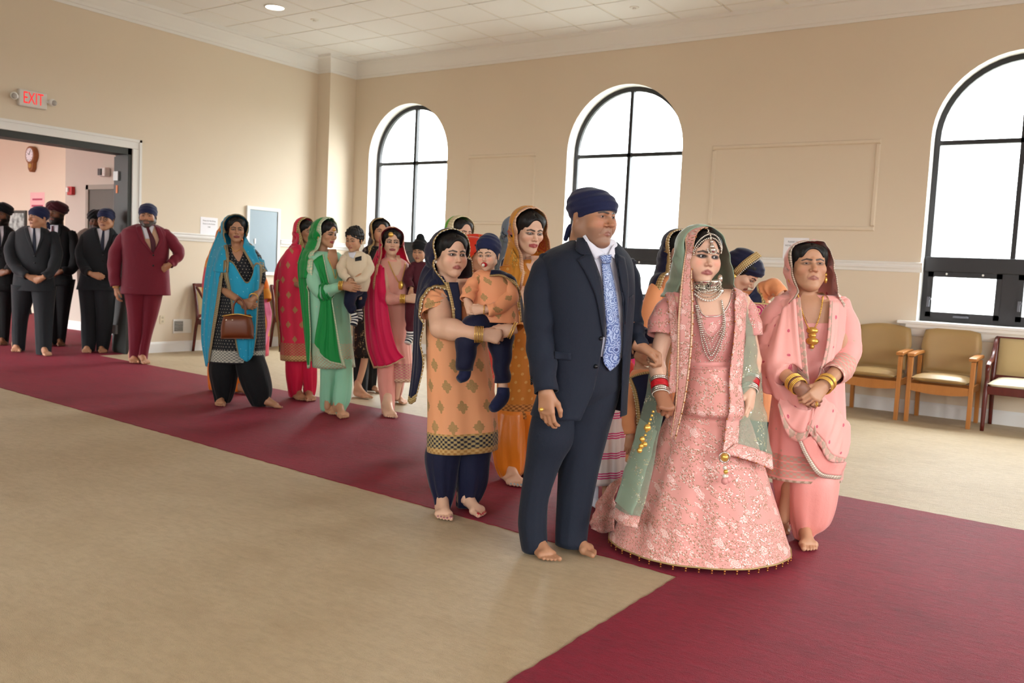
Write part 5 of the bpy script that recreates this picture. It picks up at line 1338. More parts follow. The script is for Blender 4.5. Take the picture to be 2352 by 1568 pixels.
p.chain('neckline_trim', [(1597, 668), (1601, 695), (1616, 724), (1636, 727), (1656, 723), (1674, 698), (1683, 664)], ['blouse', 'chest'], .0022, M_SILVER, off=.002)
V = p.geo['skirt'][0].reshape(70, 160, 3)[-1]
hb = resample(np.vstack([V, V[:1]]), .055)
for q in hb:
    if (q-p.base) @ FH < .2:
        v_, f_ = joinparts([ball_geo(q-UP*.008, .0055, 7, 5), ball_geo(q-UP*.019, .0045, 7, 5)]); mk('hem_bead', v_, f_, M_COPPER, p.root)
V_, F_, _ = tube_geo(np.vstack([V, V[:1]]), .004, 6, 200, cap=False); mk('hem_piping', V_, F_, M_GOLDTRIM, p.root)
# veil: net hood, embroidered bands, side panels
hood_edge = p.PX([(1550, 684, .02), (1560, 664, .04), (1572, 630, .08), (1582, 585, .1), (1596, 548, .09), (1626, 526, .08), (1656, 541, .08), (1674, 580, .07), (1684, 625, .05), (1690, 664, .02), (1706, 676, -.02)])
hood = p.hood('veil', hood_edge, M_SAGE, .23, 1.12, nu=60, nv=20, push=('head', 'hair'), off=.02, close=.3)
p.sheet('veil_band', [p.PX([(1606, 524, .06), (1581, 556, .1), (1569, 610, .12), (1560, 690, .16), (1556, 750, .17), (1555, 830, .17), (1552, 920, .2), (1541, 1006, .25)]),
    p.PX([(1626, 524, .08), (1602, 552, .12), (1590, 612, .13), (1592, 690, .18), (1592, 750, .19), (1586, 830, .2), (1573, 920, .23), (1551, 1010, .27)])], M_BRIDEBAND, 60, 8, push=('blouse', 'skirt', 'hair'), off=.016, parent=hood, beadr=.0045, beadm=M_COPPER, bead_sides=('v1',), step=.05, border={'v0': .005, 'v1': .005}, bmat=M_PINKGOLD)
p.sheet('veil_band', [p.PX([(1530, 672, .03), (1537, 740, .13), (1540, 820, .14), (1534, 905, .17)]), p.PX([(1548, 676, .06), (1556, 740, .15), (1556, 820, .15), (1552, 900, .19)])], M_BRIDEBAND, 40, 6, push=('blouse', 'skirt'), off=.012, parent=hood, beadr=.0045, beadm=M_COPPER, bead_sides=('v0',), step=.05)
p.sheet('veil_band', [p.PX([(1681, 666, .06), (1687, 700, .12), (1686, 770, .13), (1676, 860, .16), (1670, 950, .22), (1660, 1041, .28)]), p.PX([(1712, 674, .02), (1713, 710, .06), (1712, 770, .08), (1705, 860, .12), (1700, 950, .18), (1695, 1020, .24)])], M_BRIDEBAND, 60, 8, push=('blouse', 'skirt'), off=.018, parent=hood, beadr=.0045, beadm=M_COPPER, bead_sides=('v0',), step=.05, border={'v0': .005, 'v1': .005}, bmat=M_PINKGOLD)
p.sheet('veil_band', [p.PX([(1660, 1042, .285), (1695, 1050, .27), (1735, 1062, .24), (1776, 1080, .2)]), p.PX([(1690, 1017, .25), (1715, 1024, .24), (1742, 1032, .21), (1773, 1044, .17)])], M_BRIDEBAND, 40, 8, push=('skirt',), off=.02, parent=hood, beadr=.0045, beadm=M_COPPER, bead_sides=('v0',), step=.05)
p.sheet('veil_panel', [p.PX([(1705, 676, .03), (1712, 760, .08), (1704, 860, .12), (1699, 950, .18), (1694, 1022, .24)]), p.PX([(1714, 682, -.02), (1730, 770, .05), (1735, 860, .09), (1742, 950, .13), (1750, 1036, .2)]), p.PX([(1718, 690, -.08), (1738, 780, -.03), (1748, 870, .02), (1760, 960, .06), (1774, 1048, .14)])], M_NET, 40, 14, fold=.006, nf=4, parent=hood)
p.sheet('veil_panel', [p.PX([(1532, 676, -.08), (1508, 790, -.1), (1482, 910, .0), (1440, 1070, .08), (1406, 1188, .2)]), p.PX([(1536, 690, -.02), (1520, 800, -.04), (1500, 920, .06), (1468, 1080, .18), (1430, 1205, .3)]), p.PX([(1550, 700, .04), (1540, 820, .04), (1523, 940, .12), (1498, 1085, .22), (1464, 1212, .33)])], M_NET, 60, 16, fold=.008, nf=3, border={'u1': .05}, bmat=M_BRIDEBAND, parent=hood, push=('skirt',), off=.012)
p.sheet('veil_lining', [p.PX([(1470, 960, -.02), (1440, 1065, .05), (1412, 1150, .14)]), p.PX([(1510, 990, .05), (1482, 1090, .14), (1452, 1185, .25)])], M_SAGE, 24, 8, fold=.008, nf=2, parent=hood)
p.sheet('skirt_train', [p.PX([(1428, 1095, -.06), (1412, 1150, .0), (1412, 1218, .05)]), p.PX([(1400, 1112, -.15), (1380, 1165, -.15), (1384, 1224, -.1)]), p.PX([(1388, 1130, -.2), (1362, 1178, -.2), (1356, 1216, -.2)])], M_BRIDE, 20, 16, fold=.01, nf=2)
# arms and hands
e1, w1 = p.P(1508, 826, .06), p.P(1517, 902, .17); e2, w2 = p.P(1730, 828, -.02), p.P(1722, 896, .1)
p.torso(p.hp(0, .03, -.15), p.P(1548, 694, .03), p.P(1702, 694, -.02), p.P(1632, 900), (e1, e2), (w1, w2), (p.P(1590, 1080), p.P(1670, 1080)), (p.P(1590, 1235), p.P(1670, 1235)), bulk=.78, ar=1.05, fr=1.05)
p.hand(w1, (p.P(1540, 955, .27)-w1), FH*.8 - CR*.2, CR*.9+UP*.2, 'fist', 1., '#a06c50')
p.hand(w2, (p.P(1724, 950, .16)-w2), FH*.6-CR*.6, -FH, 'relax', .95)
for (a, b, sgn) in ((e1, w1, 1), (e2, w2, 1)):
    ax = unit(b-a); c = b - ax*.012
    p.bangles(c-ax*.052, ax, .039, .0045, M_SILVER, 2, .009); p.bangles(c-ax*.027, ax, .036, .0042, M_REDBANGLE, 4, .0075); p.bangles(c+ax*.002, ax, .036, .0045, M_SILVER, 2, .009); p.bangles(c+ax*.017, ax, .037, .0025, M_PEARL, 1)
# jewellery
T_ = ['head', 'chest', 'blouse', 'hair']
nk = p.patch('choker', [(1594, 648), (1600, 674)], [(1655, 641), (1658, 666)], M_SILVER, ['head', 'chest', 'blouse'], .006, 24, 7, .004)
for q in range(5):
    t = q/4; p.chain('choker_strand', [(1594, 648+q*7), (1612, 658+q*7.5), (1630, 661+q*7.5), (1646, 656+q*7), (1657, 644+q*7)], T_, .0032 if q < 4 else .005, M_PEARL if q in (4,) else M_SILVER, .0075 if q < 4 else .011, parent=nk, off=.008)
for q, (dx, dy) in enumerate(((0, 0), (6, -12), (12, -26), (18, -42))):
    p.chain('necklace_strand', [(1597+dx*.3, 700), (1608+dx*.6, 760), (1616+dx, 800+dy*.6), (1633, 828+dy), (1652-dx*.6, 795+dy*.6), (1664-dx*.3, 745), (1656, 690)], T_, .0045 if q < 2 else .0032, M_SILVER, .0095, off=.006, n=60)
tk = p.chain('headpiece', [(1594, 588), (1600, 570), (1614, 553), (1632, 546), (1646, 553), (1653, 568), (1656, 582)], ['head', 'hair'], .0042, M_SILVER, .0085, off=.005)
p.chain('headpiece_row', [(1594, 580), (1600, 562), (1614, 546), (1632, 540), (1646, 546), (1653, 560), (1656, 574)], ['head', 'hair'], .0035, M_PEARL, .0075, parent=tk, off=.006)
p.chain('parting_chain', [(1625, 530), (1629, 540), (1632, 550)], ['head', 'hair'], .004, M_SILVER, .007, parent=tk, off=.006)
for (u, v, r) in ((1633, 556, 5), (1634, 566, 6), (1635, 575, 8)): p.blob('forehead_pendant', p.hit(u, v, ['head', 'hair'], .006), p.m(r), M_SILVER, tk)
for a in range(9): p.blob('pendant_pearl', p.hit(1635+10*math.cos(math.pi*(a/8)), 573+9*math.sin(math.pi*(a/8)), ['head', 'hair'], .009), .004, M_PEARL, tk, 7, 5)
for (u, v) in ((1654, 640), ):
    er = p.blob('earring', p.P(u, v, .09), (.012, .012, .02), M_SILVER); p.blob('earring_drop', p.P(u+2, v+28, .1), (.014, .014, .018), M_SILVER, er); p.chain('earring_chain', [(u, v-6), (u+1, v+22)], ['head'], .003, M_SILVER, .006, parent=er)
# tassels hanging from the veil and wrist
tp = p.P(1664, 1050, .32); ts = p.blob('tassel', tp, (.017, .012, .017), M_GOLDM)
p.bangles(tp, FH, .022, .004, M_SILVER, 1, parent=ts, name='tassel_ring')
for q, (du, dv, r, m_) in enumerate(((3, 24, .008, M_PEARL), (5, 33, .009, M_GOLDM), (2, 43, .008, M_PEARL), (7, 44, .008, M_PEARL), (3, 54, .015, M_WAIST), (10, 51, .014, M_WAIST))): p.blob('tassel_bead', p.P(1662+du, 1050+dv, .33), r*1.15, m_, ts)
ts = p.blob('wrist_tassel', p.P(1487, 982, .3), .016, M_GOLDM)
for q in range(9): p.blob('tassel_bead', p.P(1500-q*3, 945+q*9, .28), .006, M_GOLDM, ts)
for du, dv in ((-12, 26), (-14, 42), (-6, 38), (-18, 52)): p.blob('tassel_bead', p.P(1487+du, 982+dv, .3), .012, M_GOLDM, ts)
for a in range(8): p.blob('hand_jewel', p.hit(1527+16*math.cos(a*.8), 940+10*math.sin(a*.8), ['skirt'], .05), .007, M_SILVER)
p.finish()
# ------------------------------------------------------------------ shared dress helpers
def kurta(p, rows, sleeves, mat, ratio=.6, fold=.008, nf=7, ph=0., name='tunic', yaw=None, n=44, nseg=80, tilt=0., wr=.003, cuffs=False):
    gs = [p.loft_geo(rows, yaw, ratio, nseg, n, fold, nf, ph, 2.2, tilt, .2, 1.6)]
    gs += [p.sleeve_geo([p.P(*q[:3]) for q in sl], [p.m(q[3]) for q in sl], 26, 18, wr, i+ph) for i, sl in enumerate(sleeves)]
    if not cuffs:
        for g in gs[1:]: g[2][:, 1] += 4.
    return p.garment(name, gs, mat)
def legs(p, Ls, mat, fold=.012, name='salwar', nf=6, ratio=.9, ph=0., tilt=-.05):
    def build():
        gs = []
        for i, L in enumerate(Ls):
            u = (L[-1][1]+L[-1][2])/2; L2 = L
            if p.ank:                                          # hang the leg over its own foot
                a = min(p.ank, key=lambda q: abs(to_px(q)[0]-u)); da = p.D - (a-CAMP) @ FH; n = len(L)
                if abs(to_px(a)[0]-u) < 40: L2 = [(r[0], r[1], r[2], (r[3] if len(r) > 3 else 0.)*(1-j/(n-1)) + da*j/(n-1)) for j, r in enumerate(L)]
            gs.append(p.loft_geo(L2, None, ratio, 44, 26, fold, nf, i*1.3+ph, 2., tilt, .4, .7))
        p.garment(name, gs, mat)
    p._legs.append(build)
def inner(p, shl, shr, hip, elb=(None, None), wri=(None, None), ar=.9, bulk=.78, fr=1., kn=None, an=None):
    f = lambda q: None if q is None else (p.P(*q) if len(q) <= 3 and not isinstance(q, np.ndarray) else q)
    kn = kn or (None, None); an = an or (None, None)
    p.torso(p.hp(0, .03, -.15), f(shl), f(shr), f(hip), tuple(map(f, elb)), tuple(map(f, wri)), tuple(map(f, kn)), tuple(map(f, an)), ar=ar, bulk=bulk, fr=fr)
PALE = '#e9a487'
# ------------------------------------------------------------------ mother in orange and navy
M_OR_MOTIF = grid_motif('orange_silk_gold_motifs', '#eaa273', '#a98a58', .135, .105, .034, [(0., .03, '#a5783f', '#caa66c'), (.03, .095, '#121326', '#b7a06e'), (.095, .105, '#a5783f', '#caa66c')], origin=.02)
M_ORANGE = cloth('peach_orange_silk', '#ec9f6c', .6, .3)
p = Person('woman in an orange motif tunic and navy veil holding a toddler', (1040, 1172), 30, skin='fair', hi=True)
mother = p
p.head('round', (1052, 585), 52, yaw=30, pitch=2, d=.13, lip='#9c4b4a', lid=.8, gaze=(10, 0), blush=.2)
p.hat('parted', M_HAIR, 'hair', 1.03)
kurta(p, [(650, 1010, 1086, .0), (664, 992, 1098, .0), (690, 980, 1108, .0), (740, 981, 1112, .02), (805, 983, 1120, .03), (870, 985, 1130, .03), (948, 987, 1140, .02), (1000, 986, 1143, .02), (1033, 985, 1142, .02)],
      [[(1004, 678, .06, 26), (996, 694, .08, 33), (1001, 720, .11, 34)], [(1085, 684, -.05, 22), (1102, 700, -.07, 24), (1116, 722, -.06, 24)]], M_OR_MOTIF, .62, .012, 6, tilt=.02)
p.skinpatch([(1046, 640), (1050, 668), (1062, 690)], [(1080, 640), (1082, 668), (1070, 690)], ['tunic', 'head'], .003)
p.patch('sleeve_trim', [(975, 700), (978, 720)], [(1025, 690), (1026, 708)], M_GOLDTRIM, ['tunic'], .004, 10, 4)
e1, w1 = p.P(1012, 752, .2), p.P(1106, 768, .34); e2, w2 = p.P(1150, 752, -.02), p.P(1172, 758, .3)
p.hand(w1, CR*.96 - UP*.06 + FH*.05, -UP*.2 + FH*.9, UP, 'grip', .95); p.hand(w2, -CR*.9 - UP*.25, FH*.9, UP, 'grip', .9)
p.bangles(w1 - CR*.012, CR, .039, .0022, M_GOLDM, 6, .0075); p.bangles(w2+CR*.01, UP*.4-CR, .042, .003, M_GOLDM, 2, .01)
legs(p, [[(1005, 988, 1075, .03), (1050, 976, 1062, .03), (1110, 985, 1050, .03), (1146, 996, 1040, .03), (1174, 1001, 1032, .03)], [(1005, 1050, 1138, .0), (1050, 1046, 1127, .0), (1100, 1047, 1121, .0), (1138, 1049, 1106, .0), (1166, 1048, 1087, .0)]], M_NAVY, .012)
p.foot((1012, 1171), (1024, 1202), 'R', .95, nail='#b0707a'); p.foot((1056, 1163), (1112, 1192), 'L', nail='#b02030')
inner(p, (1008, 690, .06), (1092, 692, -.05), (1062, 960), (e1, e2), (w1, w2), 1.5, .8, 1.1, ((1018, 1080, .03), (1085, 1075)), ((1017, 1150, .03), (1068, 1145)))
hd = p.hood('veil', p.PX([(1046, 712, .16), (1030, 668, .12), (1014, 630, .08), (1000, 590, .04), (1004, 556, .0), (1030, 540, -.02), (1058, 545, -.05), (1080, 585, -.08), (1088, 640, -.1)]), M_NAVY, .17, 1.06, bmat=M_GOLDTRIM, bw=.014, push=('head', 'hair', 'tunic'), beadr=.0035, beadm=M_PEARL, step=.02, close=.4)
p.sheet('veil_drape', [p.PX([(996, 585, -.03), (966, 630, -.06), (953, 709, -.06), (950, 776, -.05), (946, 853, -.03), (937, 922, .0)]), p.PX([(1008, 612, .04), (975, 650, .03), (960, 715, .04), (958, 780, .04), (954, 855, .04), (944, 928, .03)]),
    p.PX([(1034, 668, .13), (996, 660, .13), (972, 690, .15), (974, 745, .15), (966, 785, .13), (974, 835, .12), (955, 920, .07)])], M_NAVY, 50, 18, border={'v1': .022, 'u1': .03}, bmat=M_GOLDTRIM, fold=.006, nf=3, fdir='v', push=('tunic',), off=.01, beadr=.004, beadm=M_PEARL, bead_sides=('v1',), step=.02, parent=hd)
p.sheet('veil_drape', [p.PX([(1022, 648, .12), (1036, 700, .15), (1042, 760, .16), (1046, 800, .15)]), p.PX([(1052, 648, .13), (1060, 700, .16), (1060, 760, .17), (1060, 800, .16)])], M_NAVY, 30, 8, border={'v0': .012}, bmat=M_GOLDTRIM, push=('tunic',), off=.014, parent=hd)
p.chain('necklace', [(1048, 662), (1062, 684), (1078, 668)], ['head', 'tunic'], .003, M_GOLDM, .006)
er = p.blob('earring', p.hp(.0, 0, 0) + p.hR @ np.array([-.086, .0, -.045])*p.hs, .008, M_PEARL)
p.finish()
# toddler she carries
M_OR_KID = grid_motif('orange_kid_motifs', '#f0a274', '#a98a58', .1, .08, .02)
p = Person('toddler in orange top and navy head scarf sucking a red pacifier', (1120, 745), -15, D=mother.D-.17, skin='child', hi=True, floor=False)
p.head('child', (1112, 588), 35, yaw=-18, pitch=4, roll=-3, d=.09, lip='#b06a60', lid=.5, gaze=(-6, 0), blush=.3)
p.hat('short', hair_mat('dark_brown_hair', '#1f130c'), 'hair', 1.0); p.hat('scarf', M_NAVYCLOTH, 'head_scarf', 1.06)
kurta(p, [(620, 1100, 1148, .0), (632, 1086, 1164, .0), (660, 1080, 1180, .0), (700, 1076, 1188, .0), (738, 1072, 1192, .0)], [[(1096, 640, .03, 13), (1080, 664, .06, 17), (1073, 690, .09, 16)], [(1164, 645, .02, 14), (1172, 680, .05, 19), (1140, 708, .1, 16), (1118, 712, .12, 13)]], M_OR_KID, .75, .006, 5)
p.hand(p.P(1074, 694, .09), -UP*.8+CR*.35-FH*.2, FH, CR, 'clasp', .62); p.hand(p.P(1114, 711, .12), -CR*.9-UP*.1, FH, UP, 'clasp', .62)
p.bangles(p.P(1112, 711, .12), CR, .022, .0025, M_GOLDM, 1)
tr = [[(1125, 738, .0, 30), (1092, 752, .08, 31), (1072, 790, .1, 27), (1068, 850, .1, 18)], [(1150, 740, -.02, 32), (1150, 775, .03, 30), (1152, 830, .04, 22), (1154, 878, .04, 17)]]
p.garment('trousers', [p.sleeve_geo([p.P(*q[:3]) for q in t], [p.m(q[3]) for q in t], 26, 18, .004, i) for i, t in enumerate(tr)], M_NAVY)
for pts, rr in (([(1070, 846, .1), (1066, 862, .11), (1054, 872, .13)], (13, 14, 9)), ([(1156, 890, .04), (1154, 912, .05), (1138, 932, .09), (1129, 938, .11)], (14, 16, 14, 9))):
    V, F, UV = tube_geo(p.PX(pts), [p.m(r) for r in rr], 14, 18); mk('sock', V, F, M_NAVYCLOTH, p.root)
V, F, _ = tube_geo(p.PX([(1154, 870, .04), (1156, 895, .04)]), p.m(11), 12, 6); p.addskin(V, F)
pc = p.blob('pacifier', p.hp(0, -.108, -.066), np.array([.022, .022, .018])*p.hs*1.15, plain('red_plastic', '#b3121c', .25), n=16, m=10); p.blob('pacifier_knob', p.hp(0, -.128, -.068), .011*p.hs*1.3, M_PEARL, pc)
p.sheet('shoulder_scarf', [p.PX([(1124, 634, .09), (1152, 634, .08), (1176, 650, .06), (1190, 690, .04), (1196, 740, .03)]), p.PX([(1128, 624, .05), (1158, 624, .03), (1184, 645, .0), (1200, 690, -.02), (1204, 740, -.02)])], M_NAVY, 30, 8, border={'v0': .018}, bmat=M_GOLDTRIM, push=('tunic',), off=.01)
inner(p, (1100, 648), (1156, 650), (1130, 730), ((1082, 668, .05), (1172, 685, .05)), ((1074, 694, .09), (1114, 711, .12)), ar=.55, fr=.6, bulk=.5, kn=((1078, 775, .09), (1150, 800, .03)), an=((1069, 855, .1), (1155, 890, .04)))
p.finish()
# ------------------------------------------------------------------ woman in orange gold behind them
M_OGOLD = floral('orange_gold_veil', '#cf8a2e', '#c02a3c', '#8a7a3a', '#e8c070', 6., .35); M_OSATIN = cloth('orange_satin', '#dd7a14', .3, .3, spec=.6); M_OTUN = grid_motif('orange_sequin_tunic', '#c97c26', '#d9a75a', .06, .05, .009, [(0., .09, '#8a5018', '#d0904a')], 'dot')
p = Person('woman under an orange gold floral veil behind the carried toddler', (1185, 1100), 24, skin='fair', hi=True)
p.head('woman', (1230, 537), 49, yaw=26, pitch=12, d=.12, lip='#a3343e', lid=.75, gaze=(0, 18))
p.hat('parted', M_HAIR, 'hair', 1.03)
kurta(p, [(596, 1200, 1262, .0), (612, 1170, 1270, .0), (650, 1152, 1268, .0), (740, 1145, 1260, .0), (850, 1142, 1245, .0), (920, 1142, 1235, .0), (958, 1142, 1228, .0)], [[(1168, 625, .05, 22), (1160, 700, .1, 24), (1185, 755, .18, 20)], [(1258, 625, -.05, 20), (1266, 700, -.06, 20)]], M_OTUN, .62, .01)
p.skinpatch([(1208, 586), (1210, 612), (1222, 628)], [(1252, 588), (1252, 612), (1240, 628)], ['tunic', 'head'], .003)
w1 = p.P(1196, 700, .2); inner(p, (1182, 630), (1256, 630), (1195, 900), ((1160, 720, .1), None), (w1, None)); p.hand(w1, CR*.3+UP*.9, FH, CR, 'relax', .85); p.bangles(w1, UP, .036, .0025, M_GOLDM, 4, .008)
legs(p, [[(940, 1140, 1205, .03), (1010, 1130, 1206, .03), (1062, 1136, 1204, .03), (1086, 1144, 1198, .03), (1100, 1152, 1188, .03)], [(940, 1172, 1236, -.02), (1010, 1172, 1238, -.02), (1065, 1178, 1232, -.02), (1090, 1190, 1222, -.02)]], M_OSATIN, .022, nf=5)
p.foot((1158, 1098), (1196, 1124), 'R', nail='#8fb0b8'); p.foot((1196, 1088), (1232, 1108), 'L')
hd = p.hood('veil', p.PX([(1192, 712, .12), (1200, 660, .14), (1203, 615, .1), (1196, 560, .07), (1200, 520, .05), (1222, 494, .04), (1246, 504, .03), (1260, 545, .01), (1266, 590, -.02)]), M_OGOLD, .22, 1.1, bmat=M_PINKGOLD, bw=.022, push=('head', 'hair', 'tunic'), fall=.15)
p.sheet('veil_drape', [p.PX([(1172, 540, -.06), (1152, 620, -.04), (1134, 700, -.02), (1140, 780, .0)]), p.PX([(1182, 580, .05), (1166, 640, .1), (1150, 710, .13), (1155, 790, .13)]), p.PX([(1202, 610, .12), (1192, 660, .16), (1180, 720, .18), (1182, 800, .17)])], M_OGOLD, 40, 20, fold=.008, nf=3, fdir='v', push=('tunic',), off=.01, parent=hd)
p.finish()
# ------------------------------------------------------------------ older woman in pale pink
M_PKSUIT = grid_motif('pale_pink_silk_sprigs', '#f4aea4', '#c9506a', .13, .12, .008, None, 'dot'); M_PKSALWAR = cloth('pale_pink_satin', '#ef9f95', .4, .3, spec=.5); M_PKTUN = grid_motif('pink_tunic_silver_lattice', '#f4aaa2', '#cfae98', .11, .1, .006, [(0., .012, '#b79a80', '#e6d3c0'), (.02, .055, '#e09488', '#c9b09c'), (.06, .095, '#e09488', '#c9b09c'), (.1, .13, '#e09488', '#c9b09c')], 'dot')
M_LATT = grid_motif('silver_lattice_band', '#e7a79c', '#b9a08c', .045, .045, .024, None, 'diamond', stagger=False)
p = Person('older woman in a pale pink suit and veil with a gold necklace', (1856, 1238), -3, skin='mid', hi=True)
p.head('elder', (1869, 604), 62, yaw=-2, pitch=-6, roll=-2, d=.13, lip='#96574f', lid=.45, gaze=(0, 6), blush=.1, brow='#2a211e', zs=.8)
p.hat('parted', M_HAIR, 'hair', 1.03)
kurta(p, [(676, 1812, 1920, .0), (690, 1785, 1935, .0), (720, 1772, 1942, .0), (800, 1780, 1936, .02), (880, 1780, 1935, .02), (960, 1772, 1937, .02), (1040, 1766, 1936, .01), (1098, 1762, 1932, .01)],
      [[(1800, 700, .02, 26), (1776, 740, .03, 34), (1766, 800, .05, 34), (1785, 838, .12, 30), (1806, 858, .18, 24)], [(1925, 700, .0, 26), (1942, 745, .01, 30), (1945, 800, .03, 32), (1934, 840, .1, 30), (1912, 862, .17, 26)]], M_PKTUN, .66, .016, 6, tilt=.01, cuffs=True)
e1, w1 = p.P(1776, 836, .1), p.P(1832, 885, .27); e2, w2 = p.P(1942, 832, .08), p.P(1893, 884, .27)
inner(p, (1805, 708), (1915, 708), (1855, 950), (e1, e2), (w1, w2), 1.0, .85, 1.15, ((1815, 1120), (1890, 1120)), ((1800, 1190), (1848, 1215)))
p.hand(w1, p.P(1872, 925, .31)-w1, FH*.9, UP*.6+CR, 'clasp', .98, '#8a5c46'); p.hand(w2, p.P(1858, 925, .33)-w2, FH*.9, UP*.8, 'clasp', .98)
for a, b in ((e1, w1), (e2, w2)): ax = unit(b-a); p.bangles(b-ax*.03, ax, .041, .0032, M_GOLDM, 3, .008); p.bangles(b+ax*.005, ax, .04, .0032, M_GOLDM, 3, .008)
p.bangles(p.P(1876, 928, .35), CR, .011, .0022, M_GOLDM, 1, name='ring')
legs(p, [[(1060, 1772, 1862, .0), (1110, 1775, 1850, .0), (1150, 1782, 1840, .0), (1185, 1788, 1826, .0), (1205, 1790, 1816, .0)], [(1060, 1830, 1928, .03), (1110, 1812, 1926, .03), (1160, 1812, 1918, .03), (1200, 1818, 1902, .03), (1222, 1824, 1872, .03), (1240, 1827, 1866, .03)]], M_PKSALWAR, .014, nf=5)
p.foot((1843, 1238), (1862, 1276), 'L', .98); p.foot((1798, 1204), (1794, 1236), 'R', .95)
p.skinpatch([(1846, 670), (1838, 686), (1842, 712), (1856, 742)], [(1890, 670), (1904, 686), (1906, 712), (1902, 742)], ['tunic', 'head'], .004)
hd = p.hood('veil', p.PX([(1770, 800, .06), (1796, 730, .1), (1822, 690, .1), (1834, 664, .1), (1824, 630, .1), (1832, 590, .09), (1850, 562, .08), (1874, 552, .07), (1898, 560, .07), (1912, 590, .07), (1920, 630, .08), (1926, 672, .08), (1938, 730, .05), (1950, 790, .0)]), M_PKSUIT, .24, 1.06, bmat=M_SILVERTRIM, bw=.012, push=('head', 'hair', 'tunic'), off=.012, fall=.02, close=.5, nu=90)
p.sheet('veil_drape', [p.PX([(1772, 740, .05), (1752, 800, .06), (1742, 850, .08), (1752, 900, .1)]), p.PX([(1796, 712, .12), (1776, 790, .17), (1768, 850, .18), (1790, 920, .16)]), p.PX([(1818, 690, .14), (1822, 790, .19), (1830, 870, .21), (1850, 990, .2)]), p.PX([(1838, 682, .15), (1850, 790, .2), (1858, 870, .23), (1876, 1000, .22)])], M_PKSUIT, 44, 26, fold=.008, nf=3, fdir='v', border={'v1': .05}, bmat=M_LATT, push=('tunic',), off=.012, parent=hd)
p.sheet('veil_drape', [p.PX([(1906, 690, .13), (1900, 780, .18), (1884, 850, .2), (1870, 885, .22)]), p.PX([(1925, 690, .1), (1922, 780, .13), (1912, 840, .16), (1895, 880, .2)])], M_PKSUIT, 34, 10, border={'v0': .03}, bmat=M_LATT, push=('tunic',), off=.014, parent=hd, fold=.004, nf=2, fdir='v')
p.sheet('veil_drape', [p.PX([(1786, 930, .18), (1800, 980, .2), (1820, 1010, .2), (1850, 1008, .22), (1864, 975, .23)]), p.PX([(1796, 900, .16), (1820, 930, .2), (1845, 940, .22), (1862, 940, .23), (1872, 930, .23)])], M_PKSUIT, 40, 12, border={'v0': .035}, bmat=M_LATT, push=('tunic',), off=.02, parent=hd, fold=.006, nf=2)
p.sheet('veil_drape', [p.PX([(1850, 985, .22), (1880, 1020, .21), (1905, 1058, .2), (1936, 1062, .1)]), p.PX([(1868, 950, .23), (1900, 975, .21), (1925, 1010, .16), (1942, 1030, .06)]), p.PX([(1885, 905, .24), (1915, 930, .18), (1935, 960, .1), (1948, 990, .0)])], M_PKSUIT, 40, 20, border={'v0': .03}, bmat=M_LATT, push=('tunic',), off=.02, parent=hd, fold=.008, nf=3)
p.sheet('veil_drape', [p.PX([(1832, 1010, .2), (1850, 1050, .2), (1880, 1092, .19), (1925, 1100, .1)]), p.PX([(1866, 1000, .21), (1890, 1040, .2), (1915, 1062, .17), (1938, 1060, .06)])], M_PKSALWAR, 30, 10, border={'v0': .02}, bmat=M_SILVERTRIM, push=('tunic',), off=.012, parent=hd)
nk = p.chain('necklace', [(1832, 672), (1840, 710), (1852, 745), (1864, 760), (1876, 742), (1885, 710), (1890, 676)], ['head', 'chest', 'tunic'], .0042, M_GOLDM, .008, off=.008)
for q, (du, dv, a, b) in enumerate(((0, 759, 13, 8), (0, 770, 9, 6), (0, 783, 14, 9), (0, 796, 5, 5))): p.blob('pendant', p.hit(1865, dv, ['chest', 'tunic'], .012), (p.m(a), p.m(5), p.m(b)), M_GOLDM, nk, 14, 10)
for sg in (-1, 1):
    er = p.blob('earring', p.hp(sg*.082, -.005, -.04), .009, M_GOLDM); p.blob('earring_drop', p.hp(sg*.083, -.006, -.065), (.008, .008, .016), M_GOLDM, er)
p.finish()
# ------------------------------------------------------------------ woman in teal with a handbag
M_TEAL = grid_motif('teal_chiffon_sequins', '#159ac2', '#9fdce6', .09, .08, .004, None, 'dot'); M_DOTK = grid_motif('black_tunic_dots', '#0b0c14', '#c9c0ae', .026, .026, .0032, [(0., .012, '#0b0c14', '#15151c'), (.012, .11, '#6f716c', '#c4c0b2')], 'dot')
p = Person('woman in a teal veil and black dotted tunic carrying a handbag', (556, 932), 20, skin='tan', hi=True)
p.head('woman', (544, 527), 30, yaw=20, pitch=3, d=.1, lip='#7a2f36', lid=.6); p.hat('parted', M_HAIR, 'hair', 1.04)
kurta(p, [(562, 528, 568, .0), (574, 514, 588, .0), (600, 506, 598, .0), (660, 500, 600, .0), (740, 492, 604, .0), (800, 488, 604, .0), (832, 486, 603, .0)], [[(518, 584, .05, 10), (510, 620, .06, 13), (511, 655, .08, 12)], [(588, 588, -.04, 10), (598, 622, -.03, 12), (597, 652, .0, 11)]], M_DOTK, .64, .012)
p.skinpatch([(532, 555), (534, 580), (546, 600)], [(558, 554), (558, 580), (550, 600)], ['tunic', 'head'], .003)
e1, w1 = p.P(512, 664, .09), p.P(556, 694, .24); e2, w2 = p.P(597, 658, .0), p.P(582, 688, .22)
inner(p, (522, 590, .05), (584, 592, -.04), (550, 760), (e1, e2), (w1, w2), .95, .75, kn=((515, 880), (590, 880)), an=((507, 918), (595, 925)))
p.hand(w1, CR*.9-UP*.3, FH, UP, 'clasp', .9); p.hand(w2, -CR*.7-UP*.6-FH*.1, FH, UP, 'clasp', .9)
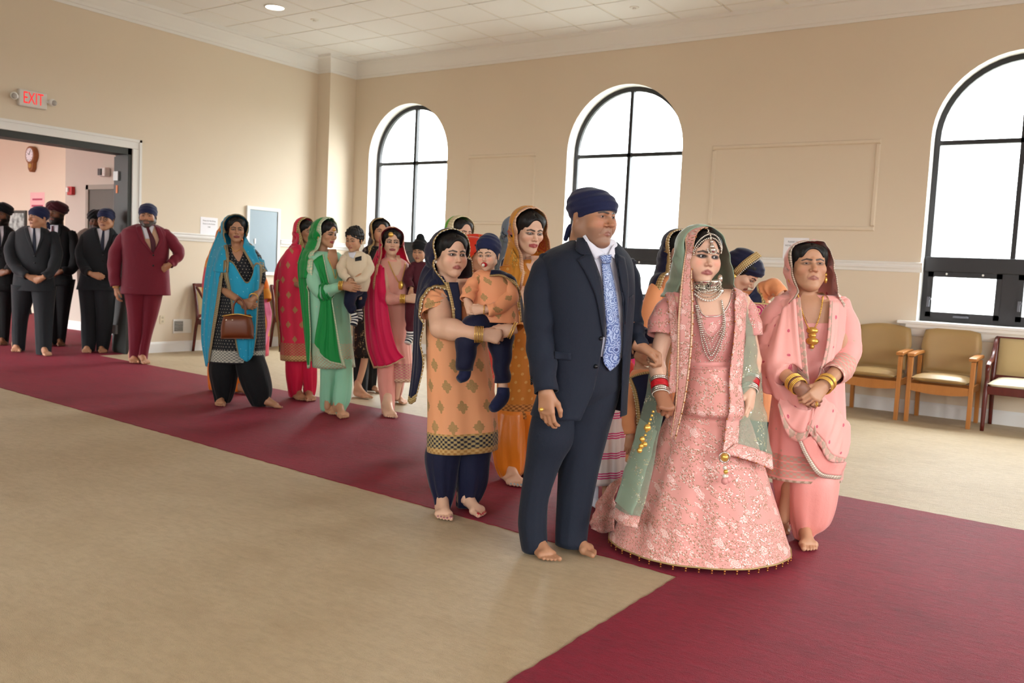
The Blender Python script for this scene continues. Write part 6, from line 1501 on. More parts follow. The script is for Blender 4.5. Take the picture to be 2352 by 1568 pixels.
legs(p, [[(812, 487, 548, .02), (850, 481, 545, .02), (888, 487, 538, .02), (914, 493, 530, .02), (929, 496, 522, .02)], [(812, 542, 604, .0), (850, 545, 616, .0), (888, 557, 623, .0), (916, 570, 618, .0), (935, 580, 609, .0)]], M_BLACKTEX, .014)
p.foot((506, 926), (508, 944), 'R', .95); p.foot((592, 934), (638, 938), 'L', .98, nail='#6a1f2a')
hd = p.hood('veil', p.PX([(528, 604, .12), (523, 575, .1), (517, 548, .07), (514, 518, .04), (522, 500, .02), (540, 493, .01), (556, 504, -.01), (564, 545, -.02), (580, 582, .0), (604, 622, .0)]), M_TEAL, .2, 1.08, bmat=M_TAUPETRIM, bw=.03, push=('head', 'hair', 'tunic'), fall=.1)
p.sheet('veil_drape', [p.PX([(502, 530, -.06), (479, 592, -.06), (467, 666, -.05), (462, 771, -.02), (472, 840, .0)]), p.PX([(512, 560, .03), (494, 610, .06), (482, 680, .07), (474, 775, .08), (478, 842, .08)]), p.PX([(529, 598, .11), (516, 612, .13), (505, 690, .15), (492, 780, .14), (484, 840, .12)])], M_TEAL, 44, 22, border={'v1': .035}, bmat=M_TAUPETRIM, fold=.008, nf=3, fdir='v', push=('tunic',), off=.012, parent=hd)
p.sheet('veil_drape', [p.PX([(516, 598, .12), (534, 600, .15), (556, 636, .17), (568, 648, .17), (578, 634, .15), (586, 604, .12), (603, 608, .04)]), p.PX([(516, 630, .13), (536, 640, .17), (556, 664, .19), (570, 672, .19), (580, 660, .17), (590, 640, .13), (601, 640, .06)]), p.PX([(530, 690, .15), (548, 705, .18), (566, 708, .18), (582, 702, .15), (594, 690, .1)]), p.PX([(538, 770, .16), (552, 788, .18), (566, 790, .18), (578, 785, .16), (590, 765, .12)]), p.PX([(546, 812, .16), (556, 824, .17), (566, 830, .17), (576, 824, .16), (584, 806, .13)])], M_TEAL, 30, 34, border={'u0': .02, 'u1': .02, 'v0': .02}, bmat=M_TAUPETRIM, fold=.006, nf=3, push=('tunic',), off=.016, parent=hd)
p.sheet('veil_drape', [p.PX([(563, 540, -.02), (584, 578, -.03), (607, 622, -.04)]), p.PX([(560, 556, .05), (580, 590, .06), (602, 628, .05)]), p.PX([(556, 572, .1), (572, 600, .13), (590, 634, .13)])], M_TEAL, 24, 12, border={'v2': 0, 'v1': .03, 'u1': .03}, bmat=M_TAUPETRIM, push=('tunic',), off=.016, parent=hd)
p.sheet('veil_drape', [p.PX([(503, 530, -.06), (488, 572, -.05), (478, 612, -.05)]), p.PX([(512, 548, .03), (504, 585, .08), (496, 625, .1)]), p.PX([(522, 562, .1), (526, 588, .14), (524, 625, .16)])], M_TEAL, 24, 12, border={'v1': .03}, bmat=M_TAUPETRIM, push=('tunic',), off=.016, parent=hd)
p.chain('necklace', [(531, 568), (541, 578), (552, 572)], ['head', 'tunic'], .003, M_GOLDM, .007); p.bangles(w2-CR*.0+UP*.02, e2-w2, .034, .003, M_GOLDM, 2, .008)
p.finish(); teal = p
D_ = teal.D-.27
def pz(u, v, d=0.): return at_dist(u, v, D_-d)
bag = thing('handbag', pz(545, 778), 'brown leather handbag held by the woman in the teal veil', 'bag')
def bagp(s, t): 
    c = pz(545 + s*(38 - 7*max(0, t)), 750 - t*28, 0.); return c, -FH
o = padded(bagp, 15, 11, .11, 'bag_body', M_LEATHER, bag, .6)
for dx in (0, .03):
    V, F, _ = tube_geo([pz(535, 724, dx), pz(537, 700, dx), pz(550, 684, dx), pz(562, 700, dx), pz(564, 724, dx)], .008, 8, 24); mk('handle', V, F, M_LEATHER, bag)
V, F, _ = tube_geo([pz(510, 726, .03), pz(545, 721, .045), pz(580, 728, .03)], .004, 6, 14); mk('zip', V, F, M_GOLDM, bag)
for u in (520, 534): V, F = ball_geo(pz(u, 735, .06), .009, 8, 6); mk('buckle', V, F, M_SILVER, bag)
# ------------------------------------------------------------------ woman behind her
M_OMBRE = stripes('orange_yellow_pink_veil', [(0, '#e2586a'), (.3, '#e8a63c'), (.62, '#ea8226')], .62, 1)
p = Person('woman in an orange veil standing behind the teal-veiled woman', (520, 900), 18, skin='tan')
p.head('woman', (528, 546), 27, yaw=20, d=.1); p.hat('parted', M_HAIR, 'hair')
kurta(p, [(590, 500, 575, .0), (605, 480, 595, .0), (660, 470, 605, .0), (740, 478, 612, .0), (815, 484, 612, .0)], [[(490, 610, .03, 11), (478, 660, .04, 12)], [(590, 610, -.03, 11), (606, 660, -.02, 12), (612, 690, .02, 12)]], M_OMBRE, .65, .015)
inner(p, (500, 610), (578, 610), (545, 760)); legs(p, [[(800, 482, 530, .0), (850, 478, 528, .0), (886, 480, 520, .0), (902, 484, 512, .0)], [(800, 522, 575, -.02), (850, 524, 572, -.02), (884, 530, 565, -.02), (898, 535, 556, -.02)]], cloth('orange_salwar', '#e8781a', .5, .3), .014)
p.foot((500, 896), (505, 908), 'R', .9); p.foot((536, 902), (566, 906), 'L', .95)
hd = p.hood('veil', p.PX([(488, 640, .04), (492, 600, .06), (502, 560, .06), (506, 530, .04), (518, 512, .02), (536, 510, .0), (552, 530, -.02), (566, 580, -.04), (590, 620, -.06)]), cloth('orange_veil_chiffon', '#ea8a34', .7, .3), .2, 1.1, push=('head', 'tunic'), fall=.25)
p.sheet('veil_drape', [p.PX([(596, 660, .0), (606, 700, .02), (612, 750, .04), (604, 812, .04)]), p.PX([(610, 664, -.04), (622, 705, -.04), (622, 745, -.02), (608, 800, .0)])], cloth('pink_veil_end', '#ee7fa8', .6, .3), 24, 8, fold=.006, nf=2, parent=hd)
p.finish()
# ------------------------------------------------------------------ woman in hot red pink
M_REDK = grid_motif('hot_red_gold_motifs', '#e0244a', '#b98a5a', .14, .13, .03, [(0., .05, '#a5754a', '#d9b07a'), (.05, .16, '#cc2048', '#b98a5a')]); M_REDC = cloth('hot_red_chiffon', '#e01f4a', .6, .3)
p = Person('woman in a hot red embroidered suit and gold edged veil', (692, 920), 48, skin='tan')
p.head('woman', (715, 533), 26, yaw=54, pitch=8, d=.06, lip='#8a2a34'); p.hat('parted', M_HAIR, 'hair', 1.04)
kurta(p, [(566, 676, 722, .0), (580, 660, 728, .0), (620, 646, 728, .0), (700, 642, 727, .0), (770, 648, 728, .0), (826, 650, 730, .0)], [[(668, 592, .05, 11), (660, 630, .08, 12)]], M_REDK, .66, .012)
w1 = p.P(694, 656, .18); inner(p, (672, 596, .05), (718, 598, -.05), (690, 760), ((662, 648, .08), None), (w1, None), .9, .72); p.hand(w1, CR, FH, UP, 'clasp', .85)
legs(p, [[(812, 656, 702, .02), (860, 657, 699, .02), (895, 662, 692, .02), (914, 666, 688, .02)], [(812, 688, 728, -.02), (860, 693, 727, -.02), (895, 698, 724, -.02), (917, 701, 718, -.02)]], M_REDC, .014)
p.foot((674, 913), (700, 923), 'R'); p.foot((706, 914), (722, 934), 'L')
hd = p.hood('veil', p.PX([(672, 640, .1), (684, 605, .11), (696, 570, .08), (699, 540, .06), (700, 518, .04), (708, 507, .01), (718, 514, -.02), (724, 545, -.05), (724, 590, -.07)]), M_REDC, .2, 1.1, bmat=M_GOLDTRIM, bw=.03, push=('head', 'hair', 'tunic'), fall=.2, hf=.02)
p.sheet('veil_drape', [p.PX([(670, 560, -.06), (636, 608, -.05), (629, 660, -.03), (640, 730, .0), (650, 806, .02)]), p.PX([(688, 590, .08), (660, 635, .1), (656, 690, .1), (654, 750, .1), (656, 808, .08)])], M_REDC, 40, 12, border={'v1': .04}, bmat=M_GOLDTRIM, fold=.008, nf=2, fdir='v', push=('tunic',), off=.01, parent=hd)
p.blob('forehead_pendant', p.hp(0, -.1, .05), .014, M_GOLDM)
p.finish()
# ------------------------------------------------------------------ woman in mint with a green veil, and the boy she holds
M_MINT = cloth('mint_silk', '#93cfae', .5, .3); M_MINTK = grid_motif('mint_tunic_silver_hem', '#97d0b0', '#c9c6a8', .2, .2, .006, [(0., .10, '#a7cbb0', '#b9a98a'), (.10, .2, '#9accb0', '#c4bfa0')], 'dot'); M_GREEN = cloth('emerald_chiffon', '#0c8a3e', .6, .3); M_MINTTRIM = trim_mat('mint_gold_border', '#9fc6a6', '#dcd3b0', 60., .2)
p = Person('woman in a mint suit and emerald green veil holding a small boy', (768, 952), 52, skin='mid', hi=True)
p.head('woman', (766, 539), 31, yaw=56, pitch=6, d=.07, lip='#8f2430', lid=.8); p.hat('parted', M_HAIR, 'hair', 1.04)
kurta(p, [(578, 730, 776, .0), (590, 714, 784, .0), (630, 712, 792, .0), (700, 716, 797, .0), (770, 719, 803, .0), (842, 724, 812, .0)], [[(722, 604, .08, 14), (721, 640, .12, 18), (738, 670, .16, 17), (764, 664, .22, 12), (782, 657, .25, 10)], [(770, 600, -.1, 12), (786, 640, -.12, 12), (800, 655, -.08, 10)]], M_MINTK, .66, .014, cuffs=False)
p.skinpatch([(750, 572), (754, 598), (766, 618)], [(772, 572), (776, 598), (773, 618)], ['tunic', 'head'], .003)
e1, w1 = p.P(738, 672, .16), p.P(786, 656, .26); inner(p, (728, 608, .08), (768, 606, -.1), (765, 770), (e1, (790, 645, -.12)), (w1, (812, 655, -.02)), .9, .72, kn=((755, 890), (785, 890)), an=((752, 935), (780, 940)))
p.hand(w1, CR*.95-UP*.15, FH, UP, 'relax', .9); p.hand(p.P(812, 655, -.02), CR, UP, FH, 'relax', .85); p.bangles(w1-CR*.01, CR, .034, .005, M_GOLDM, 3, .012)
legs(p, [[(822, 735, 782, .05), (870, 736, 776, .05), (915, 736, 769, .05), (943, 738, 766, .05)], [(822, 764, 809, .0), (870, 768, 808, .0), (915, 765, 803, .0), (938, 767, 793, .0), (950, 768, 789, .0)]], M_MINT, .014)
p.foot((744, 946), (770, 954), 'R', .95); p.foot((774, 951), (800, 970), 'L')
hd = p.hood('veil', p.PX([(720, 640, .16), (720, 606, .14), (727, 580, .11), (737, 556, .08), (742, 530, .06), (748, 510, .04), (758, 500, .0), (770, 508, -.06), (776, 535, -.12)]), M_GREEN, .2, 1.1, bmat=M_MINTTRIM, bw=.04, push=('head', 'hair', 'tunic'), fall=.1)
p.sheet('veil_drape', [p.PX([(696, 566, -.1), (684, 610, -.06), (690, 680, -.02), (698, 757, .02), (706, 842, .04)]), p.PX([(708, 580, .0), (694, 620, .04), (698, 690, .08), (704, 765, .1), (708, 846, .1)]), p.PX([(722, 596, .12), (712, 620, .14), (710, 690, .15), (714, 770, .16), (712, 842, .14)])], M_GREEN, 44, 20, border={'v1': .025, 'u1': .03}, bmat=M_MINTTRIM, fold=.008, nf=3, fdir='v', push=('tunic',), off=.012, parent=hd)
p.sheet('veil_drape', [p.PX([(722, 600, .14), (734, 640, .17), (735, 700, .19), (724, 770, .2), (722, 792, .2)]), p.PX([(732, 590, .14), (748, 660, .19), (752, 730, .22), (748, 800, .22), (750, 828, .22)]), p.PX([(742, 586, .12), (758, 660, .18), (772, 740, .22), (785, 810, .22), (794, 842, .22)])], M_GREEN, 44, 22, border={'v1': .022, 'u1': .05}, bmat=M_MINTTRIM, fold=.012, nf=3, fdir='v', push=('tunic',), off=.014, parent=hd)
p.chain('necklace', [(752, 590), (762, 615), (770, 640), (774, 612)], ['chest', 'tunic'], .0045, M_GOLDM, .01)
er = p.blob('earring', p.hp(-.084, .0, -.04), .013, M_GOLDM); p.blob('forehead_pendant', p.hp(0, -.098, .05), .012, M_GOLDM)
p.finish(); gw = p
M_CREAMJ = cloth('cream_wool', '#dcc9ae', .8, .3); M_STRIPE = stripes('striped_sock', [(0, '#12152c'), (.5, '#e6e2de')], .026)
p = Person('small boy in a cream jacket and striped socks held in arms', (815, 650), -20, D=gw.D-.02, skin='mid', floor=False, hi=True)
p.head('child', (803, 554), 25, yaw=-22, pitch=4, d=.09, lip='#9a564c', lid=.4, blush=.2); p.hat('short', M_HAIR, 'hair', 1.03)
kurta(p, [(576, 800, 830, .0), (584, 790, 842, .0), (610, 784, 850, .0), (645, 786, 850, .0), (668, 790, 844, .0)], [[(792, 592, .04, 9), (784, 612, .07, 11), (790, 632, .12, 10), (802, 642, .15, 8)], [(840, 592, .0, 10), (848, 615, .03, 12), (832, 640, .1, 10), (812, 645, .14, 8)]], M_CREAMJ, .75, .004, name='jacket')
p.patch('shirt', [(800, 580), (803, 590)], [(818, 580), (812, 594)], M_SHIRT, ['jacket'], .005, 5, 5); p.patch('bow_tie', [(816, 592), (816, 600)], [(830, 588), (830, 598)], M_BUTTON, ['jacket'], .008, 5, 4)
p.hand(p.P(803, 644, .15), -CR*.3-UP, FH, CR, 'clasp', .55); p.hand(p.P(806, 646, .15), -CR*.8-UP*.3, FH, UP, 'clasp', .55)
p.garment('trousers', [p.sleeve_geo([p.P(*q[:3]) for q in t], [p.m(q[3]) for q in t], 20, 16, .004, i) for i, t in enumerate(([(822, 660, .0, 17), (806, 676, .08, 16), (804, 700, .1, 12), (812, 716, .1, 9)], [(828, 662, -.03, 16), (828, 690, -.02, 13), (824, 708, -.02, 9)]))], M_NAVY)
for pts in ([(811, 716, .1), (815, 732, .1), (812, 746, .12)], [(824, 706, -.02), (826, 722, -.02), (824, 734, .0)]): V, F, UV = tube_geo(p.PX(pts), [p.m(7), p.m(8), p.m(8)], 12, 14); mk('sock', V, F, M_STRIPE, p.root, uv=UV)
inner(p, (800, 594), (834, 594), (820, 655), ((786, 615, .06), (848, 618, .03)), ((803, 644, .15), (806, 646, .15)), .5, .42, .5, ((806, 680, .08), (828, 685)), ((812, 718, .1), (824, 710, -.02)))
p.finish()
# ------------------------------------------------------------------ woman in black with a dark veil
M_DKV = cloth('dark_plum_veil', '#24121a', .6, .3); M_BLK = floral('black_gold_tunic', '#100a0e', '#3a2a20', '#6a5238', '#b09a70', 8., .3)
p = Person('woman in black under a dark plum veil with gold edge', (832, 908), 30, skin='mid')
p.head('woman', (878, 531), 27, yaw=25, d=.1); p.hat('parted', M_HAIR, 'hair', 1.04)
kurta(p, [(566, 855, 895, .0), (580, 838, 905, .0), (630, 826, 908, .0), (720, 815, 900, .0), (820, 812, 880, .0)], [[(846, 592, .04, 11), (832, 640, .06, 12), (830, 690, .08, 10)]], M_BLK, .65, .012)
inner(p, (850, 596), (892, 596), (850, 760)); legs(p, [[(800, 811, 850, .0), (850, 812, 846, .0), (895, 814, 842, .0), (908, 818, 838, .0)], [(800, 838, 880, -.02), (850, 838, 868, -.02), (895, 840, 862, -.02)]], M_BLACKTEX, .012)
p.foot((815, 910), (850, 918), 'R'); p.foot((842, 898), (866, 902), 'L', .9)
p.hood('veil', p.PX([(838, 640, .08), (844, 600, .1), (856, 570, .09), (862, 545, .07), (864, 522, .05), (872, 504, .02), (884, 502, -.01), (894, 520, -.05), (900, 560, -.08)]), M_DKV, .2, 1.1, bmat=M_GOLDTRIM, bw=.022, push=('head', 'hair', 'tunic'), fall=.1)
p.finish()
# ------------------------------------------------------------------ woman in pale pink with a magenta veil, and the boy she holds
M_PPK = grid_motif('blush_silk_lattice_hem', '#e8a496', '#c9a080', .2, .2, .005, [(0., .03, '#b98a72', '#dcc0a4'), (.03, .16, '#c9667c', '#c9a884')], 'dot'); M_MAG = cloth('magenta_chiffon', '#d8104f', .55, .3)
p = Person('woman in a blush suit with a magenta veil and round gold forehead ornament', (893, 948), 16, skin='fair', hi=True)
p.head('woman', (902, 556), 31, yaw=12, pitch=2, d=.1, lip='#8f3440', lid=.8, gaze=(14, 0)); p.hat('parted', M_HAIR, 'hair', 1.04)
kurta(p, [(592, 884, 922, .0), (604, 872, 936, .0), (640, 868, 942, .0), (700, 870, 940, .0), (780, 876, 942, .0), (840, 890, 946, .0), (876, 895, 946, .0)], [[(880, 616, .05, 12), (876, 650, .08, 15), (886, 682, .13, 14), (908, 687, .19, 11), (924, 686, .22, 9)], [(930, 614, -.04, 12), (944, 650, -.04, 12), (950, 680, .0, 10)]], M_PPK, .66, .012)
p.skinpatch([(890, 586), (893, 612), (906, 632)], [(918, 586), (922, 612), (914, 632)], ['tunic', 'head'], .003)
e1, w1 = p.P(884, 686, .13), p.P(930, 686, .23); inner(p, (884, 616, .05), (926, 616, -.04), (908, 780), (e1, (948, 668, -.02)), (w1, (955, 685, .1)), .9, .72, kn=((885, 890), (915, 880)), an=((890, 938), (910, 912)))
p.hand(w1, CR, FH, UP, 'clasp', .9); p.hand(p.P(955, 685, .1), CR*.6-FH*.4, FH, UP, 'relax', .85); p.bangles(w1-CR*.018, CR, .034, .005, M_GOLDM, 4, .011)
legs(p, [[(826, 866, 912, .03), (880, 868, 907, .03), (920, 874, 905, .03), (946, 877, 903, .03), (957, 878, 902, .03)], [(826, 892, 938, -.03), (880, 896, 928, -.04), (916, 903, 919, -.05)]], cloth('blush_salwar', '#e2968a', .5, .3), .012)
p.foot((886, 950), (908, 969), 'R'); p.foot((904, 922), (924, 928), 'L', .95)
hd = p.hood('veil', p.PX([(872, 690, .14), (868, 648, .12), (872, 612, .09), (877, 580, .05), (880, 550, .02), (889, 530, -.02), (904, 523, -.03), (918, 532, -.05), (926, 565, -.07), (938, 606, -.05)]), M_MAG, .18, 1.08, bmat=M_PINKGOLD, bw=.02, push=('head', 'hair', 'tunic'), fall=.1)
p.sheet('veil_drape', [p.PX([(868, 572, -.05), (844, 632, -.02), (837, 707, .02), (841, 791, .05), (858, 846, .08)]), p.PX([(868, 600, .06), (860, 660, .14), (862, 730, .17), (875, 800, .18), (892, 842, .18)]), p.PX([(882, 616, .1), (888, 680, .17), (898, 750, .19), (912, 800, .19), (930, 822, .17)])], M_MAG, 44, 22, border={'v0': .02, 'u1': .02}, bmat=M_PINKGOLD, fold=.014, nf=4, fdir='v', push=('tunic',), off=.012, parent=hd)
p.blob('forehead_ornament', p.hp(-.02, -.092, .07), .022, M_GOLDM, n=14, m=10); p.chain('necklace', [(892, 600), (905, 630), (918, 650), (926, 630), (930, 606)], ['head', 'tunic'], .005, M_GOLDM, .01); p.blob('pendant', p.hit(920, 655, ['tunic'], .01), (.03, .012, .036), M_GOLDM)
p.finish(); pw = p
M_KMAR = cloth('maroon_cotton', '#4c0d1e', .7, .2)
p = Person('small boy in maroon with a black topknot head cloth held in arms', (960, 680), -8, D=pw.D-.02, skin='mid', floor=False, hi=True)
p.head('child', (958, 580), 23, yaw=-14, pitch=2, d=.08, lip='#9a564c', lid=.4); p.hat('patka', M_BLACKTEX, 'head_cloth', 1.03)
kurta(p, [(600, 950, 980, .0), (608, 942, 990, .0), (640, 936, 992, .0), (690, 934, 988, .0)], [[(946, 615, .04, 9), (936, 640, .08, 11), (944, 662, .14, 9)], [(986, 615, .0, 10), (992, 650, .02, 11)]], M_KMAR, .75, .004)
p.hand(p.P(945, 664, .14), -UP*.8-CR*.2, FH, CR, 'clasp', .52)
p.garment('trousers', [p.sleeve_geo([p.P(*q[:3]) for q in t], [p.m(q[3]) for q in t], 20, 16, .004, i) for i, t in enumerate(([(955, 685, .0, 18), (944, 710, .1, 15), (943, 740, .1, 11), (942, 760, .1, 9)], [(972, 688, -.02, 16), (972, 730, -.02, 12)]))], M_KMAR)
V, F, UV = tube_geo(p.PX([(942, 757, .1), (941, 775, .1), (936, 788, .13)]), [p.m(8), p.m(9), p.m(8)], 12, 14); mk('sock', V, F, M_STRIPE, p.root, uv=UV)
inner(p, (950, 616), (982, 616), (965, 680), ((938, 640, .08), (990, 645, .02)), ((945, 664, .14), (988, 668, .05)), .5, .42, .5, ((945, 715, .1), (972, 720)), ((942, 765, .1), (972, 745, -.02)))
p.finish()
# ------------------------------------------------------------------ veiled women half hidden behind the toddler
def hidden_woman(label, base, D, yaw, eye, ec, hoodp, veil, tun, rows, border=None, bw=0., lowrows=None, skin='mid', pitch=0., beadr=0., salw=None, kind='woman'):
    p = Person(label, base, yaw, D=D, skin=skin); p.head(kind, eye, ec, pitch=pitch, d=.1); p.hat('parted', M_HAIR, 'hair', 1.03)
    kurta(p, rows, [], tun, .65, .01); v1 = rows[-1][0]; ul, ur = rows[-1][1:3]; c = (ul+ur)/2; w = (ur-ul)/2
    vf = to_px(p.base)[1]
    inner(p, (rows[1][1]+w*.3, rows[1][0]+8), (rows[1][2]-w*.3, rows[1][0]+8), (c, v1-30))
    legs(p, [[(v1-25, c-w*.95, c+w*.1), ((v1+vf)/2, c-w*.95, c), (vf-16, c-w*.7, c-w*.2), (vf-6, c-w*.6, c-w*.25)], [(v1-25, c-w*.1, c+w*.95), ((v1+vf)/2, c, c+w*.95), (vf-16, c+w*.2, c+w*.7), (vf-6, c+w*.25, c+w*.6)]], salw or tun)
    for sg, sd in ((-1, 'R'), (1, 'L')): p.foot((c+sg*w*.42, vf-7), (c+sg*w*.42+6, vf+ (2583/p.D*.045)), sd, .95)
    p.hood('veil', p.PX(hoodp), veil, .2, 1.08, bmat=border, bw=bw, push=('head', 'hair', 'tunic'), fall=.15, beadr=beadr, beadm=M_PEARL)
    return p
M_LIME = cloth('lime_veil', '#5da51c', .6, .3); M_LACE = trim_mat('cream_lace', '#c9b88c', '#efe3c0', 70., .1)
hidden_woman('woman under a lime green veil with cream lace edge', (1045, 1020), 6.2, 38, (1073, 537), 37, [(1012, 640, .06), (1028, 590, .08), (1044, 560, .08), (1050, 535, .06), (1055, 516, .04), (1066, 506, .01), (1078, 512, -.03), (1086, 540, -.07), (1090, 580, -.1)], M_LIME, M_LIME, [(592, 1030, 1075), (606, 1000, 1088), (660, 985, 1092), (800, 985, 1092), (900, 990, 1090)], M_LACE, .05, skin='fair').finish()
M_ROV = floral('red_orange_gold_veil', '#d8341a', '#e8a040', '#c9882e', '#e8c070', 9., .4)
hidden_woman('woman under a red orange gold printed veil', (1098, 1050), 5.8, 60, (1112, 588), 38, [(1066, 640, .1), (1078, 620, .1), (1090, 600, .08), (1096, 570, .06), (1102, 550, .03), (1110, 540, -.02), (1118, 560, -.08), (1122, 600, -.12)], M_ROV, M_ROV, [(630, 1072, 1125), (645, 1050, 1140), (700, 1045, 1140), (850, 1045, 1135), (920, 1048, 1132)]).finish()
M_GREYV = cloth('grey_blue_veil', '#6d7688', .7, .2)
hidden_woman('woman under a grey blue veil behind the orange veiled woman', (1195, 1010), 6.4, 30, (1200, 535), 36, [(1150, 640, .06), (1164, 590, .08), (1172, 555, .07), (1176, 530, .05), (1186, 512, .02), (1200, 506, -.01), (1214, 520, -.05), (1222, 560, -.08)], M_GREYV, M_GREYV, [(590, 1165, 1225), (605, 1152, 1240), (660, 1150, 1240), (800, 1155, 1235), (890, 1160, 1232)]).finish()
p = hidden_woman('woman in a hot pink veil behind the navy suited man', (1415, 1035), 6.1, 20, (1412, 650), 34, [(1368, 740, .05), (1380, 690, .07), (1390, 650, .07), (1396, 625, .05), (1412, 612, .02), (1430, 622, -.01), (1448, 660, -.02), (1476, 700, -.02), (1474, 735, -.02)], cloth('hot_pink_veil', '#e0127c', .6, .3), cloth('hot_pink_suit', '#d81674', .6, .3), [(690, 1385, 1445), (702, 1366, 1466), (760, 1362, 1472), (860, 1368, 1468), (930, 1370, 1464)])
p.sheet('veil_drape', [p.PX([(1448, 654, .06), (1462, 690, .08), (1470, 735, .08)]), p.PX([(1454, 656, -.02), (1476, 688, -.02), (1480, 736, -.02)])], bpy.data.materials['hot_pink_veil'], 16, 6); p.finish()
# ------------------------------------------------------------------ woman in orange and navy behind the bride
p = hidden_woman('woman in an orange suit and navy veil close behind the bride', (1560, 1095), 5.4, 18, (1576, 574), 44, [(1516, 690, .1), (1528, 650, .1), (1538, 620, .09), (1540, 590, .08), (1546, 562, .06), (1566, 542, .03), (1590, 535, .01), (1612, 548, -.02), (1626, 590, -.05), (1636, 640, -.08)], M_NAVY, M_ORANGE, [(632, 1530, 1625), (648, 1500, 1645), (720, 1494, 1650), (860, 1500, 1648), (960, 1498, 1650)], M_GOLDTRIM, .03, skin='fair', beadr=.004, salw=M_NAVY)
p.garment('sleeve', [p.sleeve_geo(p.PX([(1514, 655, .06), (1500, 690, .1), (1486, 740, .14), (1474, 790, .2)]), [p.m(18), p.m(22), p.m(21), p.m(15)], 22, 18, .003)], M_ORANGE)
V, F, _ = tube_geo(p.PX([(1514, 660, .06), (1490, 735, .13), (1470, 800, .21)]), [.04, .038, .03], 12, 14); p.addskin(V, F); p.hand(p.P(1470, 800, .21), -UP+CR*.1, FH, CR, 'relax', .9); p.finish()
# ------------------------------------------------------------------ woman bending forward in a navy head cover
p = Person('woman bending forward in an orange suit and navy gold-edged head cover', (1745, 1085), 62, D=5.3, skin='fair', hi=True)
p.head('woman', (1731, 647), 34, yaw=62, pitch=42, d=.06, lid=.7, lip='#a0504c', gaze=(0, 20)); p.hat('parted', M_HAIR, 'hair', 1.04); hat = p.hat('scarf', M_NAVY, 'head_cover', 1.1)
p.patch('head_cover_border', [(1684, 622), (1708, 598), (1738, 577)], [(1692, 634), (1716, 612), (1750, 588)], M_GOLDTRIM, ['head_cover', 'hair', 'head'], .006, 5, 16, parent=hat)
p.chain('pearl_edge', [(1690, 636), (1716, 614), (1752, 590)], ['head_cover', 'hair', 'head'], .004, M_PEARL, .012, parent=hat)
kurta(p, [(668, 1690, 1752, .0), (690, 1680, 1770, .0), (760, 1690, 1790, -.1), (880, 1700, 1800, -.2), (960, 1705, 1800, -.22)], [[(1702, 690, .05, 16), (1698, 730, .08, 17), (1702, 772, .12, 15), (1722, 802, .17, 12)], [(1736, 682, .04, 16), (1760, 664, .06, 21), (1780, 660, .1, 19), (1796, 676, .14, 15)]], M_ORANGE, .8, .008)
w1 = p.P(1800, 690, .16); w0 = p.P(1736, 812, .2); inner(p, (1700, 690, .05), (1745, 690, .0), (1745, 880, -.2), ((1700, 770, .1), (1780, 662, .1)), (w0, w1), .9, .72); p.hand(w0, CR*.8-UP*.2, UP, -FH, 'relax', .9); p.hand(w1, CR*.5-UP, FH, CR, 'relax', .9)
legs(p, [[(945, 1705, 1760, -.2), (1000, 1705, 1755, -.15), (1070, 1715, 1745, -.1), (1085, 1718, 1740, -.1)], [(945, 1745, 1800, -.22), (1000, 1750, 1800, -.2), (1060, 1755, 1785, -.18), (1078, 1758, 1780, -.18)]], M_NAVY)
p.foot((1725, 1080), (1745, 1095), 'R', .95); p.foot((1768, 1072), (1790, 1085), 'L', .95)
p.sheet('scarf_drape', [p.PX([(1706, 690, .14), (1712, 720, .12), (1716, 760, .08)]), p.PX([(1726, 672, .14), (1732, 700, .14), (1736, 740, .1)]), p.PX([(1742, 650, .08), (1748, 690, .1), (1748, 740, .06)])], M_NAVY, 20, 14, border={'v1': .02}, bmat=M_GOLDTRIM, push=('tunic',), off=.012)
p.blob('earring', p.hp(-.085, .0, -.045), .014, M_GOLDM)
p.finish()
# magenta mirrorwork cushion carried between the bride and the older woman
b = NB('magenta_mirrorwork'); vv = b.vor(b.uv, 15., 'F1', .35); d_v = vv.outputs['Distance']; rg = b.math('SINE', b.mul(d_v, 30.)); cc = b.sep(vv.outputs['Color'])
M_MIRR = b.done(b.mix(b.lt(d_v, .16), b.mix(b.gt(rg, .55), hx('#b0145c'), hx('#d8a884')), b.mix(b.gt(cc[0], .5), hx('#e0603c'), hx('#6f8a74'))), .45, .1, .4, .2)
t = thing('cushion', at_dist(1752, 820, 5.06), 'magenta mirrorwork cushion between the bride and the older woman', 'cushion')
def cush(s, q): return at_dist(1757 + s*42, 760 - q*62 + s*3, 5.06 + .03*s), unit(-FH + CR*.2)
o = padded(cush, 17, 19, .1, 'cover', M_MIRR, t, .4)
ul = o.data.uv_layers.new(name='UVMap'); li = np.zeros(len(o.data.loops), int); o.data.loops.foreach_get('vertex_index', li); co = np.array([v.co[:] for v in o.data.vertices]); ul.data.foreach_set('uv', np.stack([co @ CR, co[:, 2]], 1)[li].ravel())
V, F, _ = tube_geo([cush(-1, 1)[0], cush(0, 1)[0], cush(1, 1)[0]], .006, 8, 14); mk('piping', V, F, M_GOLDTRIM, t)
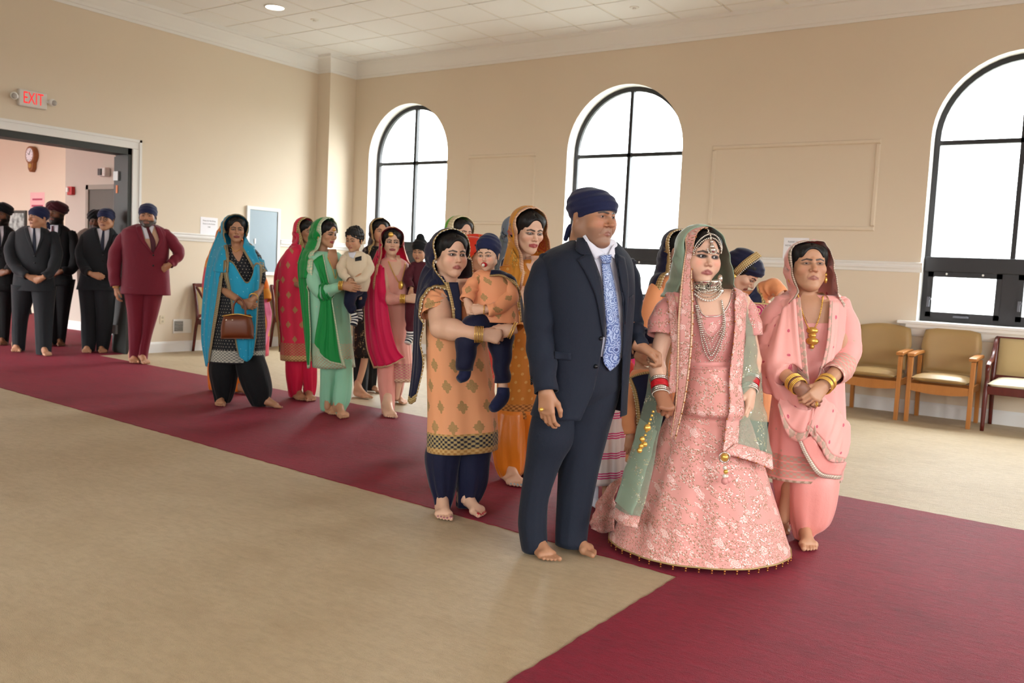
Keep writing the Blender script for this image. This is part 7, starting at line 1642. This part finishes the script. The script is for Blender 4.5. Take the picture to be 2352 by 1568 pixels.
# ------------------------------------------------------------------ two girls between the man and the bride
M_SKST = stripes('pink_white_striped_skirt', [(0, '#e6dcd8'), (.34, '#d23a78'), (.40, '#e6cfd2'), (.46, '#d23a78'), (.52, '#e6cfd2'), (.58, '#d23a78'), (.64, '#e6dcd8')], .105); M_CORAL = cloth('coral_top', '#e2453f', .6, .3)
p = Person('girl in a coral top and pink striped white skirt behind the man', (1362, 1150), 20, D=4.75, skin='mid')
p.head('child', (1405, 782), 34, yaw=20, d=.08); p.hat('curly', M_HAIR, 'hair', 1.04)
kurta(p, [(822, 1375, 1425, .0), (832, 1355, 1445, .0), (870, 1348, 1455, .0), (930, 1350, 1440, .0)], [[(1360, 842, .03, 12), (1350, 880, .05, 13), (1352, 920, .08, 11)], [(1440, 838, .0, 14), (1452, 860, .03, 14), (1452, 895, .06, 12)]], M_CORAL, .7, .004, name='top')
inner(p, (1370, 842), (1430, 842), (1390, 960), ((1350, 880, .05), (1452, 862, .03)), ((1352, 930, .08), (1452, 905, .06)), .6, .55, .7, ((1345, 1080), (1395, 1080)), ((1345, 1135), (1390, 1135)))
p.garment('skirt', [p.loft_geo([(915, 1352, 1426, .0), (960, 1330, 1434, .0), (1030, 1300, 1438, .0), (1100, 1282, 1440, .0)], None, .8, 96, 30, .018, 12, 0., 2., 0., .1, .8)], M_SKST)
for pts in ([(1366, 1095, .0), (1364, 1128, .0), (1364, 1150, .01), (1380, 1166, .08)], [(1330, 1095, -.03), (1330, 1128, -.03), (1330, 1145, -.02), (1345, 1160, .05)]): V, F, _ = tube_geo(p.PX(pts), [.026, .026, .028, .022], 12, 18); V[:, 2] = np.maximum(V[:, 2], .012); mk('sock', V, F, M_SHIRT, p.root)
p.finish()
p = Person('child in an orange suit with navy gold-edged scarf beside the bride', (1490, 1190), 25, D=4.5, skin='mid', hi=True)
p.head('child', (1494, 806), 36, yaw=30, d=.08); p.hat('curly', M_HAIR, 'hair', 1.04); p.hat('scarf', M_NAVY, 'head_scarf', 1.07)
kurta(p, [(846, 1466, 1524, .0), (858, 1448, 1540, .0), (900, 1440, 1545, .0), (980, 1440, 1548, .0), (1060, 1436, 1552, .0)], [[(1460, 868, .05, 13), (1446, 910, .08, 17), (1443, 955, .1, 17), (1447, 996, .12, 14)]], M_ORANGE, .7, .006)
w1 = p.P(1447, 1000, .12); inner(p, (1462, 870), (1528, 870), (1495, 1020), ((1443, 935, .1), None), (w1, None), .62, .55, .75); p.hand(w1, -UP, FH, CR, 'relax', .68)
legs(p, [[(1045, 1440, 1495, .0), (1120, 1446, 1490, .0), (1165, 1455, 1480, .0), (1182, 1457, 1478, .0)], [(1045, 1490, 1548, .0), (1120, 1495, 1540, .0), (1165, 1502, 1528, .0), (1180, 1504, 1526, .0)]], M_NAVY)
p.foot((1466, 1180), (1480, 1200), 'R', .72); p.foot((1514, 1178), (1530, 1198), 'L', .72)
p.sheet('scarf_drape', [p.PX([(1442, 868, .12), (1454, 900, .14), (1462, 950, .14), (1464, 1008, .14)]), p.PX([(1470, 856, .12), (1490, 905, .16), (1496, 955, .16), (1498, 1010, .15)]), p.PX([(1510, 850, .1), (1530, 905, .12), (1534, 955, .12), (1536, 1010, .12)])], M_NAVY, 30, 16, border={'v0': .02, 'u0': .008}, bmat=M_GOLDTRIM, push=('tunic',), off=.012, beadr=.0035, beadm=M_PEARL, bead_sides=('v0',), step=.016)
p.finish()
# ------------------------------------------------------------------ men by the doorway
M_TIEN = cloth('dark_navy_tie', '#10162c', .5, .1); M_TIEM = cloth('maroon_tie', '#4a1020', .5, .1)
def suited(label, base, yaw, eye, ec, hyaw, rows, sleeves, Vp, lg, feet, mat, hat, hatm, wr, skin='tan', beard=0., tie=M_TIEN, D=None, glasses=False, hands=True, vest=None, hi=False, shoes=False, shl=None):
    p = Person(label, base, yaw, D=D, skin=skin, hi=hi)
    p.head('man2', eye, ec, yaw=hyaw, d=.1, beard=beard, lip='#7d4a40', lid=.3); p.hat(hat, hatm, 'turban' if hat == 'turban' else 'head_cloth' if hat == 'kerchief' else 'hair', 1.04)
    inn = [(r[0]+ (2 if i else 0), r[1]+(r[2]-r[1])*.06, r[2]-(r[2]-r[1])*.06, *r[3:]) for i, r in enumerate(rows[:-1])]
    p.garment('waistcoat' if vest else 'shirt', [p.loft_geo(inn, None, .55, 48, 20)], vest or M_SHIRT)
    jk = add_suit(p, rows, sleeves, mat, Vp, n=50, nseg=90, ratio=.55)
    tg = 'waistcoat' if vest else 'shirt'
    if Vp:
        top = min(q[1] for q in Vp); bot = max(Vp, key=lambda q: q[1]); l, r = min(q[0] for q in Vp), max(q[0] for q in Vp); w = r-l; cx_ = (Vp[0][0]+Vp[-1][0])/2
        if vest: p.patch('shirt', [(Vp[0][0], top+1), (cx_-w*.12, top+w*.75)], [(Vp[-1][0], top+1), (cx_+w*.14, top+w*.75)], M_SHIRT, [tg], .004, 6, 8)
        p.patch('tie', [(cx_-w*.1, top+w*.12), (cx_-w*.05, top+w*.25), (bot[0]-w*.16, (top+bot[1])*.5+w*.1), (bot[0]-w*.1, bot[1])], [(cx_+w*.14, top+w*.12), (cx_+w*.1, top+w*.25), (bot[0]+w*.12, (top+bot[1])*.5+w*.1), (bot[0]+w*.08, bot[1])], tie, [tg], .011, 5, 16)
        for s_, ed in ((-1, Vp[:3]), (1, Vp[2:][::-1])): p.patch('lapel', [(q[0]+s_*w*(.26, .26, .02)[i], q[1]+(w*.1 if i == 0 else 0)) for i, q in enumerate(ed)], [(q[0], q[1]) for q in ed], mat, ['jacket'], .006, 5, 14, parent=jk)
        for v in (bot[1]+3, bot[1]+w*.62): p.blob('button', p.hit(bot[0], v, ['jacket'], .003), .01, M_BUTTON, jk)
    legs(p, lg, mat, .006, 'trousers', 5)
    wrs = [p.P(*q[0]) for q in wr]
    for q, w in zip(wr, wrs): p.hand(w, q[1], q[2], q[3], q[4], .98)
    for ft in feet: p.foot(*ft)
    sl = sleeves; r1 = rows[1]
    cx0 = (r1[1]+r1[2])/2
    inner(p, (cx0+(r1[1]-cx0)*.7, r1[0]+10), (cx0+(r1[2]-cx0)*.7, r1[0]+10), ((rows[-1][1]+rows[-1][2])/2, rows[-1][0]-20), bulk=.7)
    for i, q in enumerate(sl):                                  # arms follow the sleeves
        pp = [p.P(cx0+(q[0][0]-cx0)*.6, q[0][1]+4, q[0][2])] + [p.P(*t[:3]) for t in q] + ([wrs[i]] if i < len(wrs) else [])
        V, F, _ = tube_geo(pp, [.04] + [p.m(t[3])*.62 for t in q] + ([.027] if i < len(wrs) else []), 10, 24); p.addskin(V, F)
    if glasses:
        for sg in (-1, 1): p.bangles(p.hp(sg*.031, -.108, .0), p.hR @ np.array([0, 1., 0]), .021*p.hs, .002, M_BUTTON, 1, name='glasses_rim')
        V, F, _ = tube_geo([p.hp(-.01, -.11, .003), p.hp(.01, -.11, .003)], .002, 6, 4); mk('glasses_bridge', V, F, M_BUTTON, p.root)
    return p
H2 = lambda f, n, t, q: (f, n, t, q)
p = suited('man in a maroon suit with beige waistcoat, hand on hip by the doorway', (318, 836), 12, (336, 495), 28, 14,
    [(515, 316, 360, .0), (524, 296, 376, .0), (540, 283, 385, .0), (600, 286, 384, .0), (645, 284, 386, .0), (676, 281, 388, .0)],
    [[(292, 536, .04, 12), (270, 572, .05, 16), (263, 615, .06, 15), (266, 657, .08, 12)], [(378, 536, -.03, 12), (398, 558, -.05, 14), (411, 582, -.06, 13), (400, 598, -.01, 11), (389, 608, .04, 10)]],
    [(323, 516), (333, 552), (352, 583), (366, 550), (355, 517)], [[(660, 284, 342, .03), (720, 294, 339, .03), (780, 297, 333, .03), (829, 298, 328, .03)], [(660, 324, 376, .0), (720, 326, 362, .0), (765, 326, 349, .0), (800, 320, 341, .0), (831, 318, 337, .0)]],
    [((302, 830), (326, 845), 'R'), ((322, 832), (348, 842), 'L')], M_MAROONSUIT, 'kerchief', M_NAVYCLOTH, [((267, 660, .08), -UP, FH*.6+CR*.6, CR, 'relax'), ((388, 609, .05), -CR*.7-UP*.5, FH, UP, 'relax')], 'tan', .92, M_TIEM, vest=M_VEST, hi=True)
p.bangles(p.P(267, 659, .08), UP, .036, .004, M_GOLDM, 1); p.finish()
p = suited('man in a charcoal suit and navy head cloth looking aside', (80, 812), -8, (71, 498), 25, -25,
    [(519, 58, 96, .0), (528, 42, 112, .0), (545, 32, 124, .0), (600, 36, 120, .0), (640, 32, 124, .0), (668, 29, 127, .0)],
    [[(34, 540, .03, 11), (24, 580, .05, 14), (38, 615, .14, 12), (64, 634, .22, 9)], [(122, 540, .0, 11), (130, 585, .03, 13), (118, 622, .14, 11), (100, 636, .22, 9)]],
    [(63, 520), (70, 548), (80, 585), (92, 548), (93, 521)], [[(655, 28, 84, .0), (720, 29, 66, .0), (760, 29, 60, .0), (804, 30, 56, .0)], [(655, 72, 128, .0), (720, 80, 122, .0), (770, 82, 119, .0), (818, 84, 116, .0)]],
    [((36, 805), (42, 818), 'R'), ((96, 814), (126, 824), 'L')], M_GREYSUIT, 'kerchief', M_NAVYCLOTH, [((68, 636, .22), CR*.9-UP*.35, FH, UP, 'clasp'), ((97, 638, .23), -CR*.9-UP*.4, FH, UP, 'clasp')], 'tan', hi=True); p.finish()
p = suited('man in a black suit and big maroon turban with dark beard', (130, 796), -5, (118, 489), 25, -4,
    [(514, 104, 142, .0), (524, 94, 158, .0), (542, 92, 166, .0), (600, 98, 162, .0), (655, 96, 168, .0)],
    [[(98, 538, .03, 11), (92, 590, .05, 12), (105, 622, .12, 10)], [(164, 538, .0, 11), (174, 585, .02, 12), (166, 618, .1, 11), (142, 622, .2, 8)]],
    [(107, 516), (112, 540), (122, 575), (132, 540), (134, 516)], [[(640, 96, 138, .0), (720, 104, 134, .0), (790, 108, 130, .0)], [(640, 128, 172, .0), (720, 128, 158, .0), (790, 126, 148, .0)]],
    [((112, 792), (112, 801), 'R'), ((136, 792), (144, 800), 'L')], M_BLACKSUIT, 'turban', M_RED_TURB, [((106, 624, .13), CR*.8-UP*.4, FH, UP, 'clasp'), ((140, 623, .2), -CR*.9-UP*.3, FH, UP, 'clasp')], 'dark', .97, M_TIEM); p.finish()
p = suited('man in a charcoal suit wearing glasses and a navy head cloth', (218, 812), 8, (236, 503), 25, 4,
    [(522, 218, 256, .0), (532, 200, 264, .0), (546, 192, 268, .0), (600, 192, 262, .0), (640, 186, 264, .0), (666, 179, 266, .0)],
    [[(196, 545, .03, 11), (186, 585, .05, 13), (196, 618, .13, 11), (208, 628, .2, 9)], [(266, 545, .0, 10), (274, 590, .02, 11), (272, 640, .04, 9)]],
    [(222, 524), (228, 548), (236, 582), (250, 548), (252, 524)], [[(652, 180, 228, .0), (720, 187, 222, .0), (770, 188, 220, .0), (810, 190, 216, .0)], [(652, 216, 266, .0), (720, 222, 260, .0), (770, 222, 254, .0), (808, 222, 246, .0)]],
    [((198, 807), (204, 821), 'R'), ((232, 807), (242, 819), 'L')], M_GREYSUIT, 'kerchief', M_NAVYCLOTH, [((212, 630, .22), CR*.9-UP*.3, FH, UP, 'clasp')], 'tan', glasses=True, hi=True); p.finish()
p = suited('man in dark headgear half hidden behind the man in glasses', (205, 790), 10, (218, 508), 24, 10,
    [(525, 196, 232, .0), (534, 184, 245, .0), (550, 178, 250, .0), (610, 180, 250, .0), (660, 182, 248, .0)], [[(190, 548, .0, 10), (184, 600, .0, 11)]], None, [[(645, 182, 220, .0), (720, 188, 216, .0), (780, 190, 212, .0)], [(645, 212, 248, .0), (720, 214, 242, .0), (780, 216, 238, .0)]], [((198, 786), (200, 796), 'R'), ((226, 786), (230, 796), 'L')], cloth('taupe_jacket', '#7a6a60', .8, .1), 'turban', M_BLACKTEX, [], 'dark', .9); p.finish()
p = suited('man in a black suit and dark turban at the doorway edge', (2, 795), 5, (-4, 492), 25, 10,
    [(516, -22, 14, .0), (526, -36, 28, .0), (542, -44, 38, .0), (600, -42, 34, .0), (668, -42, 32, .0)], [[(-34, 540, .0, 11), (-44, 600, .03, 12), (-38, 650, .06, 9)], [(28, 540, .0, 11), (34, 590, .03, 12), (20, 622, .12, 10)]], [(-12, 518), (-8, 540), (0, 575), (8, 540), (8, 518)],
    [[(652, -42, 0, .0), (720, -38, -2, .0), (785, -34, -8, .0)], [(652, -8, 32, .0), (720, -4, 24, .0), (788, -2, 18, .0)]], [((-20, 788), (-18, 800), 'R'), ((4, 790), (14, 802), 'L')], M_BLACKSUIT, 'turban', M_BLACKTEX, [((-38, 652, .06), -UP, FH, CR, 'relax'), ((16, 624, .13), -CR-UP*.3, FH, UP, 'clasp')], 'dark', .95); p.finish()
